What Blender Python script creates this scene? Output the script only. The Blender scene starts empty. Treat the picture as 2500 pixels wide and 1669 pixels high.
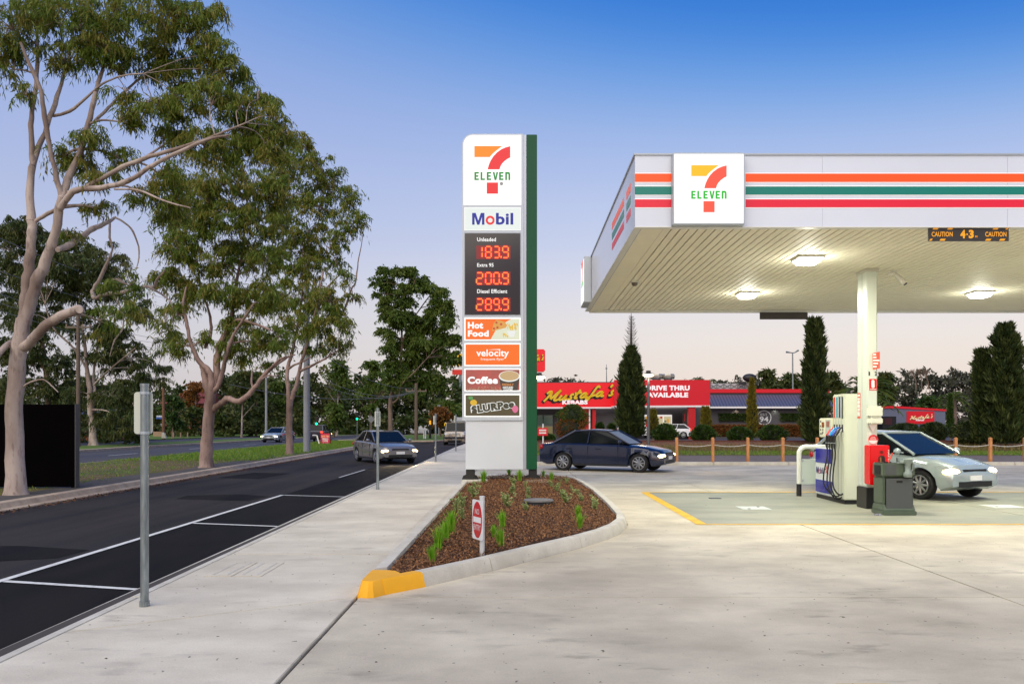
import bpy, bmesh, math, random
import numpy as np
from mathutils import Vector, Matrix

# ------------------------------------------------------------------ camera, sky, dusk fill, exposure
scene = bpy.context.scene
F, CX, CY, CH = 2000.0, 1270.0, 1031.0, 1.7        # focal length in photo pixels, vanishing point, eye height
cam_d = bpy.data.cameras.new("camera"); cam = bpy.data.objects.new("camera", cam_d)
scene.collection.objects.link(cam); scene.camera = cam
cam.location = (0, 0, CH); cam.rotation_euler = (math.pi/2, 0, 0)
cam_d.sensor_width = 36.0; cam_d.lens = F*36.0/2500.0
cam_d.shift_x = -20.0/2500.0; cam_d.shift_y = 196.5/2500.0
cam_d.clip_start = 0.1; cam_d.clip_end = 3000.0

FILL_EL, SKY_FILL_AZ = math.radians(46), math.radians(200)      # from behind the camera, a little left
world = bpy.data.worlds.new("World"); scene.world = world; world.use_nodes = True
wn, wl = world.node_tree.nodes, world.node_tree.links
wn.clear()
def srgb(r, g, b):
    f = lambda c: (c/255/12.92) if c/255 <= .04045 else ((c/255+.055)/1.055)**2.4
    return (f(r), f(g), f(b), 1.0)
w_out = wn.new("ShaderNodeOutputWorld"); w_bg = wn.new("ShaderNodeBackground")
w_tc = wn.new("ShaderNodeTexCoord"); w_sep = wn.new("ShaderNodeSeparateXYZ"); w_ramp = wn.new("ShaderNodeValToRGB")
w_sky = wn.new("ShaderNodeTexSky"); w_sky.sky_type = 'NISHITA'; w_sky.sun_disc = False
w_sky.sun_elevation = math.radians(4); w_sky.sun_rotation = SKY_FILL_AZ
w_add = wn.new("ShaderNodeMix"); w_add.data_type = 'RGBA'; w_add.blend_type = 'ADD'
w_add.inputs[0].default_value = 0.03
wl.new(w_tc.outputs["Generated"], w_sep.inputs[0])
w_sq = wn.new("ShaderNodeMath"); w_sq.operation = 'MULTIPLY'; wl.new(w_sep.outputs[2], w_sq.inputs[0]); wl.new(w_sep.outputs[2], w_sq.inputs[1])
w_k = wn.new("ShaderNodeMath"); w_k.operation = 'MULTIPLY'; wl.new(w_sq.outputs[0], w_k.inputs[0]); w_k.inputs[1].default_value = 1.0
w_el = wn.new("ShaderNodeMath"); w_el.operation = 'MULTIPLY_ADD'       # dusk sky: deeper blue high up on the right, paler to the left
wl.new(w_sep.outputs[0], w_el.inputs[0]); wl.new(w_k.outputs[0], w_el.inputs[1]); wl.new(w_sep.outputs[2], w_el.inputs[2])
wl.new(w_el.outputs[0], w_ramp.inputs[0])
cr = w_ramp.color_ramp; cr.interpolation = 'B_SPLINE'
stops = [(0.0, (215,206,207)), (.06, (219,211,210)), (.115, (219,214,217)), (.165, (207,209,225)), (.21, (190,199,227)), (.26, (177,191,227)),
         (.30, (165,183,226)), (.345, (146,173,224)), (.384, (118,159,221)), (.42, (88,144,218)), (.458, (52,124,212)), (.5, (10,108,206)), (.56, (0,100,198)), (1.0, (6,86,178))]
cr.elements[0].position = 0; cr.elements[0].color = srgb(*stops[0][1])
cr.elements[1].position = 1; cr.elements[1].color = srgb(*stops[-1][1])
for p, c in stops[1:-1]:
    e = cr.elements.new(p); e.color = srgb(*c)
wl.new(w_ramp.outputs[0], w_add.inputs[6]); wl.new(w_sky.outputs[0], w_add.inputs[7])
w_az = wn.new("ShaderNodeMapRange"); w_az.interpolation_type = 'SMOOTHSTEP'; w_az.inputs[1].default_value = -.6; w_az.inputs[2].default_value = .35
w_tint = wn.new("ShaderNodeMix"); w_tint.data_type = 'RGBA'; w_tint.inputs[6].default_value = (.80, .83, .93, 1); w_tint.inputs[7].default_value = (1.06, 1.02, 1.0, 1)
w_mul = wn.new("ShaderNodeMix"); w_mul.data_type = 'RGBA'; w_mul.blend_type = 'MULTIPLY'; w_mul.inputs[0].default_value = 1.0
wl.new(w_sep.outputs[0], w_az.inputs[0]); wl.new(w_az.outputs[0], w_tint.inputs[0])
wl.new(w_add.outputs[2], w_mul.inputs[6]); wl.new(w_tint.outputs[2], w_mul.inputs[7]); wl.new(w_mul.outputs[2], w_bg.inputs[0]); w_bg.inputs[1].default_value = 1.0
wl.new(w_bg.outputs[0], w_out.inputs[0])

dusk_fill_d = bpy.data.lights.new("dusk_fill", 'SUN'); dusk_fill = bpy.data.objects.new("dusk_fill", dusk_fill_d)
scene.collection.objects.link(dusk_fill)
dusk_fill_d.energy = 3.1; dusk_fill_d.angle = math.radians(75); dusk_fill_d.color = (1.0, .89, .68)  # added soft fill imitating the bright dusk sky; no sun is up
_sd = Vector((math.sin(SKY_FILL_AZ)*math.cos(FILL_EL), math.cos(SKY_FILL_AZ)*math.cos(FILL_EL), math.sin(FILL_EL)))
dusk_fill.rotation_euler = (-_sd).to_track_quat('-Z', 'Y').to_euler()

vs = scene.view_settings
scene.display_settings.display_device = 'sRGB'
vs.view_transform = 'Standard'; vs.look = 'None'; vs.gamma = 1.0; vs.exposure = 0.0; vs.use_curve_mapping = False
scene.render.engine = 'CYCLES'
cy = scene.cycles
cy.use_denoising = True; cy.max_bounces = 5; cy.diffuse_bounces = 3; cy.glossy_bounces = 3
cy.transmission_bounces = 3; cy.transparent_max_bounces = 6
cy.sample_clamp_indirect = 4.0; cy.caustics_reflective = False; cy.caustics_refractive = False

# ------------------------------------------------------------------ helpers
rnd = random.Random(7); npr = np.random.default_rng(7)
COL = scene.collection
OFF = {}
def P(px, py, D): return ((px-CX)*D/F, D, CH-(py-CY)*D/F)
def G(px, py, z=0.0):
    D = F*(CH-z)/(py-CY); return ((px-CX)*D/F, D, z)
def gz(y): return -0.0045*max(0.0, y-60.0)
def XW(px, D): return (px-CX)*D/F
def ZW(py, D): return CH-(py-CY)*D/F

def tag(o, label=None, cat=None, group=None, kind=None):
    if label: o["label"] = label
    if cat: o["category"] = cat
    if group: o["group"] = group
    if kind: o["kind"] = kind
    return o
def thing(name, label, cat, loc=(0, 0, 0), group=None, kind=None):
    o = bpy.data.objects.new(name, None); COL.objects.link(o); o.location = loc
    o.empty_display_size = .2; OFF[o.name] = Vector(loc)
    return tag(o, label, cat, group, kind)
def copy_tree(o, parent=None):
    c = o.copy(); COL.objects.link(c)
    if parent is not None: c.parent = parent
    for ch in list(o.children): copy_tree(ch, c)
    return c

class MB:
    def __init__(s): s.v, s.f, s.m = [], [], []
    def add(s, vs, fs, mi=0):
        b = len(s.v); s.v.extend([tuple(v) for v in vs])
        for f in fs: s.f.append([i+b for i in f]); s.m.append(mi)
        return s
    def box(s, x0, x1, y0, y1, z0, z1, mi=0):
        if x0 > x1: x0, x1 = x1, x0
        if y0 > y1: y0, y1 = y1, y0
        if z0 > z1: z0, z1 = z1, z0
        return s.add([(x0,y0,z0),(x1,y0,z0),(x1,y1,z0),(x0,y1,z0),(x0,y0,z1),(x1,y0,z1),(x1,y1,z1),(x0,y1,z1)],
                     [(0,3,2,1),(4,5,6,7),(0,1,5,4),(1,2,6,5),(2,3,7,6),(3,0,4,7)], mi)
    def pbox(s, px0, px1, py0, py1, D, depth, mi=0):      # photo rectangle standing at distance D, running back by depth
        return s.box(XW(px0,D), XW(px1,D), D, D+depth, ZW(py1,D), ZW(py0,D), mi)
    def prism(s, pts, o, u, v, n, d0, d1, mi=0):          # 2D outline in plane (o,u,v), extruded along n
        o, u, v, n = Vector(o), Vector(u), Vector(v), Vector(n); k = len(pts)
        A = [o+u*a+v*b+n*d0 for a, b in pts]; B = [o+u*a+v*b+n*d1 for a, b in pts]
        fs = [list(range(k))[::-1], list(range(k, 2*k))]+[(i, (i+1)%k, k+(i+1)%k, k+i) for i in range(k)]
        return s.add(A+B, fs, mi)
    def slab(s, pts, z0, z1, mi=0):
        return s.prism(pts, (0,0,0), (1,0,0), (0,1,0), (0,0,1), z0, z1, mi)
    def front(s, pts, D, depth, mi=0):                    # outline in photo pixels facing the camera side
        return s.prism([(XW(a,D), ZW(b,D)) for a, b in pts], (0,D,0), (1,0,0), (0,0,1), (0,1,0), 0, depth, mi)
    def tube(s, pts, rad, n=8, mi=0, cap=True):
        pts = [Vector(p) for p in pts]
        if not hasattr(rad, '__len__'): rad = [rad]*len(pts)
        b = len(s.v); ref = None
        for i, p in enumerate(pts):
            t = (pts[min(i+1, len(pts)-1)]-pts[max(i-1, 0)])
            t = t.normalized() if t.length > 1e-9 else Vector((0,0,1))
            if ref is None:
                ref = t.orthogonal().normalized()
            ref = ref-t*ref.dot(t)
            ref = ref.normalized() if ref.length > 1e-6 else t.orthogonal().normalized()
            q = t.cross(ref)
            for k in range(n):
                a = 2*math.pi*k/n
                s.v.append(tuple(p+(ref*math.cos(a)+q*math.sin(a))*rad[i]))
        for i in range(len(pts)-1):
            for k in range(n):
                s.f.append([b+i*n+k, b+i*n+(k+1)%n, b+(i+1)*n+(k+1)%n, b+(i+1)*n+k]); s.m.append(mi)
        if cap:
            s.f.append([b+k for k in range(n)][::-1]); s.m.append(mi)
            e = b+(len(pts)-1)*n; s.f.append([e+k for k in range(n)]); s.m.append(mi)
        return s
    def lathe(s, prof, c=(0,0,0), n=20, axis='z', mi=0):
        b = len(s.v); c = Vector(c)
        for r, h in prof:
            for k in range(n):
                a = 2*math.pi*k/n; x, y = r*math.cos(a), r*math.sin(a)
                s.v.append(tuple(c+(Vector((x,y,h)) if axis == 'z' else Vector((x,h,y)) if axis == 'y' else Vector((h,x,y)))))
        m = len(prof)
        for i in range(m-1):
            for k in range(n):
                s.f.append([b+i*n+k, b+i*n+(k+1)%n, b+(i+1)*n+(k+1)%n, b+(i+1)*n+k]); s.m.append(mi)
        s.f.append([b+k for k in range(n)][::-1]); s.m.append(mi)
        s.f.append([b+(m-1)*n+k for k in range(n)]); s.m.append(mi)
        return s
    def ball(s, c, r, n=12, mi=0):
        rx, ry, rz = r if hasattr(r, '__len__') else (r, r, r)
        b = len(s.v); h = n//2
        for i in range(h+1):
            t = math.pi*i/h
            for k in range(n):
                a = 2*math.pi*k/n
                s.v.append((c[0]+rx*math.sin(t)*math.cos(a), c[1]+ry*math.sin(t)*math.sin(a), c[2]+rz*math.cos(t)))
        for i in range(h):
            for k in range(n):
                s.f.append([b+i*n+k, b+(i+1)*n+k, b+(i+1)*n+(k+1)%n, b+i*n+(k+1)%n]); s.m.append(mi)
        return s
    def ribbon(s, pts, w, o, u, v, n, d=0.0, mi=0):        # flat brush stroke in a plane
        pts = [Vector((a, b)) for a, b in pts]; b0 = len(s.v); o, u, v, n = Vector(o), Vector(u), Vector(v), Vector(n)
        for i, p in enumerate(pts):
            t = (pts[min(i+1, len(pts)-1)]-pts[max(i-1, 0)]); t = t.normalized() if t.length > 1e-9 else Vector((1,0))
            q = Vector((-t.y, t.x))*(w[i] if hasattr(w, '__len__') else w)/2
            for e in (p+q, p-q): s.v.append(tuple(o+u*e.x+v*e.y+n*d))
        for i in range(len(pts)-1):
            s.f.append([b0+2*i, b0+2*i+1, b0+2*i+3, b0+2*i+2]); s.m.append(mi)
        return s
    def text(s, txt, x0, x1, z0, z1, o, u, v, n, d=0.0, bold=.0, shear=0.0, mi=0):   # lettering fitted to a rectangle of a plane
        V, Fc = text_mesh(txt, bold, shear)
        mn, mx = V.min(0), V.max(0); o, u, v, n = Vector(o), Vector(u), Vector(v), Vector(n)
        sx, sy = (x1-x0)/max(mx[0]-mn[0], 1e-6), (z1-z0)/max(mx[1]-mn[1], 1e-6)
        vs = [o+u*(x0+(a-mn[0])*sx)+v*(z0+(b-mn[1])*sy)+n*d for a, b in V]
        return s.add(vs, Fc, mi)
    def ptext(s, txt, px0, px1, py0, py1, D, bold=.0, shear=0.0, mi=0):   # lettering facing the camera side, photo rectangle at D
        return s.text(txt, XW(px0,D), XW(px1,D), ZW(py1,D), ZW(py0,D), (0,D,0), (1,0,0), (0,0,1), (0,-1,0), 0, bold, shear, mi)
    def build(s, name, mats, parent=None, smooth=None, bevel=0.0, origin=None, **tags):
        me = bpy.data.meshes.new(name)
        off = OFF.get(parent.name, Vector((0,0,0))) if parent is not None else Vector(origin or (0,0,0))
        vs = np.array(s.v, dtype=np.float64).reshape(-1, 3)-np.array(off)
        me.from_pydata(vs.tolist(), [], s.f)
        if not isinstance(mats, (list, tuple)): mats = [mats]
        for m in mats: me.materials.append(m)
        if len(mats) > 1: me.polygons.foreach_set("material_index", s.m)
        if bevel:
            bm = bmesh.new(); bm.from_mesh(me)
            ed = [e for e in bm.edges if len(e.link_faces) == 2 and e.calc_face_angle(0) > .5]
            bmesh.ops.bevel(bm, geom=ed, offset=bevel, segments=2, affect='EDGES', clamp_overlap=True)
            bm.to_mesh(me); bm.free()
            if smooth is None: smooth = 40
        if smooth:
            me.polygons.foreach_set("use_smooth", [True]*len(me.polygons))
            me.set_sharp_from_angle(angle=math.radians(smooth))
        me.update()
        o = bpy.data.objects.new(name, me); COL.objects.link(o)
        if parent is not None: o.parent = parent; OFF[o.name] = off
        else: o.location = off; OFF[o.name] = off
        return tag(o, **tags)

_tc = {}
def text_mesh(txt, bold=0.0, shear=0.0):
    k = (txt, bold, shear)
    if k not in _tc:
        cu = bpy.data.curves.new("t", 'FONT'); cu.body = txt; cu.offset = bold; cu.shear = shear; cu.resolution_u = 3
        cu.space_character = 1.0+bold*1.5
        ob = bpy.data.objects.new("t", cu); COL.objects.link(ob)
        dg = bpy.context.evaluated_depsgraph_get()
        me = bpy.data.meshes.new_from_object(ob.evaluated_get(dg))
        V = np.array([v.co[:2] for v in me.vertices]); Fc = [list(p.vertices) for p in me.polygons]
        bpy.data.objects.remove(ob); bpy.data.curves.remove(cu); bpy.data.meshes.remove(me)
        _tc[k] = (V, Fc)
    return _tc[k]

# ------------------------------------------------------------------ materials
MAT = {}
def mat(name, col, rough=.6, metal=0.0, var=0.0, scale=3.0, bump=0.0, bscale=80.0, emit=0.0, ecol=None, spec=.5, col2=None,
        stretch=(1,1,1), coat=0.0, contrast=(.35,.68)):
    if name in MAT: return MAT[name]
    m = bpy.data.materials.new(name); m.use_nodes = True; MAT[name] = m
    n, l = m.node_tree.nodes, m.node_tree.links; b = n["Principled BSDF"]
    c = srgb(*col) if max(col) > 1.001 else (*col, 1)
    b.inputs["Base Color"].default_value = c; b.inputs["Roughness"].default_value = rough
    b.inputs["Metallic"].default_value = metal; b.inputs["Specular IOR Level"].default_value = spec
    if coat: b.inputs["Coat Weight"].default_value = coat; b.inputs["Coat Roughness"].default_value = .05
    if emit >= .4:
        b.inputs["Base Color"].default_value = tuple(x*.3 for x in c[:3])+(1,)
    if emit:
        b.inputs["Emission Color"].default_value = (srgb(*ecol) if ecol and max(ecol) > 1.001 else (*ecol, 1)) if ecol else c
        b.inputs["Emission Strength"].default_value = emit
    if var or bump:
        g = n.new("ShaderNodeNewGeometry"); mp = n.new("ShaderNodeMapping"); mp.inputs["Scale"].default_value = stretch
        l.new(g.outputs["Position"], mp.inputs[0])
    if var:
        t = n.new("ShaderNodeTexNoise"); t.inputs["Scale"].default_value = scale; t.inputs["Detail"].default_value = 7
        t.inputs["Roughness"].default_value = .62
        l.new(mp.outputs[0], t.inputs[0])
        r = n.new("ShaderNodeMapRange"); r.inputs[1].default_value, r.inputs[2].default_value = contrast
        l.new(t.outputs[0], r.inputs[0])
        mx = n.new("ShaderNodeMix"); mx.data_type = 'RGBA'
        c2 = (srgb(*col2) if max(col2) > 1.001 else (*col2, 1)) if col2 else tuple(x*(1-var) for x in c[:3])+(1,)
        mx.inputs[6].default_value = c; mx.inputs[7].default_value = c2
        l.new(r.outputs[0], mx.inputs[0]); l.new(mx.outputs[2], b.inputs["Base Color"])
    if bump:
        t2 = n.new("ShaderNodeTexNoise"); t2.inputs["Scale"].default_value = bscale; t2.inputs["Detail"].default_value = 5
        l.new(mp.outputs[0], t2.inputs[0])
        bp = n.new("ShaderNodeBump"); bp.inputs["Strength"].default_value = bump; bp.inputs["Distance"].default_value = .02
        l.new(t2.outputs[0], bp.inputs["Height"]); l.new(bp.outputs[0], b.inputs["Normal"])
    return m

def ground_mat(name, c1, c2, c3, big=.35, mid=2.2, fine=45.0, rough=.8, bump=.25, streak=None, mix3=.5, speck=0.0, spec=.4, scuff=0.0):
    """layered ground: large stains, streaks and fine grain"""
    m = bpy.data.materials.new(name); m.use_nodes = True; MAT[name] = m
    n, l = m.node_tree.nodes, m.node_tree.links; b = n["Principled BSDF"]
    g = n.new("ShaderNodeNewGeometry")
    def noise(sc, det=6, st=(1,1,1), lo=.35, hi=.65):
        mp = n.new("ShaderNodeMapping"); mp.inputs["Scale"].default_value = st; l.new(g.outputs["Position"], mp.inputs[0])
        t = n.new("ShaderNodeTexNoise"); t.inputs["Scale"].default_value = sc; t.inputs["Detail"].default_value = det
        t.inputs["Roughness"].default_value = .6; l.new(mp.outputs[0], t.inputs[0])
        r = n.new("ShaderNodeMapRange"); r.inputs[1].default_value = lo; r.inputs[2].default_value = hi
        l.new(t.outputs[0], r.inputs[0]); return r.outputs[0], t.outputs[0]
    def mixc(fac, a, bb):
        x = n.new("ShaderNodeMix"); x.data_type = 'RGBA'
        if hasattr(fac, 'links') or not isinstance(fac, float): l.new(fac, x.inputs[0])
        else: x.inputs[0].default_value = fac
        for s, i in ((a, 6), (bb, 7)):
            if isinstance(s, tuple): x.inputs[i].default_value = s
            else: l.new(s, x.inputs[i])
        return x.outputs[2]
    def scl(o, k):
        q = n.new("ShaderNodeMath"); q.operation = 'MULTIPLY'; l.new(o, q.inputs[0]); q.inputs[1].default_value = k; return q.outputs[0]
    f1, _ = noise(big, 5); f2, _ = noise(mid, 8, streak or (1,1,1)); f3, raw = noise(fine, 4, (1,1,1), .3, .75)
    c = mixc(f1, srgb(*c1), srgb(*c2))
    c = mixc(scl(f2, mix3), c, srgb(*c3))
    dark = mixc(.35, c, (0,0,0,1)); c = mixc(scl(f3, .4), c, dark)
    if scuff:
        f5, _ = noise(2.6, 6, (.5,1.3,1), .56, .70); f6, _ = noise(.5, 3, (1,1,1), .42, .62)
        q5 = n.new("ShaderNodeMath"); q5.operation = 'MULTIPLY'; l.new(f5, q5.inputs[0]); l.new(f6, q5.inputs[1])
        c = mixc(scl(q5.outputs[0], scuff), c, srgb(112,104,94))
    if speck:
        f4, _ = noise(14, 2, (1,1,1), .70, .73); c = mixc(scl(f4, speck), c, (.03,.025,.02,1))
    l.new(c, b.inputs["Base Color"]); b.inputs["Roughness"].default_value = rough; b.inputs["Specular IOR Level"].default_value = spec
    bp = n.new("ShaderNodeBump"); bp.inputs["Strength"].default_value = bump; bp.inputs["Distance"].default_value = .01
    l.new(raw, bp.inputs["Height"]); l.new(bp.outputs[0], b.inputs["Normal"])
    return m

def leaf_mat(name, c1, c2, c3, transl=.25, rough=.5):
    m = bpy.data.materials.new(name); m.use_nodes = True; MAT[name] = m
    n, l = m.node_tree.nodes, m.node_tree.links; b = n["Principled BSDF"]; out = n["Material Output"]
    a = n.new("ShaderNodeAttribute"); a.attribute_name = "tint"
    r = n.new("ShaderNodeValToRGB"); e = r.color_ramp
    e.elements[0].color = srgb(*c1); e.elements[1].color = srgb(*c3); x = e.elements.new(.5); x.color = srgb(*c2)
    l.new(a.outputs["Fac"], r.inputs[0]); l.new(r.outputs[0], b.inputs["Base Color"])
    b.inputs["Roughness"].default_value = rough; b.inputs["Specular IOR Level"].default_value = .3
    t = n.new("ShaderNodeBsdfTranslucent"); l.new(r.outputs[0], t.inputs[0])
    mx = n.new("ShaderNodeMixShader"); mx.inputs[0].default_value = transl
    l.new(b.outputs[0], mx.inputs[1]); l.new(t.outputs[0], mx.inputs[2]); l.new(mx.outputs[0], out.inputs[0])
    return m

concrete = ground_mat("concrete", (234,224,198), (196,185,162), (150,140,122), .16, .9, 60, .72, .3, (.8,1.0,1), .6, .9, scuff=.7)
path_conc = ground_mat("path_concrete", (236,228,206), (212,203,182), (178,168,148), .26, 1.2, 60, .8, .3, (.8,1.1,1), .5, .9, scuff=.45)
kerb_conc = ground_mat("kerb_concrete", (224,219,204), (206,200,184), (166,158,142), .8, 3, 60, .8, .2, None, .4, .4)
old_kerb = ground_mat("old_kerb", (206,186,162), (186,166,144), (136,116,96), .8, 3, 60, .85, .3, None, .5, .4)
asphalt = ground_mat("asphalt", (56,54,56), (38,38,41), (74,68,64), .16, 1.1, 130, .95, .7, (1.0,.05,1), .6, .0, .15)
asphalt_new = ground_mat("asphalt_new", (27,27,30), (19,19,22), (48,45,42), .3, 1.1, 130, .95, .7, (1.0,.2,1), .5, .0, .12)
asphalt_old = ground_mat("asphalt_old", (78,81,92), (64,67,78), (96,92,92), .08, .5, 100, .9, .4, (1,.08,1), .5, .0, .2)
bay_green = ground_mat("sealed_concrete", (148,150,134), (120,126,114), (172,168,148), .35, 1.0, 60, .6, .1, (.5,1.3,1), .6, .4, scuff=.5)
verge_dirt = ground_mat("verge_dirt", (122,96,64), (88,100,42), (80,60,42), .3, 1.4, 30, .95, .8, None, .6, .0)
verge_grass = ground_mat("verge_grass", (84,124,30), (66,100,26), (112,110,50), .3, 1.2, 30, .95, .8, None, .45, .0)
gravel = ground_mat("gravel", (112,100,94), (92,84,80), (140,126,116), .4, 3, 26, .95, 1.0, None, .6, .0)
dark_gravel = ground_mat("dark_gravel", (84,80,76), (70,66,62), (104,96,88), .6, 3, 26, .95, 1.0, None, .5, .0)
mulch_base = ground_mat("mulch_base", (70,42,24), (52,30,18), (96,58,30), 1.2, 6, 40, .95, 1.2, None, .6, .0)
ground_far = ground_mat("ground_far", (70,74,44), (58,58,40), (80,76,52), .03, .3, 6, .95, .5, None, .5, .0)
carpark = ground_mat("carpark_asphalt", (70,72,82), (58,60,70), (84,82,84), .1, .8, 60, .85, .4, None, .4)

white_paint = mat("line_paint", (222,222,216), .7, var=.6, scale=9, contrast=(.52,.78))
yellow_paint = mat("yellow_paint", (250,180,10), .55, var=.12, scale=3)
yellow_line = mat("yellow_line", (226,178,30), .65, var=.35, scale=3, contrast=(.45,.75))
galv = mat("galvanised_steel", (150,160,162), .42, .55, var=.45, scale=9, stretch=(3,3,.5))
alum = mat("aluminium_trim", (176,184,190), .4, .3)
totem_grey = mat("totem_silver", (186,194,204), .4, .15)
totem_white = mat("totem_white", (206,212,220), .35, var=.05, scale=.8)
totem_green = mat("totem_green", (0,76,46), .4, spec=.3)
black_steel = mat("black_steel", (18,18,20), .5)
black_matt = mat("black_matt", (10,10,12), .6)
rubber = mat("rubber_black", (16,16,17), .6)
lit_white = mat("lit_white", (250,250,248), .4, emit=.92)
lit_white_soft = mat("lit_white_soft", (242,246,244), .4, emit=.62)
print_orange = mat("lit_orange", (255,140,0), .4, emit=.72)
print_red = mat("lit_red", (236,36,44), .4, emit=.72)
print_green = mat("lit_green", (0,140,50), .4, emit=.72)
print_green2 = mat("lit_bright_green", (20,180,30), .4, emit=.8)
print_coral = mat("lit_coral", (240,84,60), .4, emit=.8)
print_amber = mat("lit_amber", (250,188,10), .4, emit=.8)
print_blue = mat("lit_blue", (6,30,160), .4, emit=.6)
print_white = mat("lit_letter_white", (255,255,255), .4, emit=.75)
price_black = mat("price_board_glass", (38,30,38), .12, spec=.5)
# ------------------------------------------------------------------ the ground, roads and paths
def strip(name, xa, xb, ys, z, m, label=None, thick=0.0, kind="structure", parent=None):
    """a sheet running away from the camera between two x functions"""
    fa = xa if callable(xa) else (lambda y: xa); fb = xb if callable(xb) else (lambda y: xb)
    mb = MB(); k = 0; vs, fs = [], []
    for y in ys:
        zz = z+gz(y); vs += [(fa(y), y, zz), (fb(y), y, zz)]
        if thick: vs += [(fa(y), y, zz-thick), (fb(y), y, zz-thick)]
    st = 4 if thick else 2
    for i in range(len(ys)-1):
        a, b = i*st, (i+1)*st
        fs.append((a, a+1, b+1, b))
        if thick: fs += [(a, b, b+2, a+2), (a+1, a+3, b+3, b+1)]
    if thick: fs += [(0, 2, 3, 1), (len(vs)-4, len(vs)-3, len(vs)-1, len(vs)-2)]
    mb.add(vs, fs); return mb.build(name, m, parent, kind=kind, label=label)
def yrange(a, b, n): return [a+(b-a)*i/n for i in range(n+1)]
KR = lambda y: -3.62-.0115*y            # back of the footpath-side kerb
KL = lambda y: -10.45-.0155*y           # road-side face of the far kerb
YS = yrange(-6, 60, 22)+yrange(66, 260, 20)

mb = MB(); g_ys = [-40, 60, 130, 200, 300, 700]
mb.add([p for y in g_ys for p in ((-700, y, -.34+gz(y)), (700, y, -.34+gz(y)))], [(2*i, 2*i+1, 2*i+3, 2*i+2) for i in range(5)])
mb.build("ground", ground_far, kind="structure")
strip("service_road", lambda y: KL(y)-.1, lambda y: KR(y)+.1, YS, -.12, asphalt)
strip("parking_lane", -5.95, lambda y: KR(y)-.42, yrange(-6, 34, 12), -.116, asphalt_new)
strip("gutter", lambda y: KR(y)-.45, lambda y: KR(y)-.13, yrange(-6, 75, 27), -.108, kerb_conc)
# kerb stones beside the footpath: 3 m lengths with open joints
fk = thing("footpath_kerb", "pale concrete kerb between footpath and parking bays", "kerb", (KR(8), 8, 0), kind="structure")
y = -4.0
while y < 72:
    m_ = MB(); a, b = y, y+2.98
    m_.prism([(-.14,-.30),(0,-.30),(0,.002),(-.09,.002),(-.125,-.03)], (KR(a), a, 0), (1,0,0), (0,0,1), (-.0115,1,0), 0, b-a)
    m_.build("kerb_stone", kerb_conc, fk, bevel=.008); y += 3.0
lk = thing("verge_kerb", "weathered tan concrete kerb along the grass verge", "kerb", (KL(20), 20, 0), kind="structure")
y = 4.0
while y < 78:
    m_ = MB(); a, b = y, y+2.98
    m_.prism([(-.34,-.30),(.16,-.30),(.16,-.095),(.02,-.075),(-.03,.03),(-.2,.05),(-.34,.03)], (KL(a), a, 0), (1,0,0), (0,0,1), (-.0155,1,0), 0, b-a)
    m_.build("kerb_stone", old_kerb, lk, bevel=.012); y += 3.0
strip("verge", -18.3, lambda y: KL(y)-.3, yrange(2, 38, 12), .0, verge_dirt)
strip("grass_verge", -18.3, lambda y: KL(y)-.3, yrange(38, 80, 14), .001, verge_grass)
strip("gravel_strip", lambda y: KL(y)-1.5+.3*math.sin(y*.7), lambda y: KL(y)-.3, yrange(2, 50, 40), .006, dark_gravel)
strip("highway", -27.0, -18.3, yrange(-6, 60, 10)+yrange(70, 300, 12), -.12, asphalt_old)
strip("highway_kerb", -18.4, -18.22, yrange(0, 80, 20), .0, old_kerb, thick=.2)
strip("median_kerb", -27.5, -26.95, yrange(0, 200, 30), .02, old_kerb, thick=.25)
strip("median_verge", -32.5, -27.5, yrange(0, 200, 20), -.02, verge_grass)
strip("far_road", -39.5, -32.5, yrange(0, 200, 20), -.06, asphalt_old)
strip("far_lawn", -80, -39.5, yrange(0, 230, 20), .0, verge_grass)
strip("intersection", -27.0, 2, yrange(80, 100, 4), -.125, asphalt_old)
mb = MB(); pts = [(-10.6,78),(-18.2,82),(-18.2,140),(-6.4,140),(-6.2,104),(-6.9,86),(-8.4,79)]
mb.add([(x, y, .0+gz(y)) for x, y in pts], [list(range(len(pts)))]); mb.build("island_lawn", verge_grass, kind="structure")
mb = MB()
for i in range(len(pts)):
    (xa, ya), (xb, yb) = pts[i], pts[(i+1)%len(pts)]
    mb.tube([(xa, ya, gz(ya)-.02), (xb, yb, gz(yb)-.02)], .09, 6)
mb.build("island_kerb", old_kerb, kind="structure")
# painted lines
lm = thing("road_marking", "white painted parking bay and lane lines on the asphalt", "marking", (-5.95, 14, -.11), kind="structure")
def line(pts4, z, m, parent, name="painted_line"):
    q = MB(); q.add([(x, y, z+gz(y)) for x, y in pts4], [(0,1,2,3)]); return q.build(name, m, parent)
for a, b, w in ((6.0, 20.5, .1), (27.0, 31.5, .06)):
    line([(-6.0, a), (-6.0+w, a), (-6.0+w, b), (-6.0, b)], -.108, white_paint, lm)
for d in (9.36, 14.76, 20.45):
    xr = KR(d)-.45
    line([(-5.89, d-.05), (xr, d-.5), (xr, d-.41), (-5.89, d+.05)], -.1085, white_paint, lm)
line([(-18.86, 5), (-18.72, 5), (-18.72, 80), (-18.86, 80)], -.115, white_paint, lm)
y = 12
while y < 130:
    line([(-22.7, y), (-22.58, y), (-22.58, y+3.5), (-22.7, y+3.5)], -.115, white_paint, lm); y += 11
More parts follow.
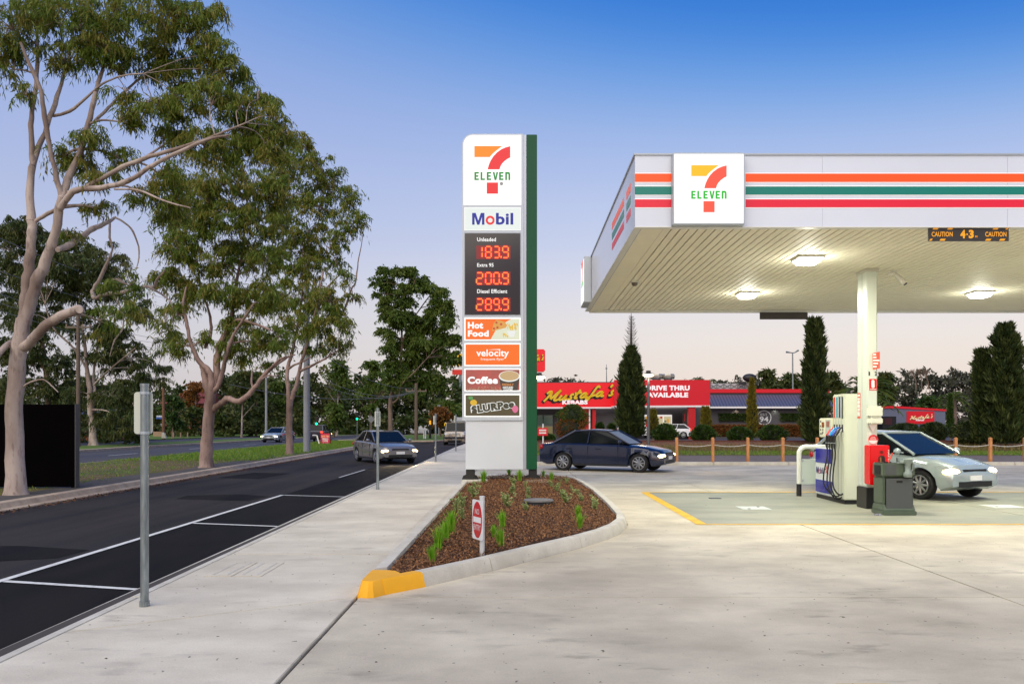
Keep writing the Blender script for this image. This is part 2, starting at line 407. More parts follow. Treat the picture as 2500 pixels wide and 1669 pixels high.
for pts in ([(-8.9,11.2),(-7.2,10.6),(-6.2,11.0),(-6.15,11.7),(-7.4,12.1),(-8.7,12.0)], [(-8.2,19.5),(-6.3,19.0),(-6.2,20.2),(-7.1,20.8),(-8.3,20.4)], [(-10.0,27.0),(-8.4,26.4),(-8.2,29.4),(-9.7,29.8)]):
    q = MB(); q.add([(x_, y_, -.1165) for x_, y_ in pts], [list(range(len(pts)))]); q.build("asphalt_patch", asphalt_new, kind="structure")
# leaf litter in the far gutter
n = 5200
def scatter_chips(name, pos, L, W, m, tints=None, zj=.01, flat=.35, **kw):
    n = len(pos); a = npr.uniform(0, 2*math.pi, n); pit = npr.normal(0, flat, n)
    d = np.stack([np.cos(a)*np.cos(pit), np.sin(a)*np.cos(pit), np.sin(pit)], 1)
    return leaf_object(name, pos+np.stack([np.zeros(n), np.zeros(n), npr.uniform(0, zj, n)], 1), d,
                       L*npr.uniform(.5, 1.4, n), W*npr.uniform(.6, 1.3, n), npr.uniform(0, 1, n), m, flat_up=True, **kw)
def leaf_object(name, p0, d, L, W, tint, m, parent=None, flat_up=False, curl=0.0, **tags):
    n = len(p0); off = np.array(OFF.get(parent.name, Vector((0,0,0)))) if parent is not None else np.zeros(3)
    d = d/np.maximum(np.linalg.norm(d, axis=1, keepdims=True), 1e-9)
    r = npr.normal(0, 1, (n, 3))
    if flat_up: r = r*.25+np.array([0, 0, 1.0])
    s = np.cross(d, r); s /= np.maximum(np.linalg.norm(s, axis=1, keepdims=True), 1e-9)
    p0 = p0-off; L = np.asarray(L)[:, None]*np.ones((n, 1)); W = np.asarray(W)[:, None]*np.ones((n, 1))
    mid = p0+d*L*.45; tip = p0+d*L
    if curl: tip = tip+np.array([0, 0, -curl])*L
    V = np.stack([p0, mid+s*W*.5, tip, mid-s*W*.5], 1).reshape(-1, 3)
    me = bpy.data.meshes.new(name); me.vertices.add(4*n); me.vertices.foreach_set("co", V.astype(np.float32).ravel())
    me.loops.add(4*n); me.loops.foreach_set("vertex_index", np.arange(4*n, dtype=np.int32))
    me.polygons.add(n); me.polygons.foreach_set("loop_start", np.arange(0, 4*n, 4, dtype=np.int32))
    me.polygons.foreach_set("loop_total", np.full(n, 4, dtype=np.int32))
    at = me.attributes.new("tint", 'FLOAT', 'FACE'); at.data.foreach_set("value", np.asarray(tint, dtype=np.float32))
    me.materials.append(m); me.update(); me.validate()
    o = bpy.data.objects.new(name, me); COL.objects.link(o)
    if parent is not None: o.parent = parent
    return tag(o, **tags)
litter_m = leaf_mat("dead_leaf", (92,62,40), (128,88,58), (70,48,34), .1, .8)
yy = npr.uniform(8, 70, n)
pp = np.stack([-10.45-.0155*yy+.2+np.abs(npr.normal(0, .16, n)), yy, np.full(n, -.112)], 1)
pp[:, 2] += np.where(pp[:, 1] > 60, -.0045*(pp[:, 1]-60), 0)
scatter_chips("leaf_litter", pp, .07, .03, litter_m, label="brown leaf litter lying in the gutter below the verge", cat="leaf litter", kind="stuff")

# ------------------------------------------------------------------ footpath and forecourt slabs
fp = thing("footpath", "pale concrete footpath beside the parking bays", "footpath", (-2.6, 8, 0), kind="structure")
def slab_piece(parent, pts, m=concrete, z=0.0, name="slab", t=.12):
    q = MB(); q.slab(pts, z-t, z); return q.build(name, m, parent, bevel=.006)
g = .007
joint = lambda x: 6.64+(x+3.67)*(7.98-6.64)/2.07        # skewed joint at the driveway
slab_piece(fp, [(KR(-4)+.004,-4), (-1.604,-4), (-1.604,joint(-1.604)-g), (KR(6.6)+.004,joint(-3.67)-g)], path_conc)
ys_ = [None, 10.6, 14.2, 18.0, 22.0, 26.0, 30.5, 35, 40, 46, 52, 60, 72]
prev = None
for i in range(1, len(ys_)):
    b = ys_[i]
    xr = -1.604
    if i == 1: pts = [(KR(6.6)+.004, joint(-3.67)+g), (-1.604, joint(-1.604)+g), (xr, b-g), (KR(b)+.004, b-g)]
    else: a = ys_[i-1]; pts = [(KR(a)+.004, a+g), (xr, a+g), (xr, b-g), (KR(b)+.004, b-g)]
    slab_piece(fp, pts, path_conc)
mb = MB(); mb.slab([(-3.9,-4.5), (40,-4.5), (40,33), (-1.6,33), (-1.6,74), (-4.6,74), (-4.2,40)], -.16, -.035)
mb.build("slab_bed", mat("joint_filler", (70,64,58), .9), kind="structure")
# service pit covers let into the footpath
pit = thing("pit_cover", "grey rectangular service pit lids set in the footpath", "pit cover", (-3.2, 9.5, 0))
for (a, b, c, d) in ((-3.5, -3.19, 9.05, 9.95), (-3.17, -2.86, 9.05, 9.95)):
    q = MB(); q.box(a, b, c, d, .0005, .006); q.build("lid", path_conc, pit, bevel=.003)
    for k in (a+.06, b-.09):
        q = MB(); q.box(k, k+.03, c+.05, d-.05, .006, .009); q.build("lifting_bar", kerb_conc, pit)
fc = thing("forecourt", "stained concrete forecourt of the service station", "forecourt", (3, 10, 0), kind="structure")
XJ = [-1.575, 4.68, 11.0, 17.3, 23.6, 40]; YJ = [-4, 3.2, 7.98]
for j in range(2):
    for i in range(5):
        slab_piece(fc, [(XJ[i]+g*.6, YJ[j]+g*(j > 0)*.6), (XJ[i+1]-g*.6, YJ[j]+g*(j > 0)*.6), (XJ[i+1]-g*.6, YJ[j+1]-g*.2), (XJ[i]+g*.6, YJ[j+1]-g*.2)])
BED = [(-1.60,7.98),(-1.47,7.93),(-1.34,8.08),(-.98,8.48),(-.32,9.39),(.30,10.35),(.84,11.15),(1.24,11.85),(1.52,12.5),(1.72,13.2),(1.82,14.0),
       (1.86,16.06),(1.85,18.96),(1.78,21.3),(1.66,23.0),(1.5,23.8),(1.3,24.0),(-1.3,24.0),(-1.5,23.9),(-1.57,23.6)]
slab_piece(fc, [(-1.57,7.981), (4.67,7.981), (4.67,13.69), (1.8,13.69), (1.52,12.5), (.84,11.15), (-.32,9.39), (-1.34,8.08)])
slab_piece(fc, [(1.8,13.7), (3.0,13.7), (3.0,19.99), (1.84,19.99), (1.86,16.06)])
for i in range(1, 5):
    slab_piece(fc, [(XJ[i]+.006,7.981), (XJ[i+1]-.006,7.981), (XJ[i+1]-.006,13.69), (XJ[i]+.006,13.69)])
for a, b in ((3.0, 9.2), (9.2, 15.4), (15.4, 21.6), (21.6, 40)):
    slab_piece(fc, [(a+.006,13.7), (b-.006,13.7), (b-.006,19.99), (a+.006,19.99)], bay_green)
for a, b in ((1.75, 4.68), (4.68, 11), (11, 17.3), (17.3, 23.6), (23.6, 40)):
    slab_piece(fc, [(a+.004,20.0), (b-.004,20.0), (b-.004,26.3), (a+.004,26.3)])
slab_piece(fc, [(-1.57,24.05), (1.74,24.05), (1.74,26.3), (-1.57,26.3)])
for a, b in ((-1.575, 1.7), (1.7, 6.5), (6.5, 11), (11, 17.3), (17.3, 23.6), (23.6, 40)):
    slab_piece(fc, [(a+.006,26.31), (b-.006,26.31), (b-.006,32.6), (a+.006,32.6)])
ym = thing("fuel_bay_marking", "yellow painted outline of the fuelling bay on concrete", "marking", (3, 13.7, 0), kind="structure")
line([(2.94,13.64),(14,13.64),(14,13.73),(2.94,13.73)], .005, yellow_line, ym)
line([(2.94,19.9),(14,19.9),(14,20.02),(2.94,20.02)], .005, yellow_line, ym)
line([(2.94,13.74),(3.12,13.74),(3.12,19.89),(2.94,19.89)], .005, yellow_line, ym)
line([(2.05,5.2),(2.4,5.2),(2.4,5.325),(2.05,5.325)], .005, yellow_line, ym)
fl = thing("filler_cover", "pale square tank lid flush with the fuelling bay floor", "tank lid", (4.63, 16.3, 0))
mb = MB(); mb.box(4.35, 4.92, 15.98, 16.58, .0005, .008); mb.build("lid", mat("lid_pale", (196,200,196), .6, var=.15, scale=6), fl, bevel=.003)
mb = MB(); mb.lathe([(.03,.008),(.03,.014)], (4.5,16.1,0), 10); mb.lathe([(.03,.008),(.03,.014)], (4.78,16.46,0), 10); mb.build("lift_socket", black_steel, fl)
fl2 = thing("drain_grate", "small dark drain grate in the rear of the fuelling bay", "drain", (4.3, 18.4, 0))
mb = MB(); mb.box(4.25, 4.5, 18.3, 18.5, .0005, .007); mb.build("grate_frame", black_steel, fl2)
for k in range(5):
    mb = MB(); mb.box(4.27+k*.045, 4.29+k*.045, 18.32, 18.48, .007, .012); mb.build("bar", galv, fl2)
fl3 = thing("filler_cover", "pale tank lid at the frame edge beyond the silver car", "tank lid", (9.6, 16.9, 0))
mb = MB(); mb.box(9.45, 10.1, 16.3, 16.9, .0005, .008); mb.build("lid", MAT["lid_pale"], fl3, bevel=.003)
mb = MB(); mb.lathe([(.03,.008),(.03,.014)], (9.6,16.5,0), 10); mb.build("lift_socket", black_steel, fl3)
# blown specks and leaves on the concrete
n = 420
pp = np.stack([npr.uniform(-3.5, 9, n), npr.uniform(5, 30, n), np.full(n, .002)], 1)
pp = pp[~((pp[:,0] > -1.7) & (pp[:,0] < 1.95) & (pp[:,1] > 7.8) & (pp[:,1] < 24.2))]
scatter_chips("dry_leaf_specks", pp, .022, .012, litter_m, label="scattered dry leaf specks blown over the concrete", cat="leaf litter", kind="stuff", flat=.1, zj=.003)

# ------------------------------------------------------------------ garden bed
def offset_poly(pts, d):
    n = len(pts); out = []
    for i in range(n):
        p0, p1, p2 = Vector(pts[i-1]), Vector(pts[i]), Vector(pts[(i+1)%n])
        a, b = (p1-p0).normalized(), (p2-p1).normalized()
        na, nb = Vector((-a.y, a.x)), Vector((-b.y, b.x)); m = (na+nb).normalized()
        k = d/max(.4, m.dot(na)); out.append((p1.x+m.x*k, p1.y+m.y*k))
    return out
bed = thing("garden_bed", "kerbed wedge of garden bed mulched in red-brown bark", "garden bed", (0, 14, 0))
B0, B1, B2 = BED, offset_poly(BED, .035), offset_poly(BED, .17)
def kerb_piece(i0, i1, m, fr0=0.0, fr1=1.0):
    idx = list(range(i0, i1+1)); q = MB(); vs = []; fs = []
    def lerp(L, i, t): a, b = L[i%len(L)], L[(i+1)%len(L)]; return (a[0]+(b[0]-a[0])*t, a[1]+(b[1]-a[1])*t)
    pos = []
    for j in idx:
        pos.append((j, 0.0))
    if fr0: pos[0] = (i0, fr0)
    if fr1 < 1: pos[-1] = (i1-1, fr1)
    ring = []
    for j, t in pos:
        a, b, c = lerp(B0, j, t), lerp(B1, j, t), lerp(B2, j, t)
        ring.append([(*a, -.03), (*a, .0), (*b, .125), (b[0]*.85+c[0]*.15, b[1]*.85+c[1]*.15, .15), (c[0], c[1], .15), (c[0], c[1], -.03)])
    for r in ring: vs += r
    for i in range(len(ring)-1):
        for k in range(6):
            a, b = i*6+k, i*6+(k+1)%6; fs.append((a, a+6, b+6, b))
    fs += [[5,4,3,2,1,0], [6*(len(ring)-1)+k for k in range(6)]]
    q.add(vs, fs); return q.build("kerb_stone", m, bed, smooth=35)
kerb_piece(2, 3, yellow_paint, .02)
kerb_piece(3, 4, kerb_conc); kerb_piece(4, 6, kerb_conc, .012); kerb_piece(6, 9, kerb_conc, .012); kerb_piece(9, 11, kerb_conc, .012)
kerb_piece(11, 12, kerb_conc, .004); kerb_piece(12, 14, kerb_conc, .004); kerb_piece(14, 17, kerb_conc, .01)
kerb_piece(17, 19, kerb_conc, .01)
for a, b in ((0, .2), (.203, .4), (.403, .6), (.603, .8), (.803, .955)): kerb_piece(19, 20, kerb_conc, a+.0005, b)
nb = [(-1.60,8.64),(-1.60,8.04),(-1.585,7.99),(-1.545,7.95),(-1.48,7.93),(-1.42,7.95),(-1.345,8.07),(-1.20,8.42),(-1.30,8.60),(-1.40,8.64)]
ntp = [(-1.566,8.64),(-1.566,8.06),(-1.55,8.02),(-1.52,7.99),(-1.48,7.975),(-1.44,7.99),(-1.375,8.09),(-1.20,8.42),(-1.30,8.60),(-1.40,8.64)]
mb = MB(); k = len(nb); mb.add([(*p_, -.03) for p_ in nb]+[(*p_, .004) for p_ in nb]+[(*p_, .125) for p_ in ntp]+[(p_[0]*.93-.1036, p_[1]*.93+.588, .1505) for p_ in ntp],
   [(r*k+i, r*k+(i+1)%k, (r+1)*k+(i+1)%k, (r+1)*k+i) for r in range(3) for i in range(k)]+[[3*k+i for i in range(k)]])
mb.build("kerb_nose", yellow_paint, bed, smooth=24)
mb = MB(); BM = offset_poly(BED, .165)
mb.add([(x, y, .09) for x, y in BM]+[(0, 16, .17), (.1, 11.6, .13)],
       [(i, (i+1)%20, 21 if i < 8 or i >= 19 else 20) for i in range(20)]+[(8, 20, 21), (19, 21, 20)])
mb.build("soil", mulch_base, bed)
def in_poly(x, y, poly):
    c = np.zeros(len(x), bool); n = len(poly)
    for i in range(n):
        (xa, ya), (xb, yb) = poly[i], poly[(i+1)%n]
        cond = ((ya > y) != (yb > y)) & (x < (xb-xa)*(y-ya)/(yb-ya+1e-12)+xa); c ^= cond
    return c
n = 84000
x = npr.uniform(-1.6, 1.9, n); y = 7.9+16.1*npr.uniform(0, 1, n)**1.35
k = in_poly(x, y, offset_poly(BED, .19)); x, y = x[k], y[k]
def bed_z(x, y): return .09+.075*np.clip(np.minimum(np.minimum(x+1.45, 1.75-x), (y-8.2)*.5)/1.0, 0, 1)+.012*np.sin(x*5.1+y*2.3)
bark_m = leaf_mat("bark_chip", (104,68,42), (160,114,74), (58,38,25), .0, .85)
scatter_chips("bark_mulch", np.stack([x, y, bed_z(x, y)], 1), .045, .016, bark_m, zj=.03, flat=.5,
              label="red-brown bark mulch filling the garden bed", cat="mulch", kind="stuff")
# bed plants
grass_m = leaf_mat("tuft_leaf", (86,150,22), (126,182,40), (166,200,74), .35)
shrub_m = leaf_mat("shrub_leaf", (112,134,70), (150,166,102), (190,198,142), .25)
def tuft_parts(seed, parent, h=.5):
    r = np.random.default_rng(seed); q = MB()
    for i in range(120):
        a = r.uniform(0, 2*math.pi); lean = abs(r.normal(0, .32)); hh = h*r.uniform(.6, 1.1); w = .007
        b0 = Vector((r.normal(0, .03), r.normal(0, .03), 0)); d = Vector((math.cos(a), math.sin(a), 0)); s = Vector((-d.y, d.x, 0))
        pr = [b0+d*(lean*hh*t**1.7)+Vector((0,0,hh*(t-.25*lean*t*t))) for t in (0, .4, .75, 1)]
        ws = [w, w*1.2, w*.9, .001]
        vs = []
        for p_, w_ in zip(pr, ws): vs += [p_+s*w_, p_-s*w_]
        q.add(vs, [(0,1,3,2),(2,3,5,4),(4,5,7,6)])
    o = q.build("blades", grass_m, parent)
    at = o.data.attributes.new("tint", 'FLOAT', 'FACE'); at.data.foreach_set("value", np.repeat(r.uniform(0, 1, 120), 3).astype(np.float32))
    return o
def shrub_parts(seed, parent, h=.45):
    r = np.random.default_rng(seed); q = MB(); P0 = []; DD = []
    for i in range(9):
        a = r.uniform(0, 2*math.pi); ln = r.uniform(.05, .5); hh = h*r.uniform(.5, 1)
        pts = [Vector((math.cos(a)*ln*hh*t, math.sin(a)*ln*hh*t, hh*t)) for t in (0, .5, 1)]
        q.tube(pts, [.006, .005, .003], 4)
        for k in range(34):
            t = r.uniform(.15, 1.02); p_ = pts[0]*(1-t)+pts[2]*t; b = r.uniform(0, 2*math.pi)
            P0.append((p_.x, p_.y, p_.z)); DD.append((math.cos(b), math.sin(b), r.uniform(.0, .9)))
    q.build("stems", mat("green_stem", (104,92,62), .8), parent)
    P0, DD = np.array(P0), np.array(DD); n = len(P0)
    leaf_object("foliage", P0, DD, r.uniform(.05, .1, n), r.uniform(.025, .045, n), r.uniform(0, 1, n), shrub_m, parent)
def ordn(k):
    names = ["first","second","third","fourth","fifth","sixth","seventh","eighth","ninth","tenth","eleventh","twelfth","thirteenth","fourteenth",
             "fifteenth","sixteenth","seventeenth","eighteenth","nineteenth","twentieth","twenty-first","twenty-second","twenty-third","twenty-fourth",
             "twenty-fifth","twenty-sixth","twenty-seventh","twenty-eighth","twenty-ninth","thirtieth"]
    return names[k]
def c6(u, v): return 850+u/3.356, 1120+v/3.356
tufts = [(690,838,135),(745,725,165),(800,660,150),(840,612,170),(1265,585,125),(1190,650,90),(1245,730,130),(1885,485,95),(1897,580,105),
         (1110,190,90),(1320,150,60),(1405,190,85),(1600,155,50),(1665,180,65)]
shrubs = [(1045,245,60),(1035,325,100),(985,265,50),(915,330,60),(940,395,90),(880,440,110),(935,500,100),(1000,415,40),(1355,232,70),(1345,310,85),
          (1310,420,115),(1450,250,50),(1480,320,80),(1470,365,60),(1455,450,70),(1660,242,60),(1705,287,75),(1790,385,115),(1740,192,30),(1790,207,50),
          (1830,252,40),(1880,302,50),(1910,347,65),(2020,415,110)]
tp = [thing("grass_tuft", "x", "grass tuft") for _ in range(3)]
for i, t in enumerate(tp): tuft_parts(40+i, t, .5)
sp_ = [thing("bed_shrub", "x", "shrub") for _ in range(4)]
for i, t in enumerate(sp_): shrub_parts(60+i, t, .45)
def place_plants(lst, protos, h0, lab, grp):
    used = set(); items = []
    for (u, v, hp) in lst:
        X, D, _ = G(*c6(u, v), .13); items.append((D, X, 1.2*hp/3.356*D/F))
    items.sort()
    for i, (D, X, h) in enumerate(items):
        k = i % len(protos)
        o = protos[k] if k not in used else copy_tree(protos[k]); used.add(k)
        o.location = (X, D, float(bed_z(np.array(X), np.array(D)))-.01); s = h/h0
        o.scale = (s, s, s); o.rotation_euler = (0, 0, rnd.uniform(0, 6.28))
        tag(o, lab % ordn(i), None, grp)
place_plants(tufts, tp, .5, "bright green grass tuft in the mulch bed, %s counted from the yellow tip", "grass tufts in the garden bed")
place_plants(shrubs, sp_, .45, "small grey-green shrub in the mulch bed, %s counted from the yellow tip", "young shrubs in the garden bed")
# drain lid in the bed
X, D, _ = G(850+1560/3.356, 1120+355/3.356, .2)
dl = thing("inspection_lid", "round grey inspection lid standing proud of the bark mulch", "lid", (X, D, .1))
mb = MB(); mb.lathe([(.27,.06),(.275,.2),(.265,.215),(.2,.222)], (X, D, 0), 28); mb.build("riser", mat("lid_black", (30,30,32), .6), dl, smooth=35)
mb = MB(); mb.lathe([(.285,.2255),(.285,.25),(.27,.26),(.1,.268)], (X, D, 0), 28); mb.build("cover", mat("lid_grey", (120,118,116), .7, var=.3, scale=8), dl, smooth=35)
# no entry sign
X, D, _ = G(1177, 1357, .12)
ne = thing("no_entry_sign", "low red and white NO ENTRY sign on a white post in the garden bed", "sign", (X, D, .05))
mb = MB(); mb.tube([(X, D, .05), (X, D, ZW(1214, D))], .03, 14); mb.tube([(X, D, ZW(1214, D)), (X, D, ZW(1210, D))], .033, 14)
mb.build("post", mat("white_tube", (206,208,208), .45, var=.15, scale=9), ne, smooth=40)
ang = math.radians(63)                       # plate is turned towards the road
u = Vector((math.cos(ang), -math.sin(ang), 0)); nn = Vector((-math.sin(ang), -math.cos(ang), 0))
o_ = Vector((X-.05, D-.04, ZW(1267, D)))
def plate(parent, name, w, h, r, m, d0, d1, o=o_, u=u, nn=nn, k=6):
    pts = []
    for sx, sz, a0 in ((1,-1,-90),(1,1,0),(-1,1,90),(-1,-1,180)):
        for j in range(k+1):
            a = math.radians(a0+90*j/k); pts.append((sx*(w/2-r)+r*math.cos(a), sz*(h/2-r)+r*math.sin(a)))
    q = MB(); q.prism(pts, o, u, (0,0,1), nn, d0, d1); return q.build(name, m, parent)
sc_ = D/F
hh = 96*sc_; ww = .3
pl = plate(ne, "plate", ww, hh, .03, mat("sign_white", (225,226,228), .35), 0, .004)
el = [(math.cos(t)*ww*.44, math.sin(t)*hh*.46) for t in [i*2*math.pi/40 for i in range(40)]]
mb = MB(); mb.prism(el, o_, u, (0,0,1), nn, .0045, .0065); mb.build("red_disc", mat("sign_red", (190,30,36), .35), ne)
mb = MB(); mb.prism([(-ww*.36,-hh*.07),(ww*.36,-hh*.07),(ww*.36,hh*.07),(-ww*.36,hh*.07)], o_, u, (0,0,1), nn, .007, .009); mb.build("white_bar", MAT["sign_white"], ne)
mb = MB(); mb.text("NO", -ww*.2, ww*.2, hh*.14, hh*.28, o_, u, (0,0,1), nn, .009); mb.text("ENTRY", -ww*.33, ww*.33, -hh*.26, -hh*.12, o_, u, (0,0,1), nn, .009)
mb.build("lettering", MAT["sign_white"], ne)
# ------------------------------------------------------------------ price totem
TD = 22.0                                    # distance of the sign's face
tx = lambda u: 1100+u/3.2667
ty = lambda v: 300+v/3.2667
tot = thing("price_sign", "tall illuminated fuel price sign with green edge standing in the garden bed", "price sign", (XW(1220,TD), TD+.2, .1))
def rounded_left(px0, px1, py0, py1, r, k=8):
    pts = [(px1, py0), (px1, py1), (px0, py1)]
    pts += [(px0+r-r*math.cos(a), py0+r-r*math.sin(a)) for a in [i*math.pi/2/k for i in range(k+1)]]
    return pts
mb = MB(); mb.front(rounded_left(1128.5, 1277, 327, 1025.7, 26), TD, .36); mb.build("cabinet", totem_grey, tot)
mb = MB(); mb.pbox(1277.4, 1284.8, 329.5, 1145.3, TD+.05, .3); mb.build("silver_strip", mat("strip_silver", (176,182,196), .25, .3), tot)
mb = MB(); mb.pbox(1285.2, 1311.2, 328.5, 1145.5, TD+.01, .42); mb.build("green_column", totem_green, tot, bevel=.01)
mb = MB(); mb.pbox(1136.5, 1277, 1026.4, 1145.5, TD+.04, .3); mb.build("base_panel", totem_white, tot, bevel=.008)
for a, b in ((1137.5, 1158.5), (1290.5, 1311)):
    mb = MB(); mb.pbox(a, b, 1145.8, 1181, TD+.08, .26); mb.build("leg", black_steel, tot)
    for sgn, e in ((-1, a), (1, b)):
        mb = MB(); mb.front([(e, 1158), (e+sgn*6, 1160), (e+sgn*9, 1166), (e+sgn*9, 1181), (e, 1181)], TD+.14, .03); mb.build("gusset", black_steel, tot)
    mb = MB(); mb.box(XW(a-9,TD), XW(b+32 if a < 1200 else b+26,TD), TD-.25, TD+.45, .05, .165); mb.build("footing", kerb_conc, tot, bevel=.01)
def panel(name, v0, v1, m, inset=2.4, px0=1134.3, px1=1270.7, edge=None):
    fr = MB(); fr.pbox(px0-.6, px1+.6, v0-.6, v1+.6, TD-.012, .011); f = fr.build(name, edge or lit_white, tot)
    q = MB(); q.pbox(px0+inset, px1-inset, v0+inset, v1-inset, TD-.017, .004); q.build("face", m, f); return f
TT = TD-.021
def seven_logo(parent, px0, px1, py0, py1, D, mo, mr, mg, tm=True):
    """numeral with the word across it, fitted to a photo rectangle at distance D"""
    W, H = px1-px0, py1-py0
    X_ = lambda a: px0+a*W; Y_ = lambda b: py0+b*H
    q = MB()
    arc = [(X_(.43+.35*t+.0*t), Y_(.232*(1-t))) for t in (1.0,)]
    top = [(X_(0), Y_(0)), (X_(0), Y_(.232)), (X_(.43), Y_(.232))]
    for i in range(8):
        t = i/7; top.append((X_(.43+.35*(t**1.25)), Y_(.232-.232*t)))
    q.front(top, D, .003); q.build("numeral_bar", mo, parent)
    out_, in_ = [], []
    for i in range(13):
        t = i/12
        a = math.radians(8+62*t)
        out_.append((X_(1.0-.63*math.cos(math.radians(90)*t*.0)-.0), 0))
    o1 = [(.37,.49),(.40,.40),(.45,.31),(.53,.215),(.63,.135),(.75,.07),(.87,.03),(1.0,.004)]
    o2 = [(1.0,.24),(.92,.27),(.84,.315),(.77,.37),(.73,.42),(.70,.49)]
    q = MB(); q.front([(X_(a), Y_(b)) for a, b in o1+o2], D, .003); q.build("numeral_curve", mr, parent)
    q = MB(); q.front([(X_(.345), Y_(.765)), (X_(.66), Y_(.765)), (X_(.66), Y_(1)), (X_(.345), Y_(1))], D, .003); q.build("numeral_foot", mr, parent)
    E_ = [(0,0),(.8,0),(.8,.2),(.32,.2),(.32,.4),(.72,.4),(.72,.6),(.32,.6),(.32,.8),(.8,.8),(.8,1),(0,1)]
    L_ = [(0,0),(.78,0),(.78,.2),(.32,.2),(.32,1),(0,1)]; V_ = [(.30,0),(.62,0),(.95,1),(.63,1),(.47,.38),(.3,1),(-.03,1)]
    N_ = [(0,0),(.32,0),(.32,.75),(.5,.78),(.58,.7),(.58,0),(.9,0),(.9,.72),(.8,.93),(.6,1),(0,1)]
    for k_, sh in enumerate((E_, L_, E_, V_, E_, N_)):
        q = MB(); q.front([(X_(.172*k_+a_*.155), Y_(.715-.17*b_)) for a_, b_ in sh], D, .003); q.build("letter", mg, parent)
    if tm:
        q = MB(); q.lathe([(.045,0),(.045,.002)], (XW(X_(.755),D), D-.001, ZW(Y_(.79),D)), 14, 'y'); q.build("registered_ring", mat("tm_grey", (150,150,150), .5), parent)
f = MB(); f.front(rounded_left(1131.6, 1272.8, 330.0, 501.0, 23), TD-.012, .011); f = f.build("brand_panel", lit_white, tot)
seven_logo(f, tx(190), tx(476), ty(185), ty(565), TT+.004, print_orange, print_red, print_green)
f = panel("fuel_panel", 507.2, 561.7, mat("lit_mint", (236,246,242), .4, emit=.66), .5)
MSH = [(0,0),(.2,0),(.2,.66),(.41,0),(.59,0),(.8,.66),(.8,0),(1,0),(1,1),(.71,1),(.5,.34),(.29,1),(0,1)]
q = MB(); q.front([(tx(172+98*a), ty(812-94*b)) for a, b in MSH], TT, .002); q.build("letter", print_blue, f)
q = MB(); q.ptext("bil", tx(362), tx(500), ty(718), ty(812), TT, .03); q.build("lettering", print_blue, f)
q = MB(); cxm, czm = XW(tx(316),TD), ZW(ty(778),TD); ring = []
for i in range(25):
    a = 2*math.pi*i/24; ring.append((math.cos(a)*.092, math.sin(a)*.092))
q.ribbon([(cxm+a, czm+b) for a, b in ring], .058, (0,TT,0), (1,0,0), (0,0,1), (0,-1,0)); q.build("red_letter", print_red, f)
# price board
f = panel("price_board", 568.8, 768.4, price_black, .8, edge=mat("board_edge", (150,156,166), .4))
for txt, u0, u1, v0, v1 in (("Unleaded",212,362,914,945), ("Extra 95",212,343,1118,1148), ("Diesel Efficient",212,452,1326,1358)):
    q = MB(); q.ptext(txt, tx(u0), tx(u1), ty(v0), ty(v1), TT, .015); q.build("lettering", print_white, f)
led_red = mat("led_red", (240,0,12), .5, emit=.95); led_core = mat("led_core", (255,166,76), .5, emit=1.0)
led_back = mat("led_module_glow", (90,8,16), .3, emit=.5, ecol=(170,0,20))  # dim red glow put into the module face stands in for LED halo
SEG = {'0':"abcdef",'1':"bc",'2':"abged",'3':"abgcd",'4':"fgbc",'5':"afgcd",'6':"afgedc",'7':"abc",'8':"abcdefg",'9':"abfgcd"}
for row, (txt, v0, v1) in enumerate((("1839",988,1076), ("2009",1196,1284), ("2899",1404,1492))):
    bk = MB(); bk.pbox(tx(205), tx(478), ty(v0-10), ty(v1+10), TT-.0005, .0025); bk = bk.build("display_module", led_back, f)
    halo, core = MB(), MB()
    cells = [(208,256),(280,324),(346,388),(416,460)]
    for ch, (u0, u1) in zip(txt, cells):
        vm = (v0+v1)/2; g_ = 5
        pos = dict(a=((u0+g_,v0),(u1-g_,v0)), d=((u0+g_,v1),(u1-g_,v1)), g=((u0+g_,vm),(u1-g_,vm)), f=((u0,v0+g_),(u0,vm-g_)),
                   e=((u0,vm+g_),(u0,v1-g_)), b=((u1,v0+g_),(u1,vm-g_)), c=((u1,vm+g_),(u1,v1-g_)))
        if ch == '1': pos['b'] = ((u0+44,v0+g_),(u0+44,vm-g_)); pos['c'] = ((u0+44,vm+g_),(u0+44,v1-g_))
        for s_ in SEG[ch]:
            (a0, b0), (a1, b1) = pos[s_]
            A, B = (XW(tx(a0),TD), ZW(ty(b0),TD)), (XW(tx(a1),TD), ZW(ty(b1),TD))
            halo.ribbon([A, B], .066, (0,TT-.004,0), (1,0,0), (0,0,1), (0,-1,0)); core.ribbon([A, B], .02, (0,TT-.007,0), (1,0,0), (0,0,1), (0,-1,0))
    halo.ribbon([(XW(tx(396),TD), ZW(ty(v1-6),TD)), (XW(tx(410),TD), ZW(ty(v1-6),TD))], .08, (0,TT-.004,0), (1,0,0), (0,0,1), (0,-1,0))
    core.ribbon([(XW(tx(398),TD), ZW(ty(v1-6),TD)), (XW(tx(408),TD), ZW(ty(v1-6),TD))], .035, (0,TT-.007,0), (1,0,0), (0,0,1), (0,-1,0))
    halo.build("segment_glow", led_red, bk); core.build("digits", led_core, bk)
c2x = lambda u: 1100+u/3.5636
c2y = lambda v: 760+v/3.5636
lit_or = mat("lit_panel_orange", (244,110,20), .4, emit=.72)
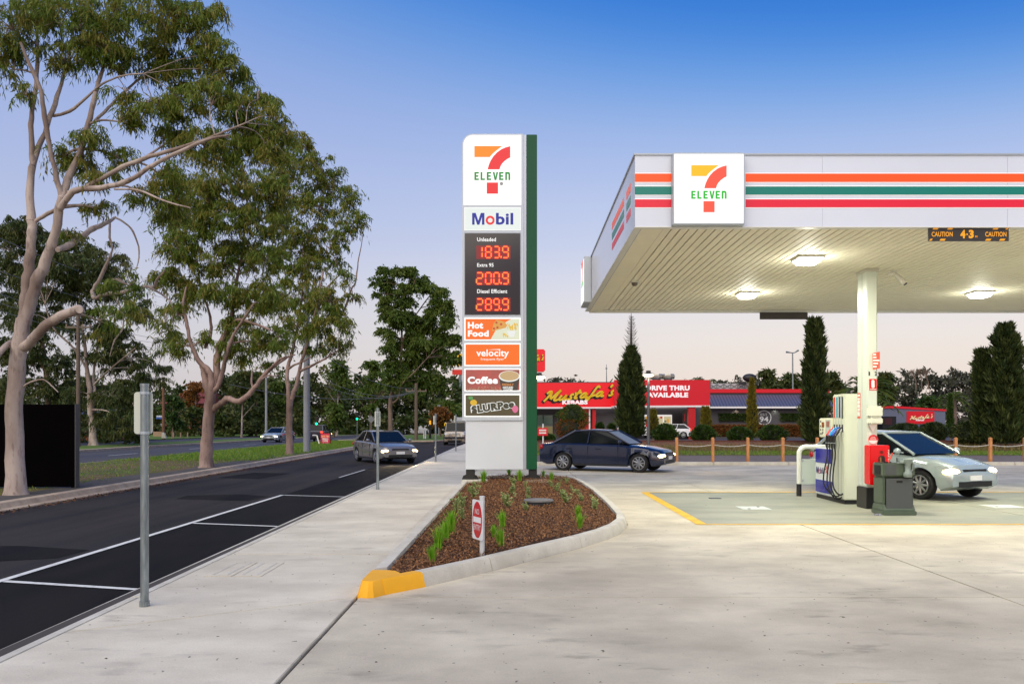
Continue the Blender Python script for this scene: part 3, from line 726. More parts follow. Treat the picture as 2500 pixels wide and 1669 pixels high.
# hot food
f = panel("advert_panel", 776, 830.7, lit_or)
q = MB(); q.front([(c2x(348),c2y(244)),(c2x(400),c2y(150)),(c2x(500),c2y(80)),(c2x(530),c2y(66)),(c2x(600),c2y(66)),(c2x(600),c2y(244))], TT+.002, .002); q.build("pale_backdrop", mat("lit_cream", (226,232,206), .4, emit=.66), f)
q = MB(); q.ptext("Hot", c2x(150), c2x(284), c2y(92), c2y(150), TT, .05); q.build("lettering", print_white, f); q = MB(); q.ptext("Food", c2x(150), c2x(332), c2y(164), c2y(220), TT, .05); q.build("lettering", print_white, f)
q = MB(); q.front([(c2x(360),c2y(172)),(c2x(372),c2y(110)),(c2x(400),c2y(70)),(c2x(470),c2y(92)),(c2x(494),c2y(120)),(c2x(480),c2y(142))], TT-.001, .002); q.build("pizza_slice", mat("lit_cheese", (232,170,84), .5, emit=.6), f)
q = MB()
for a, b in ((400,98),(440,112),(408,140),(378,150)): q.lathe([(.032,0),(.032,.002)], (XW(c2x(a),TD), TT-.0035, ZW(c2y(b),TD)), 10, 'y')
q.build("pepperoni", mat("lit_pepperoni", (206,84,50), .5, emit=.6), f)
q = MB()
for i in range(22):
    a = rnd.uniform(490, 585); b = rnd.uniform(112, 160); s_ = rnd.uniform(-14, 14)
    q.ribbon([(XW(c2x(a),TD), ZW(c2y(b+10),TD)), (XW(c2x(a+s_),TD), ZW(c2y(b-14),TD))], .02, (0,TT-.001-i*.0002,0), (1,0,0), (0,0,1), (0,-1,0))
for i in range(10):
    a = rnd.uniform(460, 498); b = rnd.uniform(195, 228); s_ = rnd.uniform(-10, 10)
    q.ribbon([(XW(c2x(a),TD), ZW(c2y(b+9),TD)), (XW(c2x(a+s_),TD), ZW(c2y(b-9),TD))], .018, (0,TT-.001-i*.0002,0), (1,0,0), (0,0,1), (0,-1,0))
q.build("chips", mat("lit_chips", (240,196,60), .5, emit=.62), f, kind="stuff")
q = MB(); q.front([(c2x(492),c2y(170)),(c2x(566),c2y(170)),(c2x(552),c2y(222)),(c2x(508),c2y(222))], TT-.006, .003); q.build("chip_cup", lit_white_soft, f)
# velocity
f = panel("advert_panel", 838, 892.7, lit_or)
q = MB(); q.ptext("velocity", c2x(224), c2x(508), c2y(330), c2y(408), TT, .02); q.build("lettering", print_white, f); q = MB(); q.ptext("frequent flyer", c2x(262), c2x(466), c2y(404), c2y(430), TT, .0)
q.build("lettering", print_white, f); q = MB(); q.ribbon([(XW(c2x(335),TD), ZW(c2y(333),TD)), (XW(c2x(432),TD), ZW(c2y(331),TD))], [.005,.02], (0,TT,0), (1,0,0), (0,0,1), (0,-1,0)); q.build("arrow", print_white, f)
# coffee
f = panel("advert_panel", 899.7, 954.5, mat("lit_brown", (110,70,58), .4, emit=.62, var=.6, scale=1.6, col2=(176,66,72)))
q = MB(); q.ptext("Coffee", c2x(147), c2x(412), c2y(566), c2y(630), TT-.008, .05); q.build("lettering", print_white, f)
q = MB(); q.front([(c2x(420),c2y(572)),(c2x(600),c2y(572)),(c2x(582),c2y(686)),(c2x(446),c2y(686))], TT+.001, .002); q.build("cup", mat("lit_cup", (70,62,58), .4, emit=.55), f)
q = MB(); el = [(c2x(510)+math.cos(t)*91/3.5636, c2y(564)+math.sin(t)*48/3.5636) for t in [i*2*math.pi/30 for i in range(30)]]; q.front(el, TT-.003, .002); q.build("cup_rim", lit_white_soft, f)
q = MB(); el = [(c2x(512)+math.cos(t)*82/3.5636, c2y(560)+math.sin(t)*40/3.5636) for t in [i*2*math.pi/30 for i in range(30)]]; q.front(el, TT-.006, .002); q.build("crema", mat("lit_crema", (206,176,130), .4, emit=.6), f)
q = MB(); q.ptext("FRESHLY", c2x(448), c2x(550), c2y(626), c2y(648), TT-.003, .03); q.build("lettering", mat("lit_tan", (226,150,80), .4, emit=.6), f)
q = MB(); q.ptext("GROUND", c2x(454), c2x(544), c2y(652), c2y(670), TT-.003, .03); q.build("lettering", print_white, f); q = MB(); q.ptext("COFFEE", c2x(460), c2x(540), c2y(673), c2y(686), TT-.003, .03); q.build("lettering", print_white, f)
q = MB()
for i in range(70):
    a = rnd.uniform(140, 440); b = rnd.uniform(655 if a > 240 else 668, 686); q.lathe([(.013,0),(.013,.002)], (XW(c2x(a),TD), TT-.001, ZW(c2y(b),TD)), 6, 'y')
q.build("coffee_beans", mat("lit_beans", (196,160,130), .5, emit=.5), f, kind="stuff")
# frozen drink panel
f = panel("advert_panel", 962, 1016.8, mat("lit_olive", (92,82,54), .4, emit=.5))
ca = math.radians(8)
def slant(q, txt, u0, u1, v0, v1, d, bold):
    D_ = TD; xc, zc = XW(c2x((u0+u1)/2),D_), ZW(c2y((v0+v1)/2),D_); w, h = (u1-u0)/3.5636*D_/F, (v1-v0)/3.5636*D_/F
    q.text(txt, -w/2, w/2, -h/2, h/2, (xc, TT-d, zc), (math.cos(ca),0,math.sin(ca)), (-math.sin(ca),0,math.cos(ca)), (0,-1,0), 0, bold)
q = MB(); slant(q, "SLURPee", 172, 566, 790, 868, 0, .13); q.build("letter_outline", lit_white_soft, f)
q = MB(); slant(q, "SLURPee", 182, 556, 796, 862, .003, .06); q.build("lettering", mat("lit_olive_letter", (70,68,48), .4, emit=.45), f)
q = MB(); q.front([(c2x(200)+math.cos(t)*30/3.56, c2y(792)+math.sin(t)*26/3.56) for t in [i*2*math.pi/16 for i in range(16)]], TT-.004, .003); q.build("pineapple", mat("lit_pineapple", (236,190,50), .5, emit=.55), f)
q = MB()
for i in range(7):
    a = math.radians(60+i*14); q.ribbon([(XW(c2x(186),TD), ZW(c2y(772),TD)), (XW(c2x(186+40*math.cos(a+.3)),TD), ZW(c2y(772-40*math.sin(a)),TD))], [.03,.004], (0,TT-.005,0), (1,0,0), (0,0,1), (0,-1,0))
q.build("pineapple_leaves", mat("lit_leaf", (110,190,110), .5, emit=.5), f)
q = MB(); q.front([(c2x(562)+math.cos(t)*28/3.56*(1-.25*max(0,math.sin(t))), c2y(850)+math.sin(t)*32/3.56) for t in [i*2*math.pi/16 for i in range(16)]], TT-.005, .003); q.build("berry", mat("lit_berry", (230,120,160), .5, emit=.55), f)

# ------------------------------------------------------------------ canopy
ZS, DF, DR, XL, XR = 4.73, 12.69, 22.2, 1.78, 15.2
ZT = ZW(379.3, DF)
can = thing("fuel_canopy", "large white service station canopy with orange, green and red stripes", "canopy", (6.9, 17, 0))
fas = mat("fascia_white", (220,227,240), .28, spec=.5, var=.06, scale=.5)
def fascia_front(x0, x1, name="fascia_panel"):
    q = MB(); q.box(x0, x1, DF, DF+.12, ZS, ZT); q.build(name, fas, can)
for a, b in ((XL+.001, 1.78+2.9), (1.78+2.903, 7.548), (7.552, 11.3), (11.304, XR)): fascia_front(a, b)
for a, b in ((DF+.001, 13.75), (13.753, 15.9), (15.903, 18.0), (18.003, 20.1), (20.103, DR)):
    q = MB(); q.box(XL-.002, XL+.12, a, b, ZS, ZT); q.build("fascia_panel", mat("fascia_gloss", (214,216,228), .12, spec=.6), can)
q = MB(); q.box(XL, XR, DR, DR+.1, ZS, ZT); q.build("fascia_panel", fas, can)
q = MB(); q.box(XR, XR+.1, DF, DR, ZS, ZT); q.build("fascia_panel", fas, can)
q = MB(); q.box(XL-.02, XR+.1, DF-.02, DR+.12, ZT, ZT+.025); q.build("roof_cap", alum, can)
q = MB(); q.box(XL-.01, XR+.09, DF-.012, DF+.11, ZS-.014, ZS-.001); q.box(XL-.012, XL+.1, DF+.112, DR+.1, ZS-.014, ZS-.001); q.box(XL+.1, XR, DR-.02, DR+.11, ZS-.05, ZS-.001); q.build("edge_trim", mat("trim_white", (222,222,214), .4), can)
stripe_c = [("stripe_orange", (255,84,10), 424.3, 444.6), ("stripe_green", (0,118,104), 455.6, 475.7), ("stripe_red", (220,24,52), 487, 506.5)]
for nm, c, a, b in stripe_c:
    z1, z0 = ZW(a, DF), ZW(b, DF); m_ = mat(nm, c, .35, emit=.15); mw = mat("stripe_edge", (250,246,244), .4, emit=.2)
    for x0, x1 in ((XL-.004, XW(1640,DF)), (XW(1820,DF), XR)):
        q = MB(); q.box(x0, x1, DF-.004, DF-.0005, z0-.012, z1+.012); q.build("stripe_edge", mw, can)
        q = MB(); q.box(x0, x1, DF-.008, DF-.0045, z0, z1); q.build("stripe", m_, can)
    q = MB(); q.box(XL-.006, XL-.0025, 13.2, 13.7, z0, z1); q.box(XL-.006, XL-.0025, 14.05, 15.85, z0, z1); q.build("stripe", m_, can)  # side stripes cut short where sky reflection hides them; glare put into shape
# illuminated brand boxes
bx = MB(); bx.pbox(1643, 1818, 372.5, 548.5, DF-.16, .155)
bx = bx.build("brand_box", alum, can, bevel=.008)
q = MB(); q.pbox(1646.5, 1815.5, 376, 544.5, DF-.168, .006); q.build("face", lit_white, bx)
seven_logo(bx, 1400+1074/3.733, 1400+1396/3.733, 360+162/3.733, 360+590/3.733, DF-.172, print_amber, print_coral, print_green2, False)
bx = MB(); bx.box(XL-.18, XL-.007, 20.46, 21.56, ZS-.02, ZS+1.12); bx = bx.build("brand_box", alum, can, bevel=.008)
q = MB(); q.box(XL-.187, XL-.182, 20.5, 21.52, ZS+.02, ZS+1.08); q.build("face", lit_white, bx)
q = MB(); q.text("ELEVEn", 0, .62, 0, .13, (XL-.19, 21.3, ZS+.44), (0,-1,0), (0,0,1), (-1,0,0), 0, .045); q.build("lettering", print_green2, bx)
q = MB(); q.prism([(0,.5),(.55,.5),(.28,.0),(.14,.0),(.34,.36),(0,.36)], (XL-.19, 21.28, ZS+.58), (0,-1,0), (0,0,1), (-1,0,0), 0, .002); q.build("numeral", print_coral, bx)
# soffit planks
sof = mat("soffit_cream", (240,234,210), .62, var=.05, scale=2)
q = MB(); q.box(XL+.121, XR, DF+.121, DR, ZS+.06, ZS+.1); q.build("deck", mat("soffit_gap", (96,90,74), .8), can)
q = MB(); q.box(XL+.121, XL+.46, DF+.121, DR-.021, ZS, ZS+.05); q.build("soffit_border", sof, can)
pw = .139; base = None; x = XL+.468
q = MB(); q.box(0, pw-.016, DF+.125, DR-.025, ZS+.004, ZS+.05); pl0 = q.build("plank", sof, can, bevel=.004)
pl0.location = (x, 0, 0); k = 0
while True:
    x += pw
    if x+pw > XR-.05: break
    c = pl0.copy(); COL.objects.link(c); c.parent = can; c.location = (x, 0, 0)
# lights in the soffit
lamp_m = mat("lamp_lens", (255,255,240), .4, emit=22.0, ecol=(1,1,.9))
def frustum_(q, X, D, a, b, z0, z1):
    q.add([(X-b,D-b,z1),(X+b,D-b,z1),(X+b,D+b,z1),(X-b,D+b,z1),(X-a,D-a,z0),(X+a,D-a,z0),(X+a,D+a,z0),(X-a,D+a,z0)], [(0,3,2,1),(4,5,6,7),(0,1,5,4),(1,2,6,5),(2,3,7,6),(3,0,4,7)])
def canopy_light(X, D, lab):
    t = thing("canopy_light", lab, "ceiling light", (X, D, ZS), "lights in the canopy ceiling")
    q = MB(); q.box(X-.24, X+.24, D-.24, D+.24, ZS-.035, ZS+.001); q.build("housing", mat("lamp_housing", (226,226,214), .4), t, bevel=.01)
    q = MB(); frustum_(q, X, D, .21, .15, ZS-.036, ZS-.12); q.build("lens", lamp_m, t)
    ld = bpy.data.lights.new("canopy_lamp", 'AREA'); ld.shape = 'SQUARE'; ld.size = .38; ld.energy = 160; ld.color = (1.0, .99, .83)
    lo = bpy.data.objects.new("canopy_lamp", ld); COL.objects.link(lo); lo.parent = t; lo.location = (0, 0, -.13)
    pd = bpy.data.lights.new("canopy_glow", 'POINT'); pd.energy = 26; pd.color = (1.0, .99, .83); pd.shadow_soft_size = .1
    po = bpy.data.objects.new("canopy_glow", pd); COL.objects.link(po); po.parent = t; po.location = (0, 0, -.25)
canopy_light(5.29, 15.07, "lit square canopy light nearest the front brand box")
canopy_light(5.32, 19.18, "lit square canopy light over the rear of the near bay, left of the column")
canopy_light(10.7, 19.06, "lit square canopy light far right, behind the column")
canopy_light(10.7, 15.07, "lit square canopy light beyond the right frame edge, front row")
# clearance signs
def hazard(name, lab, px0, px1, py0, py1, D, facing):
    t = thing(name, lab, "clearance sign", (XW((px0+px1)/2, D), D, ZS-.2))
    q = MB(); q.pbox(px0, px1, py0, py1, D, .03); q.build("board", mat("sign_charcoal", (52,48,46), .5), t)
    if facing:
        mt = mat("sign_amber", (246,168,20), .5, emit=.15); d = D-.003
        ux = lambda u: 1900+u/3.733
        uy = lambda v: 360+v/3.733
        q = MB(); q.ptext("CAUTION", ux(1398), ux(1590), uy(768), uy(812), d, .02); q.build("lettering", mt, t); q = MB(); q.ptext("CAUTION", ux(1886), ux(2080), uy(768), uy(812), d, .02); q.build("lettering", mt, t); q = MB()
        q.ptext("4", ux(1660), ux(1706), uy(750), uy(828), d, .05); q.ptext("3", ux(1736), ux(1782), uy(750), uy(828), d, .05)
        q.front([(ux(1715),uy(784)),(ux(1728),uy(784)),(ux(1728),uy(798)),(ux(1715),uy(798))], d-.001, .002)
        q.ptext("M", ux(1795), ux(1815), uy(803), uy(821), d, .02); q.build("lettering", mt, t)
        for a, v0, v1 in ((1405,732,748),(1538,732,748),(1952,732,748),(2068,732,748),(1375,832,850),(1468,832,850),(1884,832,850),(2012,832,850)):
            w = 46 if a not in (2068, 1375) else 20
            q = MB(); q.front([(ux(a+14),uy(v0)),(ux(a+14+w),uy(v0)),(ux(a+w),uy(v1)),(ux(a),uy(v1))], d-.001, .002); q.build("hazard_stripe", mt, t)
    return t
hazard("clearance_sign", "dark hanging sign reading CAUTION 4.3 M under the canopy's front edge", 2267.5, 2463, 557, 588.2, DF+.02, True)
hazard("clearance_sign", "plain dark back of the clearance sign hanging from the canopy's rear edge", 1855.4, 1972, 762, 773.3+6, DR-.1, False)
# camera and detector
X, D, Z = XW(2186, 16.3), 16.3, ZS
cc = thing("security_camera", "small white security camera fixed to the canopy beside the column", "camera", (X, D, Z))
q = MB(); q.lathe([(.05,-.03),(.05,.0)], (X, D, Z), 14); q.tube([(X, D, Z-.03), (X, D, Z-.09)], .018, 8); q.build("bracket", mat("cam_white", (220,216,204), .4), cc)
q = MB(); q.tube([(X-.07, D-.03, Z-.07), (X-.15, D-.03, Z-.075)], .035, 10); q.build("floodlight_tube", MAT["cam_white"], cc)
q = MB(); q.tube([(X, D, Z-.08), (X+.07, D-.05, Z-.17), (X+.15, D-.1, Z-.29)], [.035, .05, .05], 12); q.build("camera_body", MAT["cam_white"], cc, smooth=40)
q = MB(); q.tube([(X+.15, D-.1, Z-.29), (X+.156, D-.104, Z-.3)], .04, 12); q.build("lens", black_matt, cc)
X, D = 2.47, 17.67
dt = thing("ceiling_sensor", "small round sensor on the canopy ceiling near the left edge", "sensor", (X, D, ZS))
q = MB(); q.lathe([(.11,-.02),(.12,.0)], (X, D, ZS), 16); q.build("base", MAT["cam_white"], dt); q = MB(); q.lathe([(.03,-.09),(.06,-.07),(.07,-.02)], (X, D, ZS), 16); q.build("dome", mat("sensor_dark", (110,100,84), .4), dt)

# ------------------------------------------------------------------ column with its fittings
col_m = mat("column_white", (206,213,200), .32, spec=.5)
C0, C1, Y0, Y1 = 6.83, 7.035, 16.13, 16.6
colm = thing("canopy_column", "white square canopy column with a black base beside the fuel pump", "column", ((C0+C1)/2, 16.36, 0))
q = MB(); q.box(C0, C1, Y0, Y1, .42, ZS+.01); q.build("shaft", col_m, colm, bevel=.02)
q = MB(); q.box(C0-.012, C1+.012, Y0-.012, Y1+.012, 0, .42); q.build("base_cover", mat("base_black", (26,27,26), .4), colm, bevel=.012)
q = MB(); q.box(C0-.004, C0-.0005, Y0+.23, Y0+.236, .43, ZS-.01); q.build("seam", mat("seam_grey", (150,156,146), .5), colm)
q = MB(); q.box(C0-.02, C1+.02, Y0-.02, Y1+.02, ZS-.06, ZS-.002); q.build("head_collar", mat("collar_grey", (188,184,168), .5), colm)
sc6x = lambda u: 1700+u/3.92
sc6y = lambda v: 760+v/3.92
FD = Y0-.004
red_m = mat("safety_red", (206,24,34), .4); sw = mat("safety_white", (236,232,224), .4); salm = mat("faded_red", (214,92,72), .45)
q = MB(); q.ptext("1", sc6x(1648), sc6x(1662), sc6y(576), sc6y(613), FD, .03); q.ptext("2", sc6x(1708), sc6x(1730), sc6y(576), sc6y(613), FD, .03); q.build("bay_number", black_matt, colm)
t = MB(); t.pbox(sc6x(1655), sc6x(1727), sc6y(645), sc6y(755), FD, .003); t = t.build("extinguisher_sign", red_m, colm)
q = MB(); q.front([(sc6x(a), sc6y(b)) for a, b in ((1676,664),(1684,654),(1698,654),(1706,664),(1706,722),(1698,732),(1684,732),(1676,722))], FD-.003, .002)
q.pbox(sc6x(1660), sc6x(1722), sc6y(741), sc6y(747), FD-.003, .002); q.build("pictogram", sw, t)
# flag sign set out from the column
t = MB(); t.front([(sc6x(1688),sc6y(400)),(sc6x(1757),sc6y(384)),(sc6x(1757),sc6y(545)),(sc6x(1690),sc6y(556))], Y0-.06, .01); t = t.build("notice_flag", salm, colm)
q = MB()
for i, (v, w) in enumerate(((412,28),(440,32),(468,62),(497,48),(528,34))): q.pbox(sc6x(1692), sc6x(1692+w), sc6y(v-8), sc6y(v+8), Y0-.064, .003)
q.build("notice_lines", sw, t)
# notice on the column's left face
t = MB(); t.box(C0-.005, C0-.001, Y1-.02, Y1-.16, ZW(1020.7,16.5), ZW(958.7,16.5)); t = t.build("safety_notice", salm, colm)
z0, z1 = ZW(1020.7,16.5), ZW(958.7,16.5)
for i, (a, b) in enumerate(((.28,.40),(.42,.55),(.57,.70),(.08,.26),(.72,.80),(.85,.94))):
    q = MB(); q.box(C0-.008, C0-.0055, Y1-.035, Y1-.145, z0+(z1-z0)*a, z0+(z1-z0)*b); q.build("notice_block", sw, t)
# round sign
rc = (XW(2132,FD), FD, ZW(1072.6,FD)); r_ = 12*FD/F
t = MB(); t.lathe([(r_,0),(r_,-.003)], rc, 28, 'y'); t = t.build("round_sign", red_m, colm)
q = MB(); q.front([(2132+math.cos(a)*10.8, 1072.6+1.5+math.sin(a)*9.0) for a in [math.pi*i/12 for i in range(13)]], FD-.006, .0025)
q.ptext("LOW", 2127, 2137, 1065, 1068.5, FD-.0045, .02); q.ptext("POWER", 2124.5, 2139.5, 1069, 1072.5, FD-.0045, .02); q.build("sign_print", sw, t)
# paper towel box
c7x = lambda u: 1930+u/4.356
c7y = lambda v: 930+v/4.356
td_ = thing("towel_dispenser", "cream paper towel dispenser on the column above the red box", "dispenser", (XW(2136,16), Y0-.1, ZW(1034,16)))
q = MB(); q.box(XW(c7x(832),16), XW(c7x(972),16), Y0-.2, Y0-.001, ZW(c7y(385),16), ZW(c7y(264),16)); q.build("cover", mat("cream_plastic", (226,228,208), .35), td_, bevel=.03)
q = MB(); q.box(XW(c7x(836),16), XW(c7x(972),16), Y0-.19, Y0-.001, ZW(c7y(455),16), ZW(c7y(388),16)); q.build("tray", MAT["cream_plastic"], td_, bevel=.02)
q = MB(); q.add([(XW(c7x(838),16),Y0-.1,ZW(c7y(458),16)),(XW(c7x(930),16),Y0-.1,ZW(c7y(458),16)),(XW(c7x(892),16),Y0-.06,ZW(c7y(540),16))], [(0,1,2)]); q.build("paper_end", mat("paper_white", (236,232,226), .8), td_)
# red fire extinguisher cabinet
RX0, RX1, RY0, RZ0, RZ1 = 6.77, 7.15, Y0-.28, ZW(1181,16), ZW(1086,16)
fb = thing("fire_cabinet", "bright red fire equipment cabinet on the column front", "cabinet", (6.95, Y0-.14, RZ0))
q = MB(); q.prism([(RX0,RZ0),(RX0+.13,RZ0-.02),(RX1,RZ0-.02),(RX1,RZ1),(RX0,RZ1)], (0,RY0,0), (1,0,0), (0,0,1), (0,1,0), 0, .275); q.build("case", mat("gloss_red", (226,12,22), .22, spec=.6), fb, bevel=.012)
q = MB(); q.prism([(6.93,.98),(6.93,1.03),(6.96,1.06),(7.03,1.06),(7.06,1.03),(7.06,.92),(6.93,.92)], (0,RY0-.003,0), (1,0,0), (0,0,1), (0,1,0), 0, .003); q.build("window_recess", mat("recess_dark", (46,20,18), .5), fb)
q = MB(); q.tube([(6.97, RY0-.012, .93), (6.965, RY0-.012, 1.03)], .018, 8); q.build("extinguisher_nozzle", mat("dull_brass", (150,110,70), .4, .4), fb)
q = MB(); q.lathe([(.032,0),(.032,-.012)], (6.99, RY0, 1.13), 18, 'y'); q.build("lock_ring", mat("ring_red_dark", (130,40,30), .3, .4), fb)
q = MB(); q.text("FIRE EXT", 0, .3, 0, .022, (7.115, RY0-.004, 1.17), (0,0,-1), (1,0,0), (0,-1,0), 0, .02); q.build("lettering", sw, fb)

# ------------------------------------------------------------------ fuel pump
PX, PB = 6.745, 7.26
pump = thing("fuel_pump", "white fuel pump with four hoses and blue side panel by the column", "fuel pump", (7.0, 17.9, 0))
cream = mat("pump_cream", (212,216,196), .3, var=.04, scale=2); pblue = mat("pump_blue", (8,22,150), .25, spec=.6); pwhite = mat("pump_white", (214,218,218), .3)
YA, YB, YC = 17.05, 17.68, 18.72
q = MB(); q.box(PX+.02, PB-.02, YA+.02, YC-.02, 0, .09); q.build("plinth", black_steel, pump)
q = MB(); q.box(PX, PB, YA, YB, .085, 2.30); q.build("hose_tower", cream, pump, bevel=.02)
q = MB(); q.box(PX, PB, YB+.004, YC, .09, 1.14); lc = q.build("cabinet", pwhite, pump, bevel=.02)
q = MB(); q.box(PX-.004, PX-.0008, YB+.02, YC-.02, .80, 1.12); q.build("blue_band", pblue, lc)
q = MB(); q.box(PX-.004, PX-.0008, YB+.02, YC-.02, .14, .42); q.build("blue_band", pblue, lc)
o_, u_, v_, n_ = (PX-.003, YC-.05, 0), (0,-1,0), (0,0,1), (-1,0,0)
q = MB(); q.prism([(.02+.14*a, .56+.14*b) for a, b in MSH], o_, u_, v_, n_, 0, .002); q.build("letter", mat("print_navy", (14,30,110), .4), lc)
q = MB(); q.text("bil", .26, .44, .56, .70, o_, u_, v_, n_, 0, .03); q.build("lettering", MAT["print_navy"], lc)
q = MB(); q.ribbon([(.21+.042*math.cos(i*math.pi/8), .60+.042*math.sin(i*math.pi/8)) for i in range(17)], .024, o_, u_, v_, n_); q.build("red_letter", mat("print_red", (206,40,44), .4), lc)
q = MB()
for i in range(7):
    a = math.radians(20+i*50); q.ribbon([(.66+.03*math.cos(a), .66+.03*math.sin(a)), (.66+.13*math.cos(a), .66+.13*math.sin(a))], [.05,.01], o_, u_, v_, n_)
q.build("star_emblem", MAT["print_red"], lc)
# product strips, sockets, nozzles and hoses
cols = [("strip_red", (206,60,30)), ("strip_teal", (20,160,190)), ("strip_blue", (10,40,130)), ("strip_grey", (66,74,60))]
nzc = [("nozzle_red", (206,60,50)), ("nozzle_teal", (30,150,200)), ("nozzle_blue", (20,70,180)), ("nozzle_black", (40,40,44))]
for i in range(4):
    yc = YB-.1-i*.145
    q = MB(); q.box(PX-.005, PX-.001, yc-.035, yc+.035, 1.80-.02*(i == 3), 2.24); q.build("product_strip", mat(*cols[i], .35), pump)
    q = MB(); q.box(PX-.005, PX-.001, yc-.03, yc+.03, 1.5, 1.66); q.build("nozzle_socket", black_matt, pump)
    q = MB(); q.box(PX-.003, PX-.001, yc+.058, yc+.064, .12, 2.28); q.build("panel_seam", mat("seam_olive", (120,122,104), .5), pump)
    nz = MB(); nz.tube([(PX-.01, yc, 1.60), (PX-.06, yc, 1.57), (PX-.09, yc, 1.52), (PX-.16, yc, 1.42)], [.014, .018, .035, .032], 10)
    nz = nz.build("nozzle", mat(*nzc[i], .35), pump, smooth=40)
    q = MB(); q.tube([(PX-.02, yc, 1.55), (PX-.05, yc, 1.50), (PX-.09, yc, 1.44)], .012, 8); q.build("trigger_guard", mat("nozzle_white", (225,225,225), .35), nz)
    ex = [.16, .12, .11, .1][i]; zb = [.17, .12, .14, .22][i]; ye = [YA+.28, YA+.2, YA+.14, YA+.08][i]
    pts = [Vector((PX-.16, yc, 1.42)), Vector((PX-.17, yc, 1.28)), Vector((PX-.15, yc+.01, 1.0)), Vector((PX-.14-ex*.5, yc+.02, .62)), Vector((PX-.14-ex*.5, yc, .36)),
           Vector((PX-.11, (yc+ye)/2, zb)), Vector((PX-.04, ye, zb-.03)), Vector((PX-.002, ye-.02, zb))]
    sm = []
    for k in range(len(pts)-1):
        p0, p1, p2, p3 = pts[max(k-1,0)], pts[k], pts[k+1], pts[min(k+2,len(pts)-1)]
        for s_ in range(5):
            t = s_/5; sm.append(.5*((2*p1)+(p2-p0)*t+(2*p0-5*p1+4*p2-p3)*t*t+(3*p1-p0-3*p2+p3)*t**3))
    sm.append(pts[-1])
    hs = MB(); hs.tube(sm, .016, 8); hs = hs.build("hose", rubber, pump, smooth=60)
    q = MB(); q.tube([(PX-.16, yc, 1.43), (PX-.17, yc, 1.29), (PX-.165, yc, 1.16)], [.026, .026, .022], 10); q.build("swivel", rubber, hs, smooth=60)
    q = MB(); q.tube([(PX-.17, yc, 1.275), (PX-.17, yc, 1.262)], .029, 10); q.build("collar", alum, hs)
# card and display head
dh = MB(); dh.box(PX-.03, PX+.2, YB+.006, YB+.72, 1.37, 1.80); dh = dh.build("display_head", mat("head_cream", (226,226,200), .35), pump, bevel=.02)
q = MB(); q.box(PX-.034, PX-.0305, YB+.05, YB+.33, 1.45, 1.76); q.build("screen", mat("screen_grey", (176,186,176), .15, emit=.25), dh)
q = MB(); q.box(PX-.037, PX-.0345, YB+.10, YB+.28, 1.60, 1.73); q.build("poster", mat("poster_brown", (150,96,80), .4), dh)
q = MB(); q.box(PX-.034, PX-.0305, YB+.42, YB+.56, 1.59, 1.71); q.build("price_window", mat("amber_lcd", (130,70,30), .2, emit=.15), dh)
q = MB()
for a, b in ((.60,1.70),(.60,1.60),(.60,1.52),(.47,1.52),(.60,1.43),(.52,1.43),(.47,1.46)): q.box(PX-.034, PX-.0305, YB+a, YB+a+.045, b, b+.045)
q.build("buttons", mat("button_dark", (60,62,56), .5), dh)
q = MB(); q.box(PX+.05, PX+.12, YB+.3, YB+.4, 1.14, 1.37); q.build("head_bracket", cream, dh)
# hoop rail
hr = thing("hoop_rail", "white tubular guard hoop with pale infill panel behind the fuel pump", "guard rail", (7.0, 18.95, 0))
hw = mat("hoop_white", (226,230,218), .35)
hp = [(6.45, 18.95, .28)]+[(6.45+.16*(1-math.cos(a)), 18.95, .98+.16*math.sin(a)) for a in [i*math.pi/2/6 for i in range(7)]]+[(7.52+.16*math.sin(a), 18.95, .98+.16*math.cos(a)) for a in [i*math.pi/2/6 for i in range(7)]]+[(7.68, 18.95, .28)]
q = MB(); q.tube(hp, .055, 14); q.build("hoop_tube", hw, hr, smooth=50)
for xx in (6.45, 7.68):
    q = MB(); q.tube([(xx, 18.95, 0), (xx, 18.95, .285)], .058, 14); q.build("black_foot", black_steel, hr, smooth=50)
q = MB(); q.box(6.505, 7.625, 18.94, 18.955, .28, .86); q.build("infill_panel", mat("infill_mint", (196,208,200), .4), hr)
for z in (.34, .8):
    q = MB(); q.box(6.495, 6.55, 18.925, 18.94, z, z+.05); q.build("clip", alum, hr)

# ------------------------------------------------------------------ forecourt bin with squeegee and watering can
bt = thing("forecourt_bin", "dark green plastic forecourt bin with grey panels in front of the column", "bin", (6.95, 15.3, 0))
bg = mat("bin_green", (84,98,80), .5, var=.1, scale=6, bump=.1); bgrey = mat("bin_grey", (78,82,82), .55, bump=.1)
BX0, BX1, BY0, BY1 = 6.66, 7.25, 15.04, 15.5
def frustum(q, lo, hi, z0, z1):
    (a0, a1, b0, b1), (c0, c1, d0, d1) = lo, hi
    q.add([(a0,b0,z0),(a1,b0,z0),(a1,b1,z0),(a0,b1,z0),(c0,d0,z1),(c1,d0,z1),(c1,d1,z1),(c0,d1,z1)], [(0,3,2,1),(4,5,6,7),(0,1,5,4),(1,2,6,5),(2,3,7,6),(3,0,4,7)])
q = MB(); frustum(q, (BX0-.01,BX1+.02,BY0-.03,BY1+.03), (BX0-.01,BX1+.02,BY0-.03,BY1+.03), 0, .08); frustum(q, (BX0,BX1+.01,BY0-.01,BY1+.02), (BX0+.012,BX1-.012,BY0+.03,BY1-.02), .08, .2)
q.build("base", bg, bt, bevel=.012)
q = MB(); frustum(q, (BX0+.012,BX1-.012,BY0+.031,BY1-.02), (BX0+.012,BX1-.012,BY0+.031,BY1-.02), .195, .69); q.build("body", bg, bt, bevel=.02)
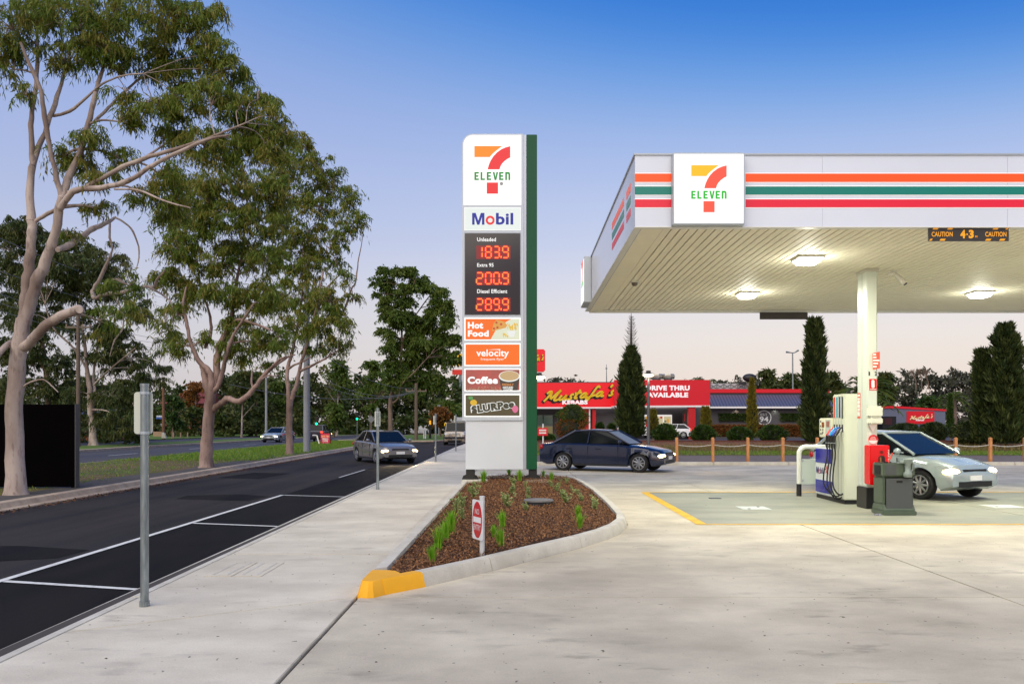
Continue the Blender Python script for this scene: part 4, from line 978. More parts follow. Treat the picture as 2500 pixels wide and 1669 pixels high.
q = MB(); frustum(q, (BX0+.012,BX1-.012,BY0+.03,BY1-.02), (BX0,BX1,BY0-.005,BY1+.005), .69, .72); frustum(q, (BX0,BX1,BY0-.005,BY1+.005), (BX0+.008,BX1-.008,BY0+.002,BY1-.002), .7205, .95); hd = q.build("hood", bg, bt, bevel=.02)
q = MB(); q.box(BX0+.05, BX1-.03, BY0+.004, BY0+.03, .1, .69); fp_ = q.build("front_door", bgrey, bt, bevel=.015)
q = MB(); q.box(BX0+.25, BX0+.36, BY0-.001, BY0+.0035, .595, .635); q.build("door_slot", black_matt, fp_, bevel=.0)
q = MB(); q.box(BX0+.04, BX0+.24, BY0-.012, BY0-.0055, .74, .93); q.build("front_pocket", bgrey, hd)
q = MB(); q.box(BX0-.006, BX0-.0005, BY0+.1, BY0+.36, .74, .91); q.build("side_opening", black_matt, hd)
q = MB(); q.box(BX0+.02, BX0+.3, BY0+.08, BY0+.38, .951, .957); q.build("top_opening", black_matt, hd)
sq = thing("squeegee", "red-handled squeegee standing in the forecourt bin", "squeegee", (BX0+.17, 15.2, .95))
q = MB(); q.tube([(BX0+.15, 15.2, .90), (BX0+.24, 15.18, 1.14)], [.012, .014], 8); q.build("handle", mat("handle_red", (226,70,50), .4), sq)
q = MB(); q.box(BX0+.08, BX0+.22, 15.19, 15.22, .958, .975); q.build("blade_holder", black_matt, sq)
wc = thing("watering_can", "grey plastic water jug hooked on the corner of the forecourt bin", "water jug", (BX1-.12, BY0-.03, .72))
jg = mat("jug_grey", (128,140,134), .45); jx = BX1-.17
q = MB(); q.lathe([(.06,.0),(.075,.02),(.075,.08),(.05,.11),(.05,.24),(.075,.28),(.08,.33),(.06,.345)], (jx, BY0-.07, .70), 14); q.build("body", jg, wc, smooth=40)
q = MB(); q.tube([(jx-.06, BY0-.07, 1.0), (jx-.13, BY0-.06, .96), (jx-.16, BY0-.05, 1.02)], [.02,.016,.022], 8); q.build("spout", jg, wc)
q = MB(); q.tube([(jx+.06, BY0-.07, 1.0), (jx+.1, BY0-.07, .95), (jx+.09, BY0-.07, .84), (jx+.055, BY0-.07, .80)], .014, 8); q.build("handle", jg, wc)
lt = MB(); lt.box(6.5, 6.62, 15.0, 15.06, .001, .03); lt.box(6.56, 6.6, 14.95, 15.0, .001, .02)
lt = lt.build("crumpled_wrapper", mat("wrapper", (60,64,96), .5, var=.6, scale=40, col2=(200,200,206)), None, origin=(6.56,15.0,0), bevel=.008, label="crumpled blue and white wrapper beside the forecourt bin", cat="wrapper")
# ------------------------------------------------------------------ land beyond the forecourt
strip("gravel_apron", lambda y: -1.35-.0115*y if y < 34 else -1.5, 60, yrange(32.9, 41, 5), .05, gravel)
strip("rough_grass", -1.5, 60, yrange(41, 51.2, 4), .055, verge_dirt)
strip("car_park", -1.5, 120, yrange(51.2, 140, 6), .04, carpark)
gk = thing("gravel_kerb", "concrete kerb along the gravel in front of the rope fence", "kerb", (3, 32.7, 0), kind="structure")
for i in range(14):
    a = -1.3+i*3.0
    q = MB(); q.box(a+.006, a+2.994, 32.62, 32.9, -.1, .13); q.build("kerb_stone", kerb_conc, gk, bevel=.03)
# grass on the verge strips
blade_m = leaf_mat("grass_blade", (82,128,24), (112,148,38), (150,148,74), .3)
dry_m = leaf_mat("dry_blade", (120,104,62), (148,130,82), (96,96,44), .25)
def grass_field(name, x0, x1, y0, y1, n, h, w, m, label, z=0.0, xf=None):
    x = npr.uniform(x0, x1, n); y = npr.uniform(y0, y1, n)
    if xf: k = x < np.array([xf(t) for t in y]); x, y = x[k], y[k]
    n = len(x); zz = z+np.where(y > 60, -.0045*(y-60), 0)
    d = np.stack([npr.normal(0, .45, n), npr.normal(0, .45, n), np.ones(n)], 1)
    leaf_object(name, np.stack([x, y, zz], 1), d, h*npr.uniform(.4, 1.3, n), np.full(n, w), npr.uniform(0, 1, n), m, label=label, cat="grass", kind="stuff")
grass_field("verge_grass", -18.2, -10.9, 36, 80, 26000, .11, .03, blade_m, "short green grass on the verge around the gum trees", 0, lambda y: KL(y)-.5)
grass_field("sparse_grass", -18.2, -11.8, 14, 37, 5200, .07, .025, blade_m, "thin patchy grass on the bare verge by the black panel", 0, lambda y: KL(y)-1.4)
grass_field("rough_grass_blades", -1.3, 40, 41, 46.5, 16000, .12, .03, blade_m, "mown green grass behind the rope fence", .05)
grass_field("dry_grass", -1.3, 40, 46, 51, 15000, .42, .022, dry_m, "tall dry grass in front of the brick wall", .05)
# rope fence
WD = 32.4
post_m = mat("timber_post", (214,150,92), .7, var=.3, scale=6, stretch=(6,6,.8), col2=(176,112,62))
px_posts = [1652, 1740, 1825.5, 1911, 1995, 2333, 2417.6, 2502]
px_posts = [1652, 1740, 1825.5, 1911, 1995, 2079.5, 2164, 2248.5, 2333, 2417.6, 2502]
rope_m = mat("rope_white", (206,200,190), .8)
fence = thing("rope_fence", "row of square timber posts linked by a white rope beside the gravel", "fence", (8, 33.1, 0))
D_ = 33.15
for i, p_ in enumerate(px_posts):
    X = XW(p_, D_); zt = 1.10
    q = MB(); q.box(X-.055, X+.055, D_-.055, D_+.055, .03, zt-.03)
    q.add([(X-.055,D_-.055,zt-.03),(X+.055,D_-.055,zt-.03),(X+.055,D_+.055,zt-.03),(X-.055,D_+.055,zt-.03),(X-.03,D_-.03,zt),(X+.03,D_-.03,zt),(X+.03,D_+.03,zt),(X-.03,D_+.03,zt)],
          [(0,1,5,4),(1,2,6,5),(2,3,7,6),(3,0,4,7),(4,5,6,7)])
    q.build("post", post_m, fence)
    if i < len(px_posts)-1:
        X2 = XW(px_posts[i+1], D_)
        q = MB(); q.tube([(X+(X2-X)*t, D_, .80-.07*math.sin(math.pi*t)) for t in [k/8 for k in range(9)]], .014, 6); q.build("rope", rope_m, fence)
# brick garden wall
def brick_material():
    m = bpy.data.materials.new("red_brick"); m.use_nodes = True; n, l = m.node_tree.nodes, m.node_tree.links; b = n["Principled BSDF"]
    g = n.new("ShaderNodeNewGeometry"); sx = n.new("ShaderNodeSeparateXYZ"); cb = n.new("ShaderNodeCombineXYZ")
    l.new(g.outputs["Position"], sx.inputs[0]); l.new(sx.outputs[0], cb.inputs[0]); l.new(sx.outputs[2], cb.inputs[1])
    t = n.new("ShaderNodeTexBrick"); t.inputs["Scale"].default_value = 4.2; t.inputs["Color1"].default_value = srgb(124,66,52); t.inputs["Color2"].default_value = srgb(94,50,42)
    t.inputs["Mortar"].default_value = srgb(140,124,112); t.inputs["Mortar Size"].default_value = .03
    l.new(cb.outputs[0], t.inputs[0]); l.new(t.outputs[0], b.inputs["Base Color"]); b.inputs["Roughness"].default_value = .85; return m
brick = brick_material()
bw = thing("brick_wall", "low red brick garden wall behind the rope fence", "wall", (10, 51.4, 0))
q = MB(); q.box(-1.4, 42, 51.25, 51.5, -.1, .52); q.build("brickwork", brick, bw)
q = MB(); q.box(-1.42, 42.02, 51.22, 51.53, .521, .58); q.build("coping", mat("coping_brick", (112,62,50), .85, var=.4, scale=6), bw)
q = MB(); q.box(-1.4, 60, 51.51, 53.6, 0, .46); q.build("planter_soil", mulch_base, kind="structure")
for i, p_ in enumerate((1570, 1672, 1765, 1850, 1905, 2000)):
    q = MB(); X = XW(p_, 54); q.box(X-.55, X+.55, 53.9, 54.05, .06, .3)
    q.build("parking_stop", mat("stop_pale", (176,174,176), .7), None, origin=(X, 54, 0), bevel=.02, label="pale concrete parking stop behind the brick wall, %s from the lamp post" % ordn(i), cat="parking stop", group="parking stops behind the wall")

# ------------------------------------------------------------------ kebab restaurant
BD = 90.0
kx = lambda u: 1300+u/3.92
ky = lambda v: 760+v/3.92
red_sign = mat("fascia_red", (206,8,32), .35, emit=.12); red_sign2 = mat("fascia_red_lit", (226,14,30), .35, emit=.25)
wallg = mat("render_grey", (74,70,72), .8, var=.12, scale=.6); wally = mat("script_yellow", (250,206,40), .4, emit=.45); shad = mat("script_shadow", (24,14,14), .6)
kb = thing("kebab_restaurant", "low grey restaurant with long red MUSTAFA'S KEBABS fascia and drive-through", "building", (XW(1560,BD), BD, .04))
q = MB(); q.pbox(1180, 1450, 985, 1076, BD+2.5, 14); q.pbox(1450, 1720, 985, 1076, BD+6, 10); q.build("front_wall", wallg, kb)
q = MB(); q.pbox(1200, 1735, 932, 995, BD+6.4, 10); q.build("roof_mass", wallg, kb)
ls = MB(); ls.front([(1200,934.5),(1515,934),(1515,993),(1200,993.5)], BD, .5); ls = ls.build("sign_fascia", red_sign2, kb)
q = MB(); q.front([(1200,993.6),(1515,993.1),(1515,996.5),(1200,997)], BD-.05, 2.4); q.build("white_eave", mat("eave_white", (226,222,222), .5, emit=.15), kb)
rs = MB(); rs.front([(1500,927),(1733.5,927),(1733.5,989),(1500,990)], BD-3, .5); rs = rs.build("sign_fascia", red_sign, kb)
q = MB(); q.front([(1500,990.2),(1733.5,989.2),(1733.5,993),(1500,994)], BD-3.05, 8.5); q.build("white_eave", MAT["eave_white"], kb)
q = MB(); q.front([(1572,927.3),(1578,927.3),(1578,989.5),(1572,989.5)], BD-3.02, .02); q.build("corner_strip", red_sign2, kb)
D_ = BD-3.06
q = MB(); q.ptext("DRIVE THRU", kx(1085), kx(1505), ky(708), ky(756), D_, .055); q.ptext("AVAILABLE", kx(1096), kx(1490), ky(775), ky(822), D_, .055); q.build("lettering", mat("sign_letter_white", (240,228,230), .4, emit=.35), rs)
# brush script
S = {}
a_ = [[(.18,.40),(.08,.42),(0,.2),(.04,.02),(.13,.08),(.2,.4)],[(.2,.4),(.18,.08),(.24,0),(.29,.06)]]
s_ = [[(0,.03),(.08,.0),(.13,.1),(.06,.28),(.1,.42),(.17,.39)]]
SCRIPT = [[(0,.70),(.07,.86),(.15,.82),(.11,.4),(.03,.0)],[(.15,.82),(.20,.45),(.25,.14)],[(.25,.14),(.36,.6),(.47,.92)],[(.47,.92),(.40,.4),(.40,.06),(.47,0),(.54,.08)],
          [(.61,.42),(.57,.12),(.63,0),(.71,.08),(.79,.42)],[(.79,.42),(.76,.1),(.82,0),(.88,.06)]]
SCRIPT += [[(x+.9, y) for x, y in s_[0]]]
SCRIPT += [[(1.23,.78),(1.15,.2),(1.18,.02),(1.26,.07)],[(1.08,.48),(1.20,.50),(1.33,.52)]]
SCRIPT += [[(x+1.36, y) for x, y in st] for st in a_]
SCRIPT += [[(1.92,.78),(1.88,.95),(1.81,.85),(1.76,.3),(1.70,-.25),(1.64,-.32),(1.65,-.08),(1.78,.1),(1.92,.16)]]
SCRIPT += [[(x+1.95, y) for x, y in st] for st in a_]
SCRIPT += [[(2.38,.98),(2.34,.74)]]+[[(x+2.42, y) for x, y in s_[0]]]
def catmull(pts, k=5):
    out = []; V = [Vector((a, b)) for a, b in pts]
    for i in range(len(V)-1):
        p0, p1, p2, p3 = V[max(i-1,0)], V[i], V[i+1], V[min(i+2,len(V)-1)]
        for s in range(k):
            t = s/k; p = .5*((2*p1)+(p2-p0)*t+(2*p0-5*p1+4*p2-p3)*t*t+(3*p1-p0-3*p2+p3)*t**3); out.append((p.x, p.y))
    out.append(tuple(V[-1])); return out
def script(px0, px1, py_base0, py_base1, h_px, D, w, dx=0, dy=0):
    q = MB(); W = 2.6
    for st in SCRIPT:
        pp = []
        for x, y in catmull(st):
            xs = x+.22*y; t = xs/W; b = py_base0+(py_base1-py_base0)*t
            pp.append((XW(px0+(px1-px0)*t+dx, D), ZW(b-y*h_px+dy, D)))
        q.ribbon(pp, w, (0,D,0), (1,0,0), (0,0,1), (0,-1,0))
    return q
script(kx(100), kx(772), ky(862), ky(800), 26, BD-.04, .36, -4, 3.5).build("script_shadow", shad, ls)
script(kx(100), kx(772), ky(862), ky(800), 26, BD-.05, .32, -2, 1.8).build("script_shadow", shad, ls)
script(kx(100), kx(772), ky(862), ky(800), 26, BD-.07, .22).build("script_lettering", wally, ls)
q = MB(); q.ptext("KEBABS", kx(285), kx(528), ky(848), ky(889), BD-.09, .06); q.build("lettering", MAT["sign_letter_white"], ls)
# posts, doors and windows below the fascia
for a, b in ((1446.5, 1455), (1681, 1698)):
    q = MB(); q.pbox(a, b, 992, 1075, BD-2.9 if a > 1500 else BD+.3, .7); q.build("red_pillar", mat("pillar_red", (196,10,24), .4), kb)
q = MB(); q.pbox(1438, 1441, 996, 1072, BD+.4, .2); q.build("white_pole", MAT["eave_white"], kb)
q = MB(); q.pbox(1368, 1438, 996, 1068, BD+2.3, .15); q.build("red_panel", mat("panel_red", (200,50,40), .5, emit=.15), kb)
q = MB(); q.pbox(1456, 1512, 1009, 1072, BD+2.2, .12); q.build("roller_door", mat("door_grey", (104,102,106), .6), kb)
for a, b in ((1312, 1325.5), (1327, 1350)):
    w_ = MB(); w_.pbox(a, b, 1012, 1062, BD+2.35, .12); w_ = w_.build("window", mat("frame_grey", (90,96,96), .4), kb)
    q = MB(); q.pbox(a+1, b-1, 1014, 1036, BD+2.3, .04); q.build("pane", mat("shop_glass", (64,82,76), .08, emit=.12, ecol=(120,140,120)), w_)
    q = MB(); q.pbox(a+1, b-1, 1040, 1060, BD+2.3, .04); q.build("pane", mat("shop_glass_warm", (110,104,76), .1, emit=.25, ecol=(170,150,90)), w_)
wd = MB(); wd.pbox(1574, 1640.5, 1012, 1047, BD+5.8, .15); wd = wd.build("lit_window", mat("eave_lit", (246,240,236), .4, emit=.8), kb)
for a, b, c, d, m_ in ((1576,1583,1016,1026,"w_amber"),(1576,1583,1027,1042,"w_red"),(1605,1618,1016,1034,"w_cream"),(1605,1618,1035,1045,"w_red"),(1621,1638,1016,1033,"w_cream"),(1621,1638,1034,1045,"w_red"),
                    (1612,1617,1016,1021,"w_red"),(1628,1633,1022,1031,"w_amber"),(1622,1627,1026,1030,"w_teal")):
    cc_ = dict(w_amber=(246,176,70), w_red=(216,40,36), w_cream=(226,214,170), w_teal=(90,120,110))[m_]
    q = MB(); q.pbox(a, b, c, d, BD+5.72-(.03 if b-a < 6 else 0), .03); q.build("pane", mat(m_, cc_, .4, emit=.65), wd)
q = MB(); q.pbox(1668, 1679, 1001, 1040, BD+3, .3); q.build("door_leaf", mat("door_brown", (112,98,86), .6), kb)
q = MB(); q.pbox(1670.5, 1673, 1010, 1028, BD+2.9, .05); q.build("door_sticker", mat("sticker_red", (206,60,60), .4, emit=.2), kb)
# right wing with metal mansard
rw = thing("restaurant_wing", "grey wing with ribbed metal mansard roof and round EST 94 emblem", "building", (XW(1860,BD+4), BD+4, .04))
RD = BD+4; sx6 = lambda u: 1700+u/3.92
sy6 = lambda v: 760+v/3.92
q = MB(); q.pbox(1690, 2024, 992, 1075, RD, 12); q.build("wall", mat("render_charcoal", (88,84,88), .8, var=.12, scale=.6), rw)
ms = MB(); zA, zB = ZW(992, RD), ZW(962, RD)
ms.add([(XW(1733,RD),RD-1.2,zA),(XW(2027,RD),RD-1.2,zA),(XW(2027,RD),RD+1.2,zB),(XW(1733,RD),RD+1.2,zB),(XW(1733,RD),RD+1.2,zA),(XW(2027,RD),RD+1.2,zA)], [(0,1,2,3),(0,3,4),(1,5,2),(0,4,5,1),(3,2,5,4)])
ms = ms.build("mansard_roof", mat("roof_metal", (104,108,128), .4, .4), rw)
q = MB(); xx = XW(1733,RD)+.2
while xx < XW(2027,RD):
    q.add([(xx,RD-1.22,zA+.02),(xx+.07,RD-1.22,zA+.02),(xx+.07,RD+1.18,zB+.03),(xx,RD+1.18,zB+.03),(xx,RD-1.16,zA-.04),(xx+.07,RD-1.16,zA-.04),(xx+.07,RD+1.22,zB-.03),(xx,RD+1.22,zB-.03)], [(0,1,2,3),(0,3,7,4),(1,5,6,2),(4,7,6,5),(0,4,5,1)]); xx += .36
q.build("roof_ribs", mat("roof_rib", (78,82,100), .4, .4), ms)
q = MB(); q.pbox(1733, 2027, 992, 996, RD-1.25, 1.2); q.build("white_eave", MAT["eave_white"], rw)
q = MB(); q.pbox(1733, 2026, 949.5, 958.5, RD+1.2, 1); q.build("red_parapet", red_sign, rw)
q = MB(); q.pbox(1733, 2024, 958.6, 962, RD+1.3, 6); q.build("parapet_back", wallg, rw)
q = MB(); q.pbox(1733, 1834, 936, 949, RD+4, 5); q.build("roof_plant", mat("plant_pale", (186,184,188), .6), rw)
q = MB()
for a in range(1733, 1834, 17):
    for s in (0, 1): q.tube([P(a, 948 if s else 937, RD+3.95), P(a+17, 937 if s else 948, RD+3.95)], .04, 4)
    q.tube([P(a, 949, RD+3.95), P(a, 934, RD+3.95)], .06, 4)
q.build("lattice_brace", galv, rw)
q = MB(); q.ball(P(1830, 922, RD+3), (.85,.6,.5), 14); q.box(XW(1822,RD), XW(1838,RD), RD+2.7, RD+3.3, ZW(936,RD), ZW(928,RD)); q.build("roof_vent", mat("vent_black", (30,30,32), .5), rw, smooth=50)
c_ = (XW(sx6(648),RD-.03), RD-.03, ZW(sy6(1016),RD)); rr = 17*RD/F
q = MB(); q.ribbon([(rr*math.cos(i*math.pi/20), rr*math.sin(i*math.pi/20)) for i in range(41)], .09, c_, (1,0,0), (0,0,1), (0,-1,0))
q.text("EST", -.40, .40, .22, .50, c_, (1,0,0), (0,0,1), (0,-1,0)); q.text("94", -.5, .5, -.48, .14, c_, (1,0,0), (0,0,1), (0,-1,0), 0, .02); q.build("round_emblem", mat("emblem_white", (226,226,226), .5), rw)
for u, cc_ in ((378, (1,.82,.55)), (752, (.9,1,.78))):
    xx = XW(sx6(u), RD); zz = ZW(sy6(925), RD)
    q = MB(); q.box(xx-.12, xx+.12, RD-.35, RD-.2, zz+.02, zz+.1); q.build("wall_light", mat("downlight%d" % u, (255,240,210), .4, emit=4), rw)
    ld = bpy.data.lights.new("wall_lamp", 'SPOT'); ld.energy = 60; ld.color = cc_; ld.spot_size = math.radians(110); ld.spot_blend = .7; ld.shadow_soft_size = .1
    lo = bpy.data.objects.new("wall_lamp", ld); COL.objects.link(lo); lo.parent = rw; lo.location = Vector((xx, RD-.3, zz-.02))-OFF[rw.name]; lo.rotation_euler = (math.radians(12), 0, 0)
# roof ventilators on the restaurant
for i, p_ in enumerate((kx(1187), kx(1297))):
    D_ = BD+8; X = XW(p_, D_)
    v = thing("roof_ventilator", "shiny steel roof ventilator above the drive-through sign, %s one" % ("left" if i == 0 else "right"), "ventilator", (X, D_, ZW(930,D_)), "roof ventilators")
    q = MB(); q.lathe([(.5,ZW(930,D_)),(.5,ZW(925,D_))], (X, D_, 0), 14); q.build("neck", galv, v)
    q = MB(); q.lathe([(.75,ZW(925,D_)),(.82,ZW(920,D_)),(.82,ZW(916,D_)),(.72,ZW(913,D_)),(.4,ZW(913,D_))], (X, D_, 0), 14); q.build("cowl", mat("steel_cowl", (176,172,160), .25, .7), v)
q = MB(); q.tube([P(1481, 938, BD+9), P(1480.5, 889, BD+9)], [.07,.03], 5); q.box(XW(1478.5,BD+9), XW(1482.5,BD+9), BD+8.9, BD+9.1, ZW(901,BD+9), ZW(897,BD+9))
q.build("roof_antenna", galv, None, origin=P(1481,938,BD+9), label="thin antenna mast on the restaurant roof", cat="antenna")
# second small building
SD = 104.0
sb = thing("kebab_annexe", "small blue-grey building with red parapet and MUSTAFA'S KEBABS sign", "building", (XW(2230,SD), SD, .04))
q = MB(); q.front([(2110,995),(2187,993),(2308,1003),(2308,1055),(2110,1055)], SD, 8); q.build("wall", mat("annexe_blue", (104,110,132), .7, var=.1, scale=.5), sb)
q = MB(); q.front([(2108,993),(2187,990.5),(2310,999),(2310,1003.4),(2187,996),(2108,998)], SD-.1, .4); q.build("red_parapet", red_sign, sb)
bs = MB(); bs.pbox(2214, 2281, 1003.5, 1034, SD-.1, .08); bs = bs.build("sign_board", red_sign, sb)
script(2221, 2276, 1024, 1019, 9, SD-.13, .12, -.6, .8).build("script_shadow", shad, bs)
script(2221, 2276, 1024, 1019, 9, SD-.15, .085).build("script_lettering", mat("script_cream", (240,216,170), .4, emit=.2), bs)
q = MB(); q.ptext("KEBABS", 2236, 2256, 1023.5, 1027, SD-.15, .05); q.build("lettering", MAT["sign_letter_white"], bs)
q = MB(); q.pbox(2155, 2188, 1016, 1052, SD-1.5, 1.4); q.build("menu_cabinet", black_matt, sb)
q = MB(); q.pbox(2160, 2178, 1020, 1036, SD-1.54, .03); q.build("menu_screen", mat("menu_dark_red", (60,14,24), .3), sb)
# pylon signs seen past the price sign
PD = 70.0
py = thing("restaurant_pylon", "red rounded restaurant pylon sign half hidden behind the price sign", "pylon sign", (XW(1290,PD), PD, 0))
q = MB(); q.front([(1262,852),(1327,852),(1331,856),(1331,903),(1327,907),(1262,907)], PD, .5); q.build("cabinet", red_sign2, py)
script(1262, 1326, 884, 878, 13, PD-.02, .2, -1.4, 1.2).build("script_shadow", shad, py)
script(1262, 1326, 884, 878, 13, PD-.04, .12).build("script_lettering", wally, py)
q = MB(); q.pbox(1290, 1300, 907, 1085, PD+.1, .3); q.build("pole", galv, py)
MD = 150.0
mc = thing("arches_pylon", "tall yellow arches sign with a red board behind the gum tree", "pylon sign", (XW(1122,MD), MD, gz(MD)))
q = MB()
for s in (-1, 1):
    q.tube([P(1121+s*7*(1+math.cos(a))*1.0, 893-27*math.sin(a), MD) for a in [i*math.pi/10 for i in range(11)]], .32, 8)
q.build("arches", mat("arch_yellow", (255,200,20), .4, emit=.8), mc); q = MB(); q.pbox(1104, 1140, 902, 914, MD-.1, .6); q.build("board", mat("board_red", (226,40,26), .4, emit=.5), mc)
q = MB(); q.tube([P(1124, 914, MD+.3), P(1124, 1064, MD+.3)], .25, 8); q.build("mast", galv, mc)

# ------------------------------------------------------------------ lamps, poles, signs
def post_lamp(name, lab, px, top, base, D, pole_px=None, on=20):
    X = XW(px, D); Xp = XW(pole_px, D) if pole_px else X; zt = ZW(top, D)
    t = thing(name, lab, "street lamp", (Xp, D, .05))
    q = MB(); q.tube([(Xp, D, .04), (Xp, D, zt-.36)], [.085, .07], 12)
    if pole_px: q.tube([(Xp, D, zt-.4), (X, D, zt-.3)], .04, 8)
    q.build("pole", mat("pole_dark", (96,96,98), .45, .3), t, smooth=50)
    q = MB(); q.lathe([(.1,-.36),(.2,-.33),(.3,-.26),(.26,-.2),(.12,-.16)], (X, D, zt), 18); q.build("lamp_bowl", mat("lamp_glow_%s" % name, (255,236,200), .4, emit=3.0 if not pole_px else 14.0), t, smooth=50)
    q = MB(); q.lathe([(.32,-.2),(.3,-.18),(.12,-.12),(.13,-.02),(.05,0)], (X, D, zt), 18); q.build("lamp_cap", mat("cap_dark", (70,64,58), .5), t, smooth=50)
    ld = bpy.data.lights.new("lamp", 'POINT'); ld.energy = on; ld.color = (1,.85,.6); ld.shadow_soft_size = .2
    lo = bpy.data.objects.new("lamp", ld); COL.objects.link(lo); lo.parent = t; lo.location = Vector((X, D-.1, zt-.5))-OFF[t.name]
post_lamp("lamp_post", "grey post-top lamp in front of the drive-through sign", 1583, 904, 1110, 43)
post_lamp("bracket_lamp", "glaring lamp shining past the green edge of the price sign", 1317, 909, 1110, 43, 1303, 25)
q0 = thing("car_park_light", "tall double-armed car park light behind the restaurant wing", "street lamp", (XW(1935.5,112), 112, 0))
q = MB(); q.tube([P(1936.5, 1060, 112), P(1935, 861, 112)], [.14,.09], 8); q.build("pole", galv, q0)
for s, e in ((-1, (1919, 859)), (1, (1949.5, 854.5))):
    q = MB(); q.tube([P(1935, 861, 112), P(1935+s*5, 860.5, 112), P(*e, 112)], [.07,.07,.14], 6); q.build("arm", galv, q0)
# kerbside parking signs, backs turned to the camera
def kerb_sign(lab, px, py_top, py_base, pl0, pl1, pt, pb, cap=True):
    X, D, _ = G(px, py_base, 0); t = thing("parking_sign", lab, "parking sign", (X, D, 0), "parking signs along the footpath")
    s = D/F; r = max(.03, 0.0375)
    q = MB(); q.tube([(X, D, 0), (X, D, ZW(py_top+4, D))], r*.98, 16); q.build("post", galv, t, smooth=50)
    q = MB(); q.tube([(X, D, -.002), (X, D, .05)], r*1.2, 16); q.build("socket", galv, t, smooth=50)
    q = MB(); q.tube([(X, D, ZW(py_top+7, D)), (X, D, ZW(py_top, D))], r*1.08, 16); q.build("cap", galv, t, smooth=50)
    w, h = (pl1-pl0)*s, (pb-pt)*s; o = Vector((XW((pl0+pl1)/2, D), D+r+.004, ZW((pt+pb)/2, D)))
    plate(t, "plate", w, h, min(.03, w*.2), mat("plate_back", (196,202,192), .4, .1), 0, .004, o, Vector((1,0,0)), Vector((0,1,0)))
    for z in (ZW(pt+3, D), ZW(pb-3, D)):
        q = MB(); q.tube([(X, D, z-.012), (X, D, z+.012)], r*1.12, 16); q.build("clamp", alum, t)
kerb_sign("galvanised parking sign post nearest the camera, plain sign back", 353, 936, 1479, 322, 368, 956, 1059)
kerb_sign("second parking sign post along the footpath, beside the moving sedan", 922, 995, 1194, 914, 928, 1003, 1041)
kerb_sign("third parking sign post along the footpath, past the sedan", 1063.5, 1009, 1127, 1057.5, 1064, 1014, 1036)
kerb_sign("farthest parking sign post, in front of the four-wheel drive", 1113, 1011, 1101, 1108.5, 1113.5, 1014, 1031)
# red bar sign on striped post
X, D, _ = G(1325.5, 1122, .0); D -= .2
t = thing("entry_marker", "small red sign with two white bars on a white and black post", "sign", (X, D, .1))
q = MB(); q.tube([(X, D, .5), (X, D, ZW(1034, D))], .035, 10); q.build("post", mat("post_white", (226,226,226), .5), t)
q = MB(); q.tube([(X, D, 0), (X, D, .5)], .037, 10); q.build("post_foot", black_steel, t)
q = MB(); q.pbox(1313, 1337.5, 1044, 1063, D-.06, .02); q.build("plate", mat("plate_red", (206,22,40), .4, emit=.1), t)
q = MB(); q.pbox(1316.5, 1333.5, 1048, 1051.5, D-.064, .003); q.pbox(1316.5, 1333.5, 1054.5, 1058, D-.064, .003); q.build("white_bars", sw, t)
# black panel beside the big tree
bp = thing("black_panel", "large matt black panel standing on the verge behind the nearest gum tree", "panel", (-13.2, 21.2, 0))
q = MB(); q.box(-16.5, -11.52, 21.2, 21.34, .04, 2.17); q.build("board", mat("panel_black", (4,4,5), .8, spec=.02, var=.5, scale=.8, col2=(8,4,4)), bp)
for a in (-16, -13.8, -11.7):
    q = MB(); q.box(a, a+.08, 21.342, 21.42, 0, 2.1); q.build("upright", black_steel, bp)
q = MB(); q.box(-11.518, -11.49, 21.18, 21.36, .02, 2.18); q.build("edge_trim", mat("edge_grey", (60,62,64), .5), bp)
# utility poles
def pole(name, lab, px, py_top, base, D, r0, r1, m, arm=None):
    X = XW(px, D); zb = gz(D)-.05
    t = thing(name, lab, "utility pole", (X, D, zb))
    q = MB(); q.tube([(X, D, zb), (X, D, ZW(py_top, D))], [r0, r1], 14); q.build("shaft", m, t, smooth=50)
    if arm:
        q = MB(); q.box(X-arm, X+arm, D-.06, D+.06, ZW(py_top, D)-.9, ZW(py_top, D)-.76); q.build("crossarm", mat("arm_timber", (110,98,86), .8), t)
        for s in (-1, -.4, .4, 1):
            q = MB(); q.lathe([(.03,0),(.06,.05),(.03,.12),(.05,.16)], (X+s*arm*.93, D, ZW(py_top, D)-.76), 8); q.build("insulator", mat("porcelain", (150,120,100), .3), t)
    return t
pc = mat("pole_concrete", (150,152,158), .8, var=.15, scale=1.5); pt_ = mat("pole_timber", (112,96,82), .85, var=.3, scale=2, stretch=(4,4,.5))
pole("concrete_pole", "thick grey concrete power pole on the verge beside the third gum tree", 749, 560, 1103, 47, .2, .14, pc, .0)
pole("timber_pole", "slim grey pole beyond the highway, left of the concrete pole", 650, 915, 1060, 105, .17, .12, pc)
pole("timber_pole", "grey timber pole rising behind the black panel", 191, 770, 1085, 58, .15, .12, pt_, .9)
pole("timber_pole", "timber power pole beside the farthest gum tree", 1016, 935, 1072, 86, .2, .16, pt_, 1.1)
sp = pole("street_name_pole", "brown timber pole with a blue street name blade across the highway", 399, 920, 1068, 92, .17, .14, mat("pole_brown", (120,84,60), .85))
q = MB(); q.pbox(382, 397, 1014, 1017.5, 91.9, .05); q.build("name_blade", mat("blade_white", (200,206,214), .5), sp)
q = MB(); q.pbox(381, 397, 1018, 1022, 91.9, .05); q.build("name_blade", mat("blade_blue", (50,90,170), .5), sp)
